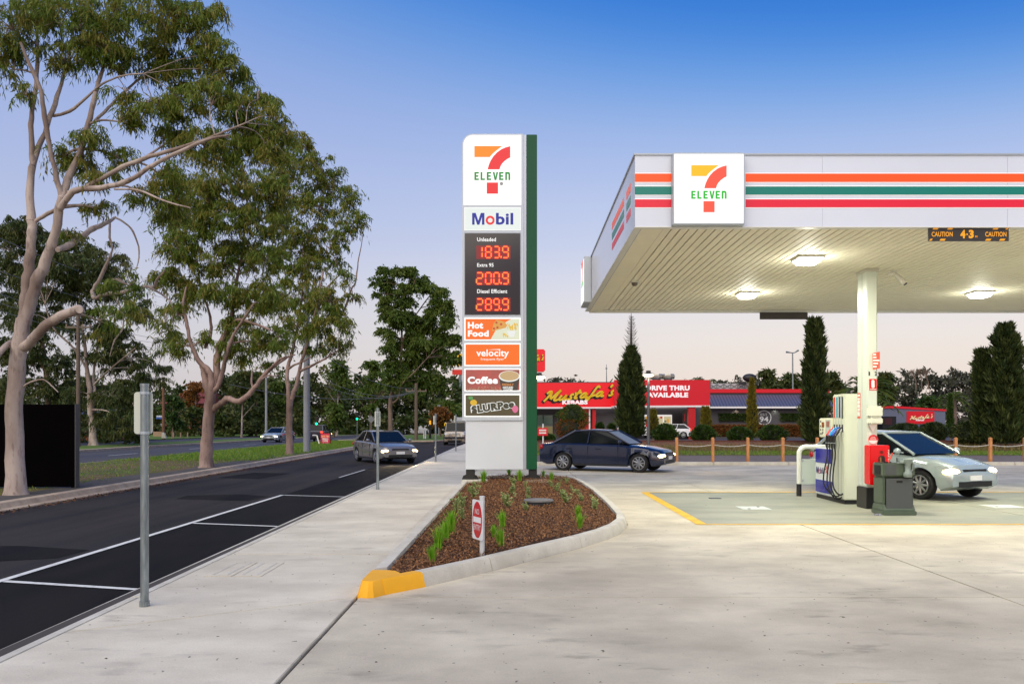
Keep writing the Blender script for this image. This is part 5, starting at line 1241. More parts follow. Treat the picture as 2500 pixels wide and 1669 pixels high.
q = MB(); q.add([(XW(396,92),91.8,-.05),(XW(407,92),91.8,-.05),(XW(402,92),91.8,.6),(XW(397,92),91.8,.6),(XW(396,92),92.1,-.05),(XW(407,92),92.1,-.05),(XW(402,92),92.1,.6),(XW(397,92),92.1,.6)],
        [(0,1,2,3),(7,6,5,4),(0,4,5,1),(1,5,6,2),(3,2,6,7),(0,3,7,4)]); q.build("concrete_foot", kerb_conc, sp)
# wires
wire_m = mat("wire_grey", (120,122,126), .5)
def wire(lab, a, b, sag, r=.012):
    A, B = Vector(a), Vector(b); q = MB()
    q.tube([A+(B-A)*t+Vector((0,0,-sag*4*t*(1-t))) for t in [i/16 for i in range(17)]], r, 5)
    q.build("power_line", wire_m, None, origin=tuple(A), label=lab, cat="power line", group="overhead wires")
for i, (y0, y1) in enumerate(((555,690),(640,735),(695,790),(720,800),(740,812))):
    wire("overhead wire slanting behind the nearest gum tree, %s from the top" % ordn(i), P(-60, y0, 40), P(420, y1+40, 95), .5, .016)
for i, (a, b) in enumerate((((760,845),(1016,948)),((800,930),(1016,950)),((790,940),(1016,953)),((560,938),(1016,957)))):
    wire("sagging wire running to the pole by the farthest gum, %s from the top" % ordn(i), P(*a, 60), P(*b, 86), .9, .022)
# traffic lights
green_l = mat("signal_green", (0,255,150), .4, emit=6.0)
def signal(lab, px, py, base, D):
    X = XW(px, D); t = thing("traffic_light", lab, "traffic light", (X, D, gz(D)-.1), "traffic lights at the junction")
    q = MB(); q.tube([(X, D, gz(D)-.1), (X, D, ZW(py, D)-.3)], .07, 8); q.build("pole", galv, t)
    q = MB(); q.box(X-.2, X+.2, D-.1, D+.14, ZW(py, D)-.2, ZW(py, D)+.95); q.build("signal_head", black_matt, t)
    for k, m_ in ((0, green_l), (.36, mat("signal_off", (30,26,18), .4)), (.72, MAT.get("signal_off2") or mat("signal_off2", (36,14,14), .4))):
        q = MB(); q.lathe([(.13,0),(.13,-.04)], (X, D-.1, ZW(py, D)+k), 14, 'y'); q.build("lens", m_, t)
signal("green traffic light just right of the concrete pole, lower of the pair", 773, 1034, 1065, 105)
signal("small green traffic light touching the concrete pole", 754, 1025, 1065, 128)
signal("green traffic light standing alone left of the farthest gum", 872, 1022, 1062, 118)
for lab, a, b, c, d, D, m_ in (("white rectangular road sign back above the lower traffic light", 769, 777, 1017, 1023, 106, "plate_back"),
                               ("grey diamond-shaped warning sign back near the junction", 898, 914, 1015, 1031, 104, "plate_dark")):
    m_ = MAT.get(m_) or mat(m_, (120,122,126), .5); X = XW((a+b)/2, D)
    t = thing("road_sign", lab, "road sign", (X, D, gz(D)))
    q = MB()
    if "diamond" in lab: q.front([((a+b)/2,c-2),(b+1,(c+d)/2),((a+b)/2,d+2),(a-1,(c+d)/2)], D, .02)
    else: q.pbox(a, b, c, d, D, .02)
    q.build("plate", m_, t); q = MB(); q.tube([(X, D+.06, gz(D)-.1), (X, D+.06, ZW(c, D))], .035, 8); q.build("post", galv, t)
# A-frame sandwich board on the verge
AD = 66.0
ab = thing("sandwich_board", "pink and red sandwich board reading DRIVE THRU KEBAB & COFFEE on the verge", "sandwich board", (XW(794,AD), AD, gz(AD)))
mpk = mat("board_pink", (196,30,70), .5, emit=.1)
q = MB(); q.pbox(783, 805, 1057.5, 1086, AD, .05); q.build("front_leaf", mpk, ab)
q = MB(); za, zb_ = ZW(1057.5, AD), gz(AD); q.add([(XW(784,AD),AD+.06,za),(XW(804,AD),AD+.06,za),(XW(804,AD),AD+.6,zb_),(XW(784,AD),AD+.6,zb_)], [(0,1,2,3)]); q.build("rear_leaf", mpk, ab)
q = MB(); q.ptext("DRIVE THRU", 784.5, 804, 1062, 1067, AD-.004, .04); q.build("lettering", mat("board_peach", (250,170,120), .5, emit=.2), ab)
q = MB(); q.ptext("KEBAB &", 786.5, 801.5, 1068.5, 1072.5, AD-.004, .04); q.ptext("COFFEE", 787.5, 800.5, 1073.5, 1078, AD-.004, .04); q.ptext("NOW OPEN", 785, 803, 1081, 1083.5, AD-.004, .03); q.build("lettering", sw, ab)
q = MB(); q.add([*[P(a, b, AD-.3) for a, b in ((772,1062),(775,1062),(781,1085),(778,1085))], *[P(a, b, AD-.2) for a, b in ((772,1062),(775,1062),(781,1085),(778,1085))]], [(0,1,2,3),(7,6,5,4),(0,4,5,1),(1,5,6,2),(2,6,7,3),(3,7,4,0)])
q.build("guide_post", sw, None, origin=(XW(778,AD-.3), AD-.3, gz(AD)), label="leaning white roadside guide post beside the sandwich board", cat="guide post")
# small white bollards and drive-through arches marker further down
for i, p_ in enumerate((1035, 1039)):
    q = MB(); D = 95; q.tube([(XW(p_,D), D, gz(D)-.1), (XW(p_,D), D, gz(D)+1.0)], .075, 10)
    q.build("white_bollard", MAT["post_white"], None, origin=(XW(p_,D), D, gz(D)), label="white bollard at the far driveway, %s of the pair" % ("left" if i == 0 else "right"), cat="bollard", group="bollards at the far driveway")
for lab, a, D in (("narrow black drive-through marker with glowing yellow top, near the van", 1050, 96), ("glowing yellow arches marker above the four-wheel drive's left side", 1090, 90)):
    X = XW(a, D); t = thing("drive_through_marker", lab, "sign", (X, D, gz(D)))
    q = MB(); q.box(X-.13, X+.13, D, D+.2, gz(D)-.1, ZW(1028,D)); q.build("post", black_matt, t)
    if a < 1060:
        q = MB(); q.box(X-.11, X+.11, D-.02, D-.001, ZW(1036,D), ZW(1026,D)); q.build("glow_panel", mat("glow_amber", (255,176,20), .4, emit=.9), t)
    else:
        q = MB(); q.pbox(a-6, a+6, 1029, 1046, D, .3); q.build("cabinet", black_matt, t)
        q = MB()
        for s in (-1, 1): q.tube([P(a+s*2.2*(1+math.cos(b)), 1039-8*math.sin(b), D-.05) for b in [i*math.pi/8 for i in range(9)]], .04, 5)
        q.build("arches", MAT["arch_yellow"], t)
q = MB(); q.pbox(1068, 1074.5, 988, 1000, 120, .3); q.tube([P(1071.5, 1000, 120.1), P(1071.5, 1062, 120.1)], .1, 6); q.build("grey_sign_box", mat("box_grey", (130,136,142), .5), None, origin=P(1071,1062,120), label="grey box sign on a pole beyond the farthest parking sign", cat="sign")
q = MB(); q.pbox(1092, 1170, 1018, 1030, 115, 9); q.pbox(1100, 1160, 1030, 1058, 116, 8); q.build("far_shop", mat("shop_white", (206,206,212), .6), None, origin=P(1130,1058,115), label="white flat-roofed building behind the four-wheel drive", cat="building")
# house and hedges over the highway
hs = thing("brick_house", "brick house with dark hipped roof behind the highway trees, far left", "house", (XW(215,78), 78, 0))
q = MB(); q.box(XW(150,78), XW(247,78), 78, 88, 0, ZW(1031,78)); q.build("wall", mat("house_brick", (150,84,54), .8, var=.25, scale=1.5), hs)
za, zb_ = ZW(1031,78), ZW(998,78)
q = MB(); q.add([(XW(140,78),77.2,za),(XW(252,78),77.2,za),(XW(252,78),89,za),(XW(140,78),89,za),(XW(165,78),82,zb_),(XW(230,78),82,zb_)], [(0,1,5,4),(1,2,5),(2,3,4,5),(3,0,4),(0,3,2,1)]); q.build("roof", mat("roof_dark", (64,66,84), .6), hs)
q = MB(); q.box(XW(140,78), XW(252,78), 77.12, 77.2, za-.12, za+.04); q.build("gutter", MAT["eave_white"], hs)
q = MB(); q.box(XW(213,78), XW(220,78), 77.95, 77.999, ZW(1056,78), ZW(1033,78)); q.build("window", mat("win_pale", (180,186,196), .3), hs)
hs = thing("red_roof_house", "house with red tiled roof showing above the far hedge", "house", (XW(450,140), 140, 0))
za, zb_ = ZW(985,140), ZW(938,140)
q = MB(); q.box(XW(400,140), XW(500,140), 140, 152, -.5, za); q.build("wall", mat("house_brick2", (126,70,54), .8), hs)
q = MB(); q.add([(XW(392,140),139,za),(XW(508,140),139,za),(XW(508,140),153,za),(XW(392,140),153,za),(XW(456,140),146,zb_),(XW(470,140),146,zb_)], [(0,1,5,4),(1,2,5),(2,3,4,5),(3,0,4),(0,3,2,1)]); q.build("roof", mat("roof_red", (120,52,44), .7, var=.2, scale=1), hs)
fn = thing("paling_fence", "pale timber paling fence beyond the highway, under the tree", "fence", (XW(385,100), 100, 0))
xx = XW(374,100)
while xx < XW(397,100):
    q = MB(); q.box(xx, xx+.11, 100, 100.03, .0, ZW(1053,100)); q.build("paling", mat("paling", (170,140,116), .8), fn); xx += .13
for i, p_ in enumerate((424, 441, 458)):
    D = 92; q = MB(); q.tube([(XW(p_,D), D, 0), (XW(p_,D), D, ZW(1055,D))], .07, 8)
    q.build("guide_post", MAT["paling"], None, origin=(XW(p_,D), D, 0), label="short timber post on the far lawn, %s from the street name pole" % ordn(i), cat="post", group="posts on the far lawn")
# ------------------------------------------------------------------ trees
gum_leaf = leaf_mat("gum_leaf", (72,104,28), (114,130,46), (152,130,64), .38, .5)
gum_dark = leaf_mat("gum_leaf_dark", (46,64,26), (70,84,36), (104,100,52), .25, .5)
oak_leaf = leaf_mat("bushy_leaf", (54,78,26), (82,104,36), (108,118,50), .3, .55)
cyp_leaf = leaf_mat("cypress_leaf", (36,50,22), (56,70,32), (84,92,46), .12, .6)
gold_leaf = leaf_mat("golden_leaf", (112,104,28), (138,124,44), (88,88,28), .2, .6)
box_leaf = leaf_mat("box_leaf", (40,62,22), (56,80,28), (78,98,38), .15, .5)
red_leaf = leaf_mat("autumn_leaf", (112,64,36), (140,92,40), (96,72,34), .25, .6)
def bark_mat(name, c1, c2, c3):
    m = bpy.data.materials.new(name); m.use_nodes = True; MAT[name] = m
    n, l = m.node_tree.nodes, m.node_tree.links; b = n["Principled BSDF"]
    g = n.new("ShaderNodeNewGeometry")
    def noise(sc, st, lo, hi, det=5):
        mp = n.new("ShaderNodeMapping"); mp.inputs["Scale"].default_value = st; l.new(g.outputs["Position"], mp.inputs[0])
        t = n.new("ShaderNodeTexNoise"); t.inputs["Scale"].default_value = sc; t.inputs["Detail"].default_value = det; l.new(mp.outputs[0], t.inputs[0])
        r = n.new("ShaderNodeMapRange"); r.inputs[1].default_value, r.inputs[2].default_value = lo, hi; l.new(t.outputs[0], r.inputs[0]); return r.outputs[0], t.outputs[0]
    f1, _ = noise(1.6, (1,1,.35), .42, .62); f2, raw = noise(7, (1.6,1.6,.5), .55, .7)
    x = n.new("ShaderNodeMix"); x.data_type = 'RGBA'; x.inputs[6].default_value = srgb(*c1); x.inputs[7].default_value = srgb(*c2); l.new(f1, x.inputs[0])
    k = n.new("ShaderNodeMath"); k.operation = 'MULTIPLY'; l.new(f2, k.inputs[0]); k.inputs[1].default_value = .5
    y = n.new("ShaderNodeMix"); y.data_type = 'RGBA'; l.new(x.outputs[2], y.inputs[6]); y.inputs[7].default_value = srgb(*c3); l.new(k.outputs[0], y.inputs[0])
    l.new(y.outputs[2], b.inputs["Base Color"]); b.inputs["Roughness"].default_value = .75
    bp_ = n.new("ShaderNodeBump"); bp_.inputs["Strength"].default_value = .35; bp_.inputs["Distance"].default_value = .03; l.new(raw, bp_.inputs["Height"]); l.new(bp_.outputs[0], b.inputs["Normal"])
    return m
gum_bark = bark_mat("gum_bark", (182,166,156), (132,114,104), (84,62,50))
gum_bark2 = bark_mat("gum_bark_pink", (162,136,126), (114,92,82), (74,54,46))
dull_bark = bark_mat("dull_bark", (128,106,92), (100,82,70), (70,56,48))

def smooth3(pts, k=4):
    out = []; V = [Vector(p) for p in pts]
    for i in range(len(V)-1):
        p0, p1, p2, p3 = V[max(i-1,0)], V[i], V[i+1], V[min(i+2,len(V)-1)]
        for s in range(k):
            t = s/k; out.append(.5*((2*p1)+(p2-p0)*t+(2*p0-5*p1+4*p2-p3)*t*t+(3*p1-p0-3*p2+p3)*t**3))
    out.append(V[-1]); return out

def hang_leaves(rng, C, R, strands, per, Lf, Wf, droop=.9):
    """drooping sprays of narrow leaves round clump centres C with radius R"""
    n = len(C); m = n*strands
    c = np.repeat(C, strands, 0); r = np.repeat(R, strands)
    a = rng.uniform(0, 2*np.pi, m); el = rng.uniform(-.3, .9, m); ln = r*rng.uniform(.5, 1.15, m)
    out = np.stack([np.cos(a)*np.cos(el), np.sin(a)*np.cos(el), np.sin(el)], 1)
    M = m*per; t = rng.uniform(.1, 1, M)[:, None]
    cc, oo, ll = np.repeat(c, per, 0), np.repeat(out, per, 0), np.repeat(ln, per)[:, None]
    p = cc+oo*ll*t+np.array([0, 0, -1.0])*ll*droop*t*t+rng.normal(0, .03, (M, 3))
    d = oo*.35*(1-t)+np.array([0, 0, -1.0])*(droop)+rng.normal(0, .38, (M, 3))
    tint = np.clip(np.repeat(np.repeat(rng.uniform(.1, .9, n), strands), per)*.6+rng.uniform(0, .45, M), 0, 1)
    return p, d, Lf*rng.uniform(.45, 1.5, M), Wf*rng.uniform(.6, 1.35, M), tint

def px_tree(name, label, D, base_px, limbs, lobes, leaf, bark, Lf, Wf, clumps=1.0, strands=9, per=9, clump_r=.5, seed=1, droop=.9, base_z=0.0, depth=1.0, twig=1.0, group=None):
    """tree laid out from its outline; every limb and foliage lobe has its own distance"""
    rng = np.random.default_rng(seed); s = D/F
    bx, by, _ = P(base_px[0], base_px[1], D)
    t = thing(name, label, "tree", (bx, D, base_z), group)
    wood = MB(); nodes = []
    for L in limbs:
        dd = L.get('d', (0, 0)); pts = L['p']; k = len(pts)
        w = [P(p_[0], p_[1], D)[0:1]+(D+dd[0]+(dd[1]-dd[0])*i/max(1, k-1),)+P(p_[0], p_[1], D)[2:3] for i, p_ in enumerate(pts)]
        w = [( (p_[0]-CX)*(y_[1])/F, y_[1], CH-(p_[1]-CY)*y_[1]/F) for p_, y_ in zip(pts, w)]
        if L.get('root'): w[0] = (w[0][0], w[0][1], base_z-.1)
        r = [p_[2]*s/2 for p_ in pts]
        sp3 = smooth3(w, 4); rr = []
        for i in range(k-1):
            for q_ in range(4): rr.append(r[i]+(r[i+1]-r[i])*q_/4)
        rr.append(r[-1])
        wob = [Vector(rng.normal(0, .05 if L.get('root') else .12, 3))*rad for rad in rr]
        sp3 = [p_+(w_ if 0 < i < len(sp3)-1 else Vector((0,0,0))) for i, (p_, w_) in enumerate(zip(sp3, wob))]
        rr = [x_*(1+rng.normal(0, .02 if L.get('root') else .05)) for x_ in rr]
        if L.get('root'): rr[0] *= 1.35; rr[1] *= 1.06
        wood.tube(sp3, rr, 12 if max(r) > .08 else 7)
        nodes += [(p_, x_) for p_, x_ in list(zip(sp3, rr))[len(sp3)//3:]]
    Cs, Rs = [], []
    for lb in lobes:
        px, py, rx, ry = lb[:4]; dens = lb[4] if len(lb) > 4 else 1.0; dz = lb[5] if len(lb) > 5 else rng.uniform(-1, 1)*rx*s*.8*depth
        Dl = D+dz; c = Vector(((px-CX)*Dl/F, Dl, CH-(py-CY)*Dl/F)); ax, az = rx*Dl/F, ry*Dl/F; ay = .5*(ax+az)*depth
        vol = (ax*ay*az)**(1/3); n = max(3, int(dens*clumps*2.2*(ax*az)/(clump_r**2)))
        u = rng.normal(0, 1, (n, 3)); u /= np.linalg.norm(u, axis=1, keepdims=True); rad = rng.uniform(.25, 1, n)[:, None]**(.5)
        cl = np.array(c)+u*rad*np.array([max(.05, ax-clump_r*.5), max(.05, ay-clump_r*.3), max(.05, az-clump_r*.5)])
        cl[:, 2] += clump_r*.35
        Cs.append(cl); Rs.append(rng.uniform(.7, 1.25, n)*clump_r)
        if nodes and twig:
            best = min(nodes, key=lambda q_: (q_[0]-c).length+max(0, q_[0].z-c.z)*.6)
            a = best[0]; mid = a*.5+c*.5+Vector((rng.normal(0, .1), rng.normal(0, .1), .18))*(c-a).length*.5
            path = smooth3([a, mid, c], 5); r0 = min(best[1]*.6, .05*twig+.012*(c-a).length)
            wood.tube(path, [r0+(.012-r0)*i/(len(path)-1) for i in range(len(path))], 6, cap=False)
            for j in range(min(n, int(10*twig)+2)):
                e = Vector(cl[j]); m_ = c*.45+e*.55+Vector((0,0,.12))
                wood.tube([path[-3], m_, e], [.012*twig+.006, .008, .004], 4, cap=False)
    tr = wood.build("trunk", bark, t, smooth=60)
    C, R = np.concatenate(Cs), np.concatenate(Rs)
    p, d, L_, W_, ti = hang_leaves(rng, C, R, strands, per, Lf, Wf, droop)
    leaf_object("crown", p, d, L_, W_, ti, leaf, t, kind="stuff")
    return t, len(p)

q1 = lambda u, v, w: (u/2.614, v/2.614, w)
q2 = lambda u, v, w: (u/2.376, 600+v/2.376, w)
D1 = F*CH/(1207-CY)
limbs1 = [dict(root=1, p=[(40,1207,50),(36,1090,41),(36,1000,39),(41,900,38),(50,830,36),(57,780,33)]),
          dict(p=[(55,800,32),(61,740,25),(68,680,24),(75,600,22),(78,560,21),(76,535,21)], d=(0,.1)),
          dict(p=[(76,540,21),(73,459,17),(80,398,16),(78,363,13),(76,287,12),(86,229,11),(92,134,9),(88,60,6)], d=(.1,.6)),
          dict(p=[(80,405,13),(96,356,13),(122,287,12),(145,218,10),(165,150,8),(180,90,5)], d=(.2,1.4)),
          dict(p=[(60,790,29),(84,701,28),(110,640,26),(132,580,22),(143,516,19),(151,480,18)], d=(0,-.5)),
          dict(p=[(151,482,14),(126,383,11),(109,287,11),(100,222,10),(70,153,8),(50,103,6)], d=(-.5,-1.4)),
          dict(p=[(151,484,16),(165,440,17),(199,363,14),(220,287,13),(237,214,11),(252,160,8),(262,90,6)], d=(-.5,.4)),
          dict(p=[(148,508,15),(180,467,14),(268,455,12),(325,436,11),(375,402,10),(428,375,9),(497,344,7),(560,330,4)], d=(-.5,-2.2)),
          dict(p=[(165,470,11),(199,463,11),(268,425,10),(333,394,10),(402,371,9),(497,342,7),(600,300,3)], d=(-.4,-1.2)),
          dict(p=[(230,298,8),(264,264,8),(302,226,7),(344,191,6),(383,172,5),(436,160,4)], d=(.2,1.2)),
          dict(p=[(130,283,8),(170,272,8),(215,235,6),(250,205,5),(300,185,4),(350,180,3)], d=(.8,-.8)),
          dict(p=[(280,462,5),(340,465,5),(400,490,4),(465,508,3)], d=(-1,-2)),
          dict(p=[(88,540,10),(110,525,10),(140,508,10),(160,480,6)], d=(.1,-.4)),
          dict(p=[(56,850,23),(78,830,24),(109,798,24),(150,772,23),(188,757,22),(194,756,17)], d=(0,-1.0)),
          dict(p=[(140,610,13),(165,600,16),(195,580,15),(225,560,14),(262,543,11),(282,530,6)], d=(-.3,1.6)),
          dict(p=[(268,540,6),(268,580,6),(274,610,5),(262,640,8),(245,680,11),(225,712,12)], d=(1.6,2.2)),
          dict(p=[(225,712,11),(232,728,11),(255,719,11),(311,711,10),(345,701,9),(375,699,8),(385,680,6),(404,659,4)], d=(2.2,1.2)),
          dict(p=[(365,701,5),(400,722,5),(420,745,3),(418,815,2)], d=(1.4,1.2)),
          dict(p=[(278,722,5),(298,760,5),(300,800,4),(280,830,4),(268,870,2)], d=(2,2)),
          dict(p=[(280,531,5),(300,541,5),(325,565,5),(340,615,4),(332,660,2)], d=(1.2,1.2)),
          dict(p=[(26,835,12),(10,850,14),(-20,880,14)], d=(0,-.6)),
          dict(p=[(56,945,5),(75,932,4),(105,926,4),(125,940,3),(142,957,2)], d=(0,-.7))]
lobes1 = [(20,70,70,80),(25,170,40,70,.8),(90,30,80,60),(180,70,100,80),(280,40,110,70),(260,130,90,60),(390,50,100,70),(360,140,90,60),(470,70,70,80),(520,130,60,60),(540,50,30,50,.8),
          (440,180,100,60),(560,180,60,60),(160,150,70,50,.7),(60,230,30,40,.5),(310,230,60,40,.6),(210,330,60,40,.9),(150,390,35,60,.7),(200,400,60,50,.7),(310,300,40,50,.9),(250,440,60,40,.8),(300,390,50,40,.8),
          (380,260,60,50,.9),(450,260,70,60),(520,250,80,60),(590,270,60,60),(640,240,50,40),(670,290,40,50),(420,340,60,60),(500,360,80,60),(580,370,80,60),(660,370,60,60),(620,330,80,60),(400,440,60,60,.8),(340,480,60,40,.7),
          (250,515,60,30,.7),(420,520,70,50,.8),(700,330,35,50,.8),(160,575,40,20,.5),(300,700,70,45,.45),(340,770,50,60,.4),(400,800,30,80,.45),(260,790,50,70,.35)]
t1, n1 = px_tree("gum_tree", "tallest gum tree nearest the camera, pale smooth trunk by the black panel", D1, (40,1207), limbs1, lobes1, gum_leaf, gum_bark, .17, .028, 3.0, 7, 13, .36, 11, .9)

D2 = F*CH/(1141-CY)
limbs2 = [dict(root=1, p=[(503,1141,34),(505,1080,28),(510,1020,26),(512,985,25),(514,955,26)]),
          dict(p=[(512,970,20),(502,930,17),(497,900,14),(494,890,14)], d=(0,.2)),
          dict(p=[(513,965,16),(516,930,16),(511,905,13),(494,890,12),(478,868,11),(462,820,9),(452,770,8),(447,740,6),(455,700,4)], d=(0,-.5)),
          dict(p=[(517,965,16),(527,920,17),(532,870,17),(540,835,17),(556,805,15),(568,760,10),(575,700,8),(590,620,6),(600,540,4)], d=(0,.6)),
          dict(p=[(520,960,12),(536,932,12),(552,870,9),(565,830,8),(580,800,6),(620,740,4)], d=(0,-1)),
          dict(p=[(500,850,8),(515,810,8),(510,760,6),(490,700,5),(480,620,3)], d=(.2,.8)),
          dict(p=[(520,1000,16),(540,985,16),(557,973,15),(580,979,13),(605,965,13),(628,938,11),(648,912,10),(672,892,7),(702,872,5),(720,866,3)], d=(0,-1.5)),
          dict(p=[(655,905,6),(680,880,6),(700,870,4)], d=(-1.2,-1.8)),
          dict(p=[(640,925,4),(655,916,4),(668,918,3),(680,915,2)], d=(-1,-1.4)),
          dict(p=[(618,950,5),(614,930,5),(616,905,3)], d=(-.8,-.8)),
          dict(p=[(555,806,8),(580,780,8),(620,790,7),(660,805,5)], d=(.2,-1))]
lobes2 = [(420,520,60,50),(470,470,70,60),(540,440,70,60),(610,450,80,60),(480,560,80,60),(560,530,80,60),(640,540,80,70),(680,470,50,60),(430,610,60,60),(510,640,80,60),(590,630,80,60),(650,640,60,60),
          (410,690,50,60),(470,710,60,60,.9),(550,720,80,50),(620,730,70,60),(430,770,50,40,.8),(440,850,50,50,.9),(500,830,25,40,.8),(560,800,30,40,.6),(550,850,35,50,.9),(590,800,50,40,.8),(660,740,40,60),(500,490,60,60),(600,860,40,60,.8),(640,840,45,60,.9),(680,830,40,50,.8),(430,430,40,50,.9),(660,900,25,25,.7)]
t2, n2 = px_tree("gum_tree", "gum tree with pink trunk and long low limb, second along the verge", D2, (503,1141), limbs2, lobes2, gum_leaf, gum_bark2, .21, .039, 3.0, 7, 13, .5, 12, .9)

D3 = F*CH/(1110-CY)
limbs3 = [dict(root=1, p=[(707,1110,20),(706,1050,15),(706,1000,15),(707,975,16)]),
          dict(p=[(706,985,13),(703,940,10),(701,910,9),(706,885,9),(715,850,7),(730,780,6),(740,700,4)], d=(0,.8)),
          dict(p=[(709,980,12),(722,945,10),(730,910,9),(735,885,8),(750,840,6),(770,760,5),(790,660,4)], d=(0,-.8)),
          dict(p=[(735,905,7),(755,895,7),(775,885,5),(800,872,4),(825,855,3)], d=(-.4,-1.4)),
          dict(p=[(704,900,6),(720,890,5),(740,882,4),(760,870,3)], d=(.3,-1)),
          dict(p=[(745,850,5),(790,720,5),(810,690,4),(830,670,3)], d=(-.5,.5)),
          dict(p=[(828,780,6),(845,745,5),(858,705,5),(868,690,4),(874,640,3),(882,600,2),(888,560,1.5)], d=(.4,.8))]
lobes3 = [(730,350,50,40),(700,400,60,60),(760,400,60,50),(810,450,60,50),(850,490,45,50),(875,540,25,50,.8),(720,470,60,50,.9),(780,510,70,50),(840,560,50,40,.8),(690,540,50,50,.9),(740,570,80,50),(800,600,60,40,.7),
          (700,630,60,60),(760,650,70,60),(820,640,45,40,.5),(840,690,40,40,.6),(690,720,60,60),(750,730,70,60),(810,740,50,50),(830,800,45,60),(780,800,60,50),(720,800,60,50),(770,860,50,30,.8),(830,850,40,30,.8),(700,850,30,30,.6),(860,740,30,40,.3)]
t3, n3 = px_tree("gum_tree", "gum tree with forked slender trunk beside the concrete pole, third along the verge", D3, (707,1110), limbs3, lobes3, gum_leaf, gum_bark2, .25, .05, 2.8, 7, 13, .64, 13, .9)

D4 = 90.0
k4 = lambda u, v: (880+u/3.266, 620+v/3.266)
limbs4 = [dict(root=1, p=[(*k4(243,1475),13),(*k4(238,1300),11),(*k4(240,1180),11),(*k4(250,1100),9),(*k4(300,950),7),(*k4(330,750),6),(*k4(320,450),4),(*k4(300,250),3)]),
          dict(p=[(*k4(250,1190),5),(*k4(300,1150),4),(*k4(330,1040),4),(*k4(420,950),3),(*k4(560,800),2)], d=(0,-2)),
          dict(p=[(*k4(335,700),4),(*k4(420,520),3),(*k4(480,430),3),(*k4(560,320),2)], d=(0,1)),
          dict(p=[(*k4(320,460),3),(*k4(400,300),2),(*k4(440,200),2)], d=(0,-1))]
lobes4 = [(*k4(180,160),17,20),(*k4(130,240),14,18,.8),(*k4(130,340),10,14,.7),(*k4(280,160),30,22),(*k4(400,170),26,22),(*k4(350,290),36,26,.7),(*k4(240,330),20,22,.6),(*k4(540,280),26,24),(*k4(640,330),22,24),(*k4(600,430),34,30),(*k4(700,540),22,34),
          (*k4(210,480),24,34),(*k4(300,540),36,36),(*k4(400,520),30,30,.8),(*k4(500,600),36,34,.9),(*k4(240,650),20,26,.7),(*k4(640,650),34,26,.8),(*k4(760,700),16,26,.8),(*k4(250,760),24,34),(*k4(360,720),30,30,.8),(*k4(480,740),36,32),(*k4(620,740),40,32),(*k4(250,880),22,30),(*k4(380,850),30,34,.9),(*k4(520,870),40,30),(*k4(680,850),34,28),(*k4(240,1010),22,34),(*k4(360,1000),30,30),(*k4(500,1020),36,36),(*k4(620,1040),26,32),(*k4(200,1060),12,22),(*k4(460,1130),30,16,.6),(*k4(770,840),14,26,.9),(*k4(560,520),24,22),(*k4(440,640),30,26),(*k4(200,250),24,26),(*k4(470,240),28,26),(*k4(330,400),34,26,.9),(*k4(190,400),18,24),(*k4(690,430),20,26),(*k4(180,620),14,24,.8)]
t4, n4 = px_tree("gum_tree", "tall leafy gum tree standing alone left of the price sign", D4, k4(243,1475), limbs4, lobes4, oak_leaf, dull_bark, .34, .13, 4.2, 9, 17, 1.0, 14, .7, gz(D4))

# trees behind the first row
k6 = lambda u, v: (u/3.41, 540+v/3.41)
D5 = 62.0
limbs5 = [dict(root=1, p=[(228,1086,20),(225,1040,16),(222,1000,17),(219,950,12),(212,900,9),(208,850,8),(200,800,7)]),
          dict(p=[(224,1000,10),(230,950,8),(228,920,6),(235,860,5),(250,780,4)], d=(0,1)), dict(p=[(212,900,5),(180,850,5),(130,800,4),(110,740,3)], d=(0,-2)), dict(p=[(228,940,4),(270,900,4),(330,850,3)], d=(0,-2))]
lobes5 = [(40,570,50,40),(10,600,40,60),(60,640,70,50),(130,600,60,40),(190,610,70,40),(150,660,70,50),(220,660,60,50),(280,620,35,40,.7),(250,720,60,40),(190,720,60,50),(90,720,60,40,.7),(230,790,50,50),(290,830,60,50),(320,880,50,50),(260,880,60,50),(170,820,50,30,.5),(220,950,50,40,.8),(280,970,70,50),(330,960,50,60),(180,960,30,40),(360,910,30,60,.7),(400,900,25,80,.7),(310,1030,80,45),(240,1020,20,20,.5),(200,870,40,30,.5),(100,600,90,60),(20,680,60,60),(180,640,90,60),(280,680,60,60),(120,700,90,60),(60,780,70,50),(160,780,60,50),(250,820,60,40),(330,760,50,50),(60,560,60,40)]
px_tree("roadside_gum", "dark drooping gum tree with white trunk between the black panel and nearest sign post", D5, (228,1086), limbs5, lobes5, gum_dark, gum_bark, .36, .075, 2.3, 9, 14, .9, 15, .9)
D6 = 70.0
limbs6 = [dict(root=1, p=[(120,1080,16),(118,1000,14),(112,900,12),(100,820,8)]), dict(p=[(112,900,8),(60,840,6),(20,780,4)], d=(0,0))]
lobes6 = [(80,800,60,50),(30,760,40,60),(110,860,50,60),(60,890,60,60),(150,900,40,50),(20,850,40,60),(90,950,70,40),(160,960,40,40),(20,950,50,50),(130,790,40,30,.6)]
px_tree("roadside_gum", "dense dark gum tree rising right behind the black panel", D6, (120,1080), limbs6, lobes6, gum_dark, dull_bark, .38, .1, 2.2, 9, 14, 1.0, 16, .8)

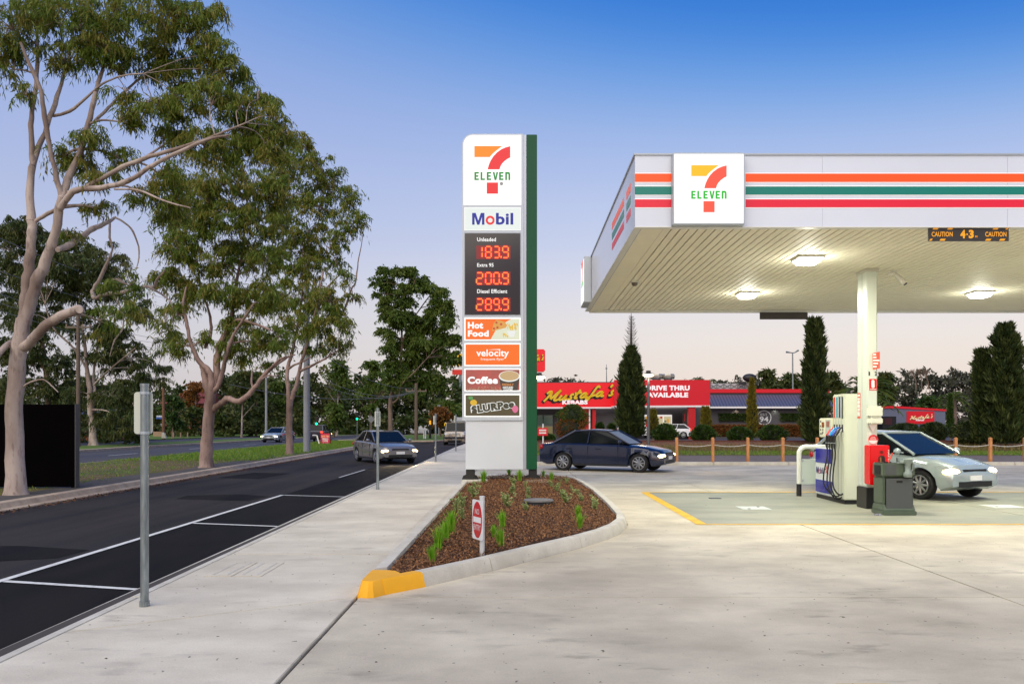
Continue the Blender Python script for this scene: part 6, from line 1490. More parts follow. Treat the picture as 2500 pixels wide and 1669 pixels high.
def auto_tree(name, label, px, base_py, top_py, half_w, D, leaf, bark, Lf, Wf, seed, clumps=.5, cr=1.1, trunk_w=8, droop=.6, lean=0, low=.25, z=None, per=9, strands=8, dens=1.0):
    rng = np.random.default_rng(seed); h = base_py-top_py; z = gz(D) if z is None else z
    limbs = [dict(root=1, p=[(px,base_py,trunk_w),(px+lean*.3,base_py-h*.3,trunk_w*.75),(px+lean*.6,base_py-h*.55,trunk_w*.5),(px+lean,base_py-h*.85,trunk_w*.25)])]
    for k in range(4):
        a = rng.uniform(.25, .6); sd = (-1)**k; limbs.append(dict(p=[(px+lean*a,base_py-h*a,trunk_w*.45),(px+sd*half_w*.4,base_py-h*(a+.12),trunk_w*.3),(px+sd*half_w*.7,base_py-h*(a+.22),trunk_w*.15)], d=(0, rng.uniform(-2, 2))))
    lobes = []
    n = 11
    for k in range(n):
        f = low+(1-low)*(k+.5)/n; wd = half_w*math.sin(math.pi*min(1, (.15+.85*(f-low)/(1-low))))**.6
        r = half_w*rng.uniform(.34, .52)
        lobes.append((px+lean*f+rng.uniform(-1, 1)*max(0, wd-r*.7), base_py-h*min(f, 1-r*.9/h), r, r*rng.uniform(.7, 1.0), dens))
    return px_tree(name, label, D, (px, base_py), limbs, lobes, leaf, bark, Lf, Wf, clumps*1.9, strands, per+2, cr, seed, droop, z)
auto_tree("far_gum", "pale slender gum above the junction, between concrete pole and alone-standing gum", 822, 1062, 878, 34, 125, oak_leaf, gum_bark, .6, .2, 21, .5, 1.5, 6, .6, 6, .55)
auto_tree("far_gum", "rounded dark tree touching the left side of the alone-standing gum", 905, 1062, 876, 48, 120, oak_leaf, dull_bark, .6, .22, 22, .6, 1.5, 7, .6, 0, .25)
auto_tree("far_gum", "bushy green tree behind the lower traffic light", 815, 1064, 985, 32, 112, oak_leaf, dull_bark, .5, .2, 23, .7, 1.2, 6, .6, 0, .2)
auto_tree("round_tree", "round bright green tree beside the brown street name pole", 422, 1066, 968, 30, 98, box_leaf, dull_bark, .4, .2, 24, .9, 1.0, 6, .3, 0, .12)
auto_tree("autumn_tree", "brown and gold autumn tree above the far hedge, left of the pink gum trunk", 478, 1060, 935, 34, 132, red_leaf, dull_bark, .5, .25, 25, .7, 1.3, 6, .4, 0, .3)
auto_tree("small_tree", "orange-brown small tree behind the narrow drive-through marker", 1075, 1062, 998, 26, 110, red_leaf, dull_bark, .45, .2, 26, .8, 1.1, 5, .4, 0, .35)
auto_tree("small_tree", "yellow-green spreading tree right behind the orange-brown one", 1095, 1062, 975, 40, 130, oak_leaf, dull_bark, .5, .25, 27, .7, 1.3, 5, .4, 0, .35)
auto_tree("far_gum", "open gum with bare pale stems behind the long low limb", 590, 1064, 900, 45, 110, gum_dark, gum_bark, .55, .16, 28, .4, 1.4, 5, .7, 4, .5)
auto_tree("far_gum", "dark gum with two thin stems left of the forked trunk", 625, 1064, 905, 44, 118, gum_dark, dull_bark, .55, .2, 29, .5, 1.4, 5, .7, 4, .3)
auto_tree("far_gum", "dark wide gum right behind the forked trunk", 690, 1064, 925, 48, 122, oak_leaf, dull_bark, .55, .22, 30, .6, 1.4, 5, .6, 4, .3)

# far woods that read as one mass
def wood_mass(name, label, blobs, leaf, n_per, Lf, Wf, seed, trunks=None):
    rng = np.random.default_rng(seed); PP, DD, TT_ = [], [], []
    for (px, py, rx, ry, D) in blobs:
        Dl = D+rng.uniform(-6, 6); c = np.array([(px-CX)*Dl/F, Dl, CH-(py-CY)*Dl/F]); ax, az = rx*Dl/F, ry*Dl/F
        n = int(n_per*(rx*ry)/1500); k = max(4, n//40)
        u = rng.normal(0, 1, (k, 3)); u /= np.linalg.norm(u, axis=1, keepdims=True)
        cl = u*rng.uniform(.5, 1, k)[:, None]*np.array([ax, min(ax, 5), az])
        tt = rng.uniform(.1, .9, k); w = rng.integers(0, k, n)
        p = c+cl[w]+rng.normal(0, 1, (n, 3))*np.array([ax, ax, az])*.2
        PP.append(p); DD.append(rng.normal(0, 1, (n, 3))+np.array([0, 0, -.4])); TT_.append(np.clip(tt[w]*.7+rng.uniform(0, .3, n), 0, 1))
    p, d, ti = map(np.concatenate, (PP, DD, TT_)); n = len(p)
    return leaf_object(name, p, d, Lf*rng.uniform(.6, 1.3, n), Wf*rng.uniform(.7, 1.2, n), ti, leaf, None, label=label, cat="trees", kind="stuff")
r_ = random.Random(5); bl = []
for x in range(-60, 1180, 26):
    base_top = 945+18*math.sin(x*.021)+r_.uniform(-18, 12)
    if 440 < x < 520: base_top = 985
    if x > 560: base_top = 915+r_.uniform(-22, 14)
    if x > 1090: base_top = 925+r_.uniform(-10, 20)
    for yv in range(int(base_top)+22, 1066, 26): bl.append((x+r_.uniform(-10, 10), yv+r_.uniform(-8, 8), r_.uniform(22, 36), r_.uniform(18, 28), 140+r_.uniform(0, 24)))
wood_mass("far_wood", "dark wood of gum trees lining the far side of the highway", bl, gum_dark, 600, .9, .45, 31)
bl = [(x+r_.uniform(-8, 8), yv+r_.uniform(-6, 6), 26, 18, 118) for x in range(420, 760, 22) for yv in range(1000, 1062, 18)]
wood_mass("far_hedge", "tall dark clipped hedge across the highway", bl, gum_dark, 420, .6, .35, 33)
bl = [(x+r_.uniform(-8, 8), yv+r_.uniform(-6, 6), 24, 16, 70) for x in range(200, 350, 20) for yv in range(1015, 1082, 17)]
wood_mass("shrub_mass", "dark unkempt shrubs under the drooping gum beyond the highway", bl, gum_dark, 420, .4, .22, 34)
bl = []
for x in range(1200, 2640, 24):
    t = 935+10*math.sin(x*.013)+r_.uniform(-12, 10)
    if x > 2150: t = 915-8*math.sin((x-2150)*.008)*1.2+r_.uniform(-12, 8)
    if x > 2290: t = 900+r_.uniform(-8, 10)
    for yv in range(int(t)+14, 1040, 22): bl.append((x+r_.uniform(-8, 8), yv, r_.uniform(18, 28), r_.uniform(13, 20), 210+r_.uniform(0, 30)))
wood_mass("hill_wood", "distant wooded rise behind the restaurant buildings", bl, leaf_mat("hazy_gum_leaf", (64,68,54), (80,82,66), (94,92,76), .2, .7), 480, 1.3, .6, 35)  # haze of distance mixed into these grey-green leaf colours
auto_tree("skyline_tree", "tree with open rounded crown above the black roof vent", 1868, 1045, 905, 26, 175, gum_dark, dull_bark, .9, .35, 41, .4, 1.8, 4, .4, 0, .45, 0)
auto_tree("skyline_tree", "wide open tree beside the tall double-armed light", 1935, 1045, 915, 40, 180, gum_dark, dull_bark, .9, .35, 42, .4, 1.9, 4, .4, 0, .4, 0)
auto_tree("skyline_tree", "open-crowned tree between the big cypress and the column", 2030, 1045, 912, 28, 175, gum_dark, dull_bark, .9, .35, 43, .4, 1.8, 4, .4, 0, .4, 0)
auto_tree("skyline_tree", "open-crowned tree just right of the column", 2160, 1045, 913, 24, 175, gum_dark, dull_bark, .9, .35, 44, .4, 1.8, 4, .4, 0, .4, 0)
auto_tree("green_tree", "bright green low tree behind the small annexe building", 2265, 1050, 968, 36, 130, box_leaf, dull_bark, .6, .25, 45, .8, 1.3, 5, .3, 0, .3, 0)
q = MB(); t = thing("bare_tree", "leafless pale tree on the wooded skyline right of the column", "tree", P(2245, 1040, 190))
def twigs(q, p, d, l, r, k, rg):
    e = p+d*l; q.tube([p, e], [r, r*.6], 4, cap=False)
    if k:
        for _ in range(3): twigs(q, e, (d+Vector((rg.gauss(0, .5), rg.gauss(0, .3), rg.gauss(.12, .3)))).normalized(), l*.72, r*.6, k-1, rg)
rg = random.Random(3)
for px_ in (2236, 2250, 2266): twigs(q, Vector(P(px_, 950, 190)), Vector((0,0,1)), 1.7, .16, 4, rg)
q.build("branches", dull_bark, t)

# ------------------------------------------------------------------ cypresses, clipped shrubs, hedges, palms
def lathe_tree(name, label, px, base_py, prof, D, leaf, seed, n, Lf=.3, Wf=.08, up=1.0, z0=.4, cat="tree", group=None, bare=None):
    """columnar or rounded plant: prof = list of (photo y, half width in photo px)"""
    rng = np.random.default_rng(seed); X = XW(px, D); t = thing(name, label, cat, (X, D, z0), group)
    pr = sorted([(ZW(y, D), r*D/F) for y, r in prof])
    zs = np.array([a for a, _ in pr]); rs = np.array([b for _, b in pr])
    z = rng.uniform(zs[0], zs[-1], n); r = np.interp(z, zs, rs); a = rng.uniform(0, 2*np.pi, n)
    lump = 1+.16*np.sin(a*3+z*2.1+seed)+.15*np.sin(a*7-z*4.3)+.12*np.sin(z*9+a*2)
    rad = r*.86*lump*rng.uniform(.72, 1.04, n)
    keep = (np.sin(a*4+z*5.3+seed)+np.sin(a*9-z*7.1)+rng.normal(0, .5, n)) > -1.0
    z, a, rad, n = z[keep], a[keep], rad[keep], int(keep.sum())
    rad = rad*np.where(rng.uniform(0, 1, n) < .06, 1.16, 1.0)
    p = np.stack([X+rad*np.cos(a), D+rad*np.sin(a), z], 1)
    d = np.stack([np.cos(a)*.6, np.sin(a)*.6, np.full(n, up)], 1)+rng.normal(0, .3, (n, 3))
    ti = np.clip(.5+.3*np.sin(a*5+z*3)+rng.normal(0, .22, n), 0, 1)
    leaf_object("crown", p, d, Lf*rng.uniform(.6, 1.4, n), Wf*rng.uniform(.7, 1.3, n), ti, leaf, t, kind="stuff")
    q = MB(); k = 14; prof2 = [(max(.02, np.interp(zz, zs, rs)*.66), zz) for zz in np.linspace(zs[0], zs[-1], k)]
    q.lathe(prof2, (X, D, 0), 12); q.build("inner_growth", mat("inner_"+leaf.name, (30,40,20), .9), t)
    q = MB(); q.tube([(X, D, z0-.5), (X, D, zs[0]+.3)], .1, 8); q.build("trunk", dull_bark, t)
    if bare:
        q = MB(); q.tube([P(bare[0], bare[2], D), P(bare[0], (bare[1]+bare[2])/2, D), P(bare[0], bare[1], D)], [.11,.07,.015], 6)
        yv = bare[2]
        while yv > bare[1]+6:
            f = (yv-bare[1])/(bare[2]-bare[1]); 
            for s in (-1, 1):
                l = (5+17*min(1, f*1.3))*rng.uniform(.6, 1.1); A = Vector(P(bare[0], yv, D)); B = Vector(P(bare[0]+s*l*.6, yv-1, D)); C_ = Vector(P(bare[0]+s*l, yv-l*.5, D))
                dp = rng.uniform(-.4, .4); B.y += dp*.5; C_.y += dp; q.tube([A, B, C_], [.03,.02,.006], 4, cap=False)
            yv -= 3.2
        q.build("dead_leader", mat("dead_wood", (66,58,54), .9), t)
    return t
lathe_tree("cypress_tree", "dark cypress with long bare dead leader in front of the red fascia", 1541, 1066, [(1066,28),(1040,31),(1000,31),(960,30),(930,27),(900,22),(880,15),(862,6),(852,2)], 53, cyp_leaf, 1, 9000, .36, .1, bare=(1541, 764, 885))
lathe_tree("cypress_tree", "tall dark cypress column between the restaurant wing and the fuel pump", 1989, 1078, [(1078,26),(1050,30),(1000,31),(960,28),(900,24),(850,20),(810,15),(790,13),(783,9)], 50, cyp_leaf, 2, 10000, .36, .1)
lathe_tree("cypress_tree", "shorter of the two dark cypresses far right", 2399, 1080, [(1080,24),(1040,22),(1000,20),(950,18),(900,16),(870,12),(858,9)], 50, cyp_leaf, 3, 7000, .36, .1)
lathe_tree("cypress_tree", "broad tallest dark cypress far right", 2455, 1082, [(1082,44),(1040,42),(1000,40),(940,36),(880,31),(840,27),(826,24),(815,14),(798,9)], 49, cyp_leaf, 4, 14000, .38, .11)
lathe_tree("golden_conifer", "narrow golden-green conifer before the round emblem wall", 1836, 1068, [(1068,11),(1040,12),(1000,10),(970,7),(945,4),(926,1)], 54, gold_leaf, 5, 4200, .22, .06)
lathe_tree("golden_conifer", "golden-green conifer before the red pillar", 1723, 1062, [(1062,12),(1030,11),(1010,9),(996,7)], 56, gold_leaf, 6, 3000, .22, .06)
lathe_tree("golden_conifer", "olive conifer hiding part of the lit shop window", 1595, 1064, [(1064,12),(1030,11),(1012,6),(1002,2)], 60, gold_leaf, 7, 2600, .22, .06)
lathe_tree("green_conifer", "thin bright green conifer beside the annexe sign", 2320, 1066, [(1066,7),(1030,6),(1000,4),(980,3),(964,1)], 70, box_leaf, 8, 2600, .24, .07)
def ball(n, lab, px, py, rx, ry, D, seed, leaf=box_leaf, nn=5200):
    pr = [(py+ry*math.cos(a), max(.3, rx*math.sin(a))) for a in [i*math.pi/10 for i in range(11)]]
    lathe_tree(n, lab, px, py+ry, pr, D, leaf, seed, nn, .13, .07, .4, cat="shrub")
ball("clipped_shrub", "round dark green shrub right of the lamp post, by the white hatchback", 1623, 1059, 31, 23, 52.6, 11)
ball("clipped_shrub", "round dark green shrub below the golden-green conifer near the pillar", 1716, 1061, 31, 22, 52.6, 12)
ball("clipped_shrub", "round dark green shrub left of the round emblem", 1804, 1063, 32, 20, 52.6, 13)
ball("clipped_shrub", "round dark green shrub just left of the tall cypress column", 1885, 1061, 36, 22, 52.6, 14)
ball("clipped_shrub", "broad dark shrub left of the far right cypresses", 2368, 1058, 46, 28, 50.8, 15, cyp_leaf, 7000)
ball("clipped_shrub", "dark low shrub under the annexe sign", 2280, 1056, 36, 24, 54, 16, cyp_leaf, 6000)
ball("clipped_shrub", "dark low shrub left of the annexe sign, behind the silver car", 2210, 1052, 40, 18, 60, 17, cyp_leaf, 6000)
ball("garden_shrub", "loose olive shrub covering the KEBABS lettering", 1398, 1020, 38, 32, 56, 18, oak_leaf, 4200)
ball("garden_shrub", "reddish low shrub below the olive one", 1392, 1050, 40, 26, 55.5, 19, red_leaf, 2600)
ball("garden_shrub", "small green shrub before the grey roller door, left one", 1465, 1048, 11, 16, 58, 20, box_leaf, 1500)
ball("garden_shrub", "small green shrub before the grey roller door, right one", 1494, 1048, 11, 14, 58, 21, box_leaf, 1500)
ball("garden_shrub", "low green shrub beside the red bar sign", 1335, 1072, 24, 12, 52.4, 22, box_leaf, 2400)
def hedge(name, lab, px0, px1, py0, py1, D, leaf, n, seed, th=.8, core=(40,40,22), top=0):
    rng = np.random.default_rng(seed); X0, X1, z0, z1 = XW(px0,D), XW(px1,D), ZW(py1,D), ZW(py0,D)
    t = thing(name, lab, "hedge", ((X0+X1)/2, D, z0))
    x = rng.uniform(X0, X1, n); z = z0+(z1-z0)*rng.uniform(0, 1, n)**.7; y = D+rng.uniform(0, .12, n); tp = rng.uniform(0, 1, n) < .35
    z = np.where(tp, z1+rng.uniform(-.08, .06, n), z); y = np.where(tp, D+rng.uniform(0, th, n), y)
    leaf_object("foliage", np.stack([x, y, z], 1), rng.normal(0, 1, (n, 3))+np.array([0,-.3,.4]), .16*rng.uniform(.6,1.3,n), .08*rng.uniform(.7,1.3,n), rng.uniform(0,1,n), leaf, t, kind="stuff")
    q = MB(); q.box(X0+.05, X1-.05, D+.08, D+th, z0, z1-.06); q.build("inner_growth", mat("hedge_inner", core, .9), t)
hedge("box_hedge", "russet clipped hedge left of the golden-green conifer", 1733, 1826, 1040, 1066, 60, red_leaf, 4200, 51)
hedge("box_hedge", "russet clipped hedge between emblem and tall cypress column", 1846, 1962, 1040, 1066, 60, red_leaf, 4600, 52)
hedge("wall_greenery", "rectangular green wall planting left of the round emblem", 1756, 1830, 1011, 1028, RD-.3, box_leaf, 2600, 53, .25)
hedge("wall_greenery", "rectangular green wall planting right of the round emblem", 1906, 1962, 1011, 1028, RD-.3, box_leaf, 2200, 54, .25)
# palms
def palm(lab, px, py, D, L, nf, seed, base_py=1060, leaf=oak_leaf):
    rng = np.random.default_rng(seed); c = Vector(P(px, py, D)); t = thing("palm_tree", lab, "palm", (c.x, D, 0))
    q = MB(); q.tube([(c.x, D, gz(D)-.2), (c.x+.1, D, c.z*.5), tuple(c)], [.3,.24,.28], 10); q.build("trunk", dull_bark, t)
    P0, DD = [], []; rib = MB()
    for i in range(nf):
        a = 2*math.pi*i/nf+rng.uniform(-.15, .15); e = rng.uniform(-.1, 1.25); l = L*rng.uniform(.8, 1.1); h = Vector((math.cos(a)*math.cos(e), math.sin(a)*math.cos(e), math.sin(e)))
        pts = [c+h*l*s+Vector((0,0,-.55*l*s*s)) for s in [k/8 for k in range(9)]]; rib.tube(pts, [.05-.005*k for k in range(9)], 4, cap=False)
        for k in range(46):
            s = rng.uniform(.12, 1); p_ = c+h*l*s+Vector((0,0,-.55*l*s*s)); tg = (h+Vector((0,0,-1.1*s))).normalized(); sd = tg.cross(Vector((0,0,1))); sd = sd.normalized() if sd.length > .01 else Vector((1,0,0))
            P0.append(p_); DD.append(sd*(1 if k % 2 else -1)*.8+tg*.6+Vector((0,0,.1-.3*s)))
    rib.build("frond_ribs", mat("palm_rib", (96,104,50), .7), t); P0, DD = np.array(P0), np.array(DD); n = len(P0)
    leaf_object("fronds", P0, DD, .24*L*rng.uniform(.6, 1.1, n), np.full(n, .07*L/2.2), rng.uniform(0, 1, n), leaf, t, kind="stuff")
palm("palm tree rising behind the drive-through fascia's right end", 1718, 940, 108, 2.6, 22, 61)
palm("palm tree behind the column, fronds spread to both sides", 2110, 955, 95, 4.4, 26, 62)
palm("palm tree between the annexe and the far right cypresses", 2330, 972, 112, 2.6, 22, 63)
palm("palm tree at the right frame edge, level with the cypress tops", 2512, 880, 60, 1.8, 20, 64)
# parrot and dove
def bird(lab, name, px, py, D, h, c1, c2):
    p_ = Vector(P(px, py, D)); t = thing(name, lab, "bird", tuple(p_))
    q = MB(); q.tube([p_+Vector((h*.12,0,-h*.55)), p_+Vector((h*.05,0,-h*.2)), p_, p_+Vector((-h*.02,-.01,h*.22)), p_+Vector((-h*.03,-.01,h*.32)), p_+Vector((-h*.05,-.02,h*.45)), p_+Vector((-h*.06,-.03,h*.54))],
                     [h*.03, h*.12, h*.19, h*.15, h*.11, h*.12, h*.04], 10); q.build("body", c1, t, smooth=80)
    q = MB(); q.tube([p_+Vector((h*.16,-.02,h*.18)), p_+Vector((h*.17,-.02,-h*.1)), p_+Vector((h*.14,0,-h*.42))], [h*.05,h*.09,h*.02], 8); q.build("wing", c2, t, smooth=80)
    q = MB(); q.tube([p_+Vector((-h*.14,-.02,h*.45)), p_+Vector((-h*.2,-.03,h*.39))], [h*.04,h*.01], 6); q.build("beak", mat("beak_pale", (190,180,160), .5), t)
bird("small pink and grey parrot perched on an upper branch of the nearest gum", "parrot", 293, 172, D1+.9, .34, mat("bird_pink", (150,62,66), .8), mat("bird_grey", (110,106,108), .8))
bird("small grey dove perched on a low limb of the nearest gum", "dove", 260, 632, D1+2.1, .2, mat("dove_grey", (120,116,118), .8), mat("dove_dark", (90,88,90), .8))
# ------------------------------------------------------------------ vehicles
glass = mat("car_glass", (14,20,22), .1, spec=.22); chrome = mat("chrome", (190,194,200), .15, .9); tyre_m = mat("tyre", (20,20,21), .8); rim_m = mat("rim_alloy", (150,152,156), .3, .8)
dark_trim = mat("dark_trim", (18,18,20), .5); plate_m = mat("number_plate", (225,225,225), .5); tail_m = mat("tail_lamp", (150,14,16), .25, emit=.2)
head_on = mat("headlamp_lit", (255,226,170), .3, emit=12.0, ecol=(255,214,140)); head_off = mat("headlamp", (196,204,210), .1, spec=.8)
CARS = {
 'sedan': dict(L=4.6, W=1.8, wb=2.7, wr=.32, top=[(-2.3,.84),(-2.2,.95),(-1.5,1.0),(-.3,.98),(.75,.95),(1.6,.86),(2.15,.74),(2.3,.58)], gh=(-1.75,-.95,.25,1.05,.97,1.43)),
 'suv':   dict(L=4.65, W=1.86, wb=2.7, wr=.37, top=[(-2.32,.98),(-2.25,1.08),(-1.4,1.1),(0,1.08),(.85,1.06),(1.7,1.0),(2.2,.9),(2.32,.7)], gh=(-2.2,-1.8,.2,1.05,1.07,1.68)),
 'hatch': dict(L=4.1, W=1.76, wb=2.5, wr=.32, top=[(-2.05,.9),(-1.98,1.0),(-1.2,1.02),(0,1.0),(.8,.97),(1.5,.88),(1.95,.75),(2.05,.6)], gh=(-1.95,-1.35,.15,1.1,.99,1.48)),
 'patrol':dict(L=4.9, W=1.92, wb=2.95, wr=.42, top=[(-2.45,1.2),(-2.4,1.22),(-1.4,1.22),(0,1.2),(.75,1.18),(1.6,1.15),(2.35,1.1),(2.45,.9)], gh=(-2.4,-2.25,.35,.85,1.2,1.86)),
 'van':   dict(L=5.0, W=1.92, wb=3.1, wr=.34, top=[(-2.5,1.1),(-2.46,1.16),(-1.4,1.18),(0,1.16),(1.3,1.12),(1.9,1.0),(2.35,.85),(2.5,.62)], gh=(-2.47,-2.38,.75,1.75,1.15,1.93)),
}
def car(kind, name, label, paint, lit=True, cat="car", bull=False, group=None, solid_rear=False, tail_on=False):
    S_ = CARS[kind]; L, W, wb, wr = S_['L'], S_['W'], S_['wb'], S_['wr']; hw = W/2
    t = thing(name, label, cat, (0,0,0), group)
    tp = S_['top']; txs = [a for a, _ in tp]; tzs = [b for _, b in tp]
    wx = (wb/2+.02*L, -wb/2+.0); R = wr+.07
    xs = sorted(set([round(x_, 3) for x_ in np.linspace(-L/2, L/2, 33)]+[round(w+R*math.sin(a), 3) for w in wx for a in np.linspace(-math.pi/2, math.pi/2, 9)]+[round(a, 3) for a in txs]))
    q = MB(); rings = []
    for x in xs:
        zt = float(np.interp(x, txs, tzs)); e = abs(2*x/L); h_ = hw*(1-.16*e**5); zb = .22+.10*max(0, e-.88)/.12
        for w in wx:
            if abs(x-w) < R: zb = max(zb, wr+math.sqrt(max(0, R*R-(x-w)**2))-.02)
        zb = min(zb, zt-.1); zm = max(zb+.02, zt*.62)
        rings.append([(x, s*a, z) for s, seq in ((-1, [(0,zb,0),(h_*.94,zb,0),(h_*.985,zb+.03,0),(h_,zm,0),(h_*.97,zt-.07,0),(h_*.90,zt-.012,0),(h_*.55,zt+.02,0),(0,zt+.03,0)]),) for a, z, _ in seq]+
                     [(x, a, z) for a, z in [(h_*.55,zt+.02),(h_*.90,zt-.012),(h_*.97,zt-.07),(h_,zm),(h_*.985,zb+.03),(h_*.94,zb)]])
    k = len(rings[0]); vs = [v for r in rings for v in r]; fs = []
    for i in range(len(rings)-1):
        for j in range(k): a, b = i*k+j, i*k+(j+1)%k; fs.append((a, b, b+k, a+k))
    fs += [list(range(k))[::-1], [(len(rings)-1)*k+j for j in range(k)]]
    q.add(vs, fs); body = q.build("body", paint, t, smooth=38)
    x0, x1, x2, x3, zb, zr = S_['gh']; wb_, wt_ = hw*.905, hw*.74
    if kind in ('van', 'patrol'): wt_ = hw*.84
    prof = [(x0, zb, wb_*.96), (x1, zr-.03, wt_*.96), ((x1+x2)/2, zr, wt_), (x2, zr-.03, wt_*.97), (x3, zb, wb_*.94)]
    def side(s): return [(x, s*w, z) for x, z, w in prof]
    q = MB(); A, B = side(-1), side(1)
    q.add(A+B, [(0,1,6,5),(1,2,7,6),(2,3,8,7),(3,4,9,8),(0,4,3,2,1),(5,6,7,8,9)])
    q.build("windows", glass, t)
    q = MB(); rt = [(x, w+.015, z) for x, z, w in prof[1:4]]
    vs = []
    for x, w, z in rt: vs += [(x, -w, z-.02), (x, -w*.9, z+.02), (x, 0, z+.045), (x, w*.9, z+.02), (x, w, z-.02)]
    q.add(vs, [(i*5+j, i*5+j+1, i*5+j+6, i*5+j+5) for i in range(2) for j in range(4)]+[(0,1,2,3,4),(10,14,13,12,11),(0,5,9,4),(5,10,14,9)]); rf = q.build("roof", paint, t, smooth=60)
    def pil(pts, r): q_ = MB(); q_.tube(pts, r, 6); q_.build("pillar", paint, t, smooth=60)
    for s in (-1, 1):
        P_ = side(s); rr_ = .035
        pil([P_[4], P_[3]], rr_); pil([P_[0], P_[1]], rr_*1.5)
        q_ = MB(); q_.tube([P_[3], P_[2], P_[1]], rr_*.9, 6); q_.build("roof_rail", paint, t, smooth=60)
        for f in ((.47,) if kind != 'patrol' else (.35,.68)):
            xb = x0+(x3-x0)*f; xt = x1+(x2-x1)*f; pil([(xb, s*wb_, zb), (xt, s*wt_*1.0, zr-.02)], rr_*.8)
        if kind in ('van',):
            q_ = MB(); q_.add([(x0+.05, s*(wb_+.006), zb-.02), (0.0, s*(wb_+.006), zb-.02), (0.0, s*(wt_+.012), zr-.05), (x1+.02, s*(wt_+.006), zr-.05)], [(0,1,2,3)]); q_.build("load_panel", paint, t)
    # lights, grille, plates
    for s in (-1, 1):
        zf = float(np.interp(L/2-.1, txs, tzs))-.08; zf = max(.6, min(zf, .95))
        q = MB(); q.ball((L/2-.13, s*hw*.68, zf-.04), (.14, .23, .085), 12); hl = q.build("headlight", head_on if lit else head_off, t, smooth=80)
        zt_ = float(np.interp(-L/2+.1, txs, tzs))-.12
        q = MB(); q.ball((-L/2+.07, s*hw*.74, zt_), (.1, .16, .11), 12); q.build("tail_light", mat("tail_on", (255,60,40), .3, emit=3) if tail_on else tail_m, t, smooth=80)
        q = MB(); q.ball((x3-.25, s*(hw+.1), zb+.06), (.07, .1, .075), 10); q.tube([(x3-.25, s*(hw*.9), zb+.02), (x3-.25, s*(hw+.08), zb+.05)], .02, 6); q.build("mirror", paint, t, smooth=80)
        for xd in (x3-.35, (x0+x3)/2-.05, x0+.62):
            if xd < wx[1]+R*.6: continue
            dr = MB(); dr.box(xd-.006, xd+.006, s*hw*.985 if s > 0 else s*(hw+.003), s*(hw+.003) if s > 0 else s*hw*.985, .34, zb-.09); dr.build("door_gap", dark_trim, body)
        for xd in (x3-1.15, (x0+x3)/2-.85):
            if xd > x0+.4:
                dh_ = MB(); dh_.box(xd, xd+.18, s*(hw*.985) if s > 0 else s*(hw+.02), s*(hw+.02) if s > 0 else s*(hw*.985), zb-.2, zb-.165); dh_.build("door_handle", paint, body, bevel=.006)
        q = MB(); q.box(-wb/2+R, wb/2-R+.02*L, s*hw*.95 if s > 0 else s*(hw+.006), s*(hw+.006) if s > 0 else s*hw*.95, .20, .27); q.build("sill", dark_trim, body)
    zg = .62 if kind not in ('patrol',) else .88
    q = MB(); q.box(L/2-.1, L/2-.005, -hw*.42, hw*.42, zg-.09, zg+.06); q.build("grille", dark_trim, t)
    q = MB(); q.box(L/2-.1, L/2+.012, -hw*.6, hw*.6, .30, .42); q.build("lower_intake", dark_trim, t)
    q = MB(); q.box(L/2-.02, L/2+.02, -.19, .19, .44, .55); q.build("number_plate", plate_m, t)
    q = MB(); q.box(-L/2-.012, -L/2+.02, -.19, .19, .62, .73); q.build("number_plate", plate_m, t)
    q = MB(); q.box(-L/2+.0, -L/2+.08, -hw*.8, hw*.8, .30, .42); q.build("rear_valance", dark_trim, t)
    if bull:
        q = MB(); q.tube([(L/2+.02, -hw*.8, .62), (L/2+.22, -hw*.75, .62), (L/2+.22, hw*.75, .62), (L/2+.02, hw*.8, .62)], .09, 8); q.build("bumper_bar", dark_trim, t)
        q = MB(); q.tube([(L/2+.2, -.45, .62), (L/2+.26, -.42, .98), (L/2+.26, .42, .98), (L/2+.2, .45, .62)], .035, 8); q.build("nudge_hoop", chrome, t)
        q = MB(); q.box(x1+.1, x2-.1, -wt_*.9, wt_*.9, zr+.09, zr+.13); q.tube([(x1+.4,-wt_*.85,zr), (x1+.4,-wt_*.85,zr+.1)], .02, 6); q.tube([(x2-.3,wt_*.85,zr), (x2-.3,wt_*.85,zr+.1)], .02, 6); q.build("roof_rack", dark_trim, t)
    # wheels
    for w in wx:
        for s in (-1, 1):
            yw = s*(hw-.12)
            wh = MB(); wh.lathe([(wr*.62,-.1),(wr*.93,-.1),(wr,-.07),(wr,.07),(wr*.93,.1),(wr*.62,.1)], (w, yw, wr), 24, 'y'); wh = wh.build("wheel", tyre_m, t, smooth=40)
            q = MB(); q.lathe([(wr*.66,-.07),(wr*.66,.07)], (w, yw, wr), 20, 'y')
            for j in range(9):
                a = 2*math.pi*j/9; q.tube([(w, yw+s*.1, wr), (w+math.cos(a)*wr*.62, yw+s*.085, wr+math.sin(a)*wr*.62)], [.034,.026], 6)
            q.tube([(w+math.cos(a)*wr*.66, yw+s*.09, wr+math.sin(a)*wr*.66) for a in [i*math.pi/12 for i in range(25)]], .022, 6, cap=False)
            q.lathe([(.06,s*.06),(.06,s*.12)], (w, yw, wr), 12, 'y'); q.build("rim", rim_m, wh)
    return t
def place(t, X, Y, rz, z=0.0): t.location = (X, Y, z); t.rotation_euler = (0, 0, rz); return t
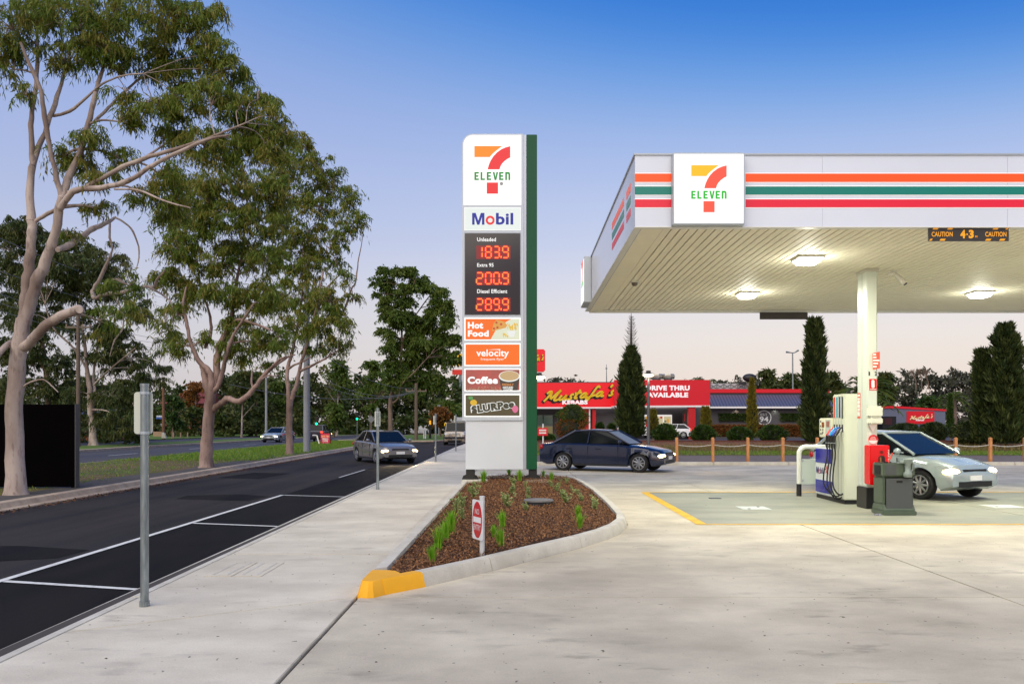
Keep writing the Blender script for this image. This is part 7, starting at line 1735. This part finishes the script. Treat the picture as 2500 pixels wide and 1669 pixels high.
def beam(t, L, e=60, col=(1,.78,.45), z=.62):
    for s in (-1, 1):
        ld = bpy.data.lights.new("headlamp_beam", 'SPOT'); ld.energy = e; ld.color = col; ld.spot_size = math.radians(70); ld.spot_blend = .6; ld.shadow_soft_size = .05
        lo = bpy.data.objects.new("headlamp_beam", ld); COL.objects.link(lo); lo.parent = t; lo.location = (L/2+.06, s*.6, z); lo.rotation_euler = (math.radians(82), 0, math.radians(-90))
paint = lambda n_, c, r=.22, me=.35: mat("paint_"+n_, c, r, me, spec=.5, coat=.6)
silver = paint("silver", (166,178,180)); navy = paint("navy", (22,32,58), .2, .3); bronze = paint("bronze", (128,126,128)); whitep = paint("white", (232,232,234), .25, 0.0); gold = paint("champagne", (150,140,128)); 
c = car('hatch', "silver_hatchback", "silver hatchback with lit headlights driving off behind the bin and column", silver); place(c, 9.05, 19.7, math.radians(-65)); beam(c, 4.1, 40)
c = car('sedan', "navy_sedan", "dark blue sedan with lit headlights crossing behind the garden bed", navy); place(c, 3.1, 29.2, math.radians(-26)); beam(c, 4.65, 40)
c = car('sedan', "grey_sedan", "grey sedan with glowing headlights driving up the side road", bronze); place(c, -6.3, 37.8, math.radians(-62), -.12); beam(c, 4.6, 160)
c = car('patrol', "four_wheel_drive", "beige four-wheel drive with nudge bar parked by the price sign", gold, False, bull=True); place(c, -5.45, 69.5, math.radians(-88), -.12+gz(69.5))
c = car('van', "white_van", "white delivery van standing beyond the farthest gum trunk", whitep, False, "van"); place(c, XW(1018,150), 150, math.radians(-168), gz(150)-.1)
c = car('hatch', "white_hatchback", "white hatchback in the drive-through behind the round shrub", whitep, False, tail_on=True); place(c, XW(1640,88), 88, math.radians(168), .04)
c = car('hatch', "white_car", "white car nose peeking out left of the lamp post by the lit window", whitep, True); place(c, XW(1556,89), 89.5, math.radians(12), .04)
c = car('sedan', "highway_sedan", "pale sedan with headlights on the highway, left of the forked gum trunk", silver); place(c, -23.6, 80, math.radians(-97), -.12+gz(80))
c = car('suv', "highway_wagon", "dark wagon with lit tail lights on the highway behind the concrete pole", navy, True, tail_on=True); place(c, -20.6, 84, math.radians(92), -.12+gz(84))
c = car('hatch', "highway_hatchback", "small pale car on the far side of the junction", whitep, True); place(c, XW(838,150), 150, math.radians(-80), gz(150)-.1)
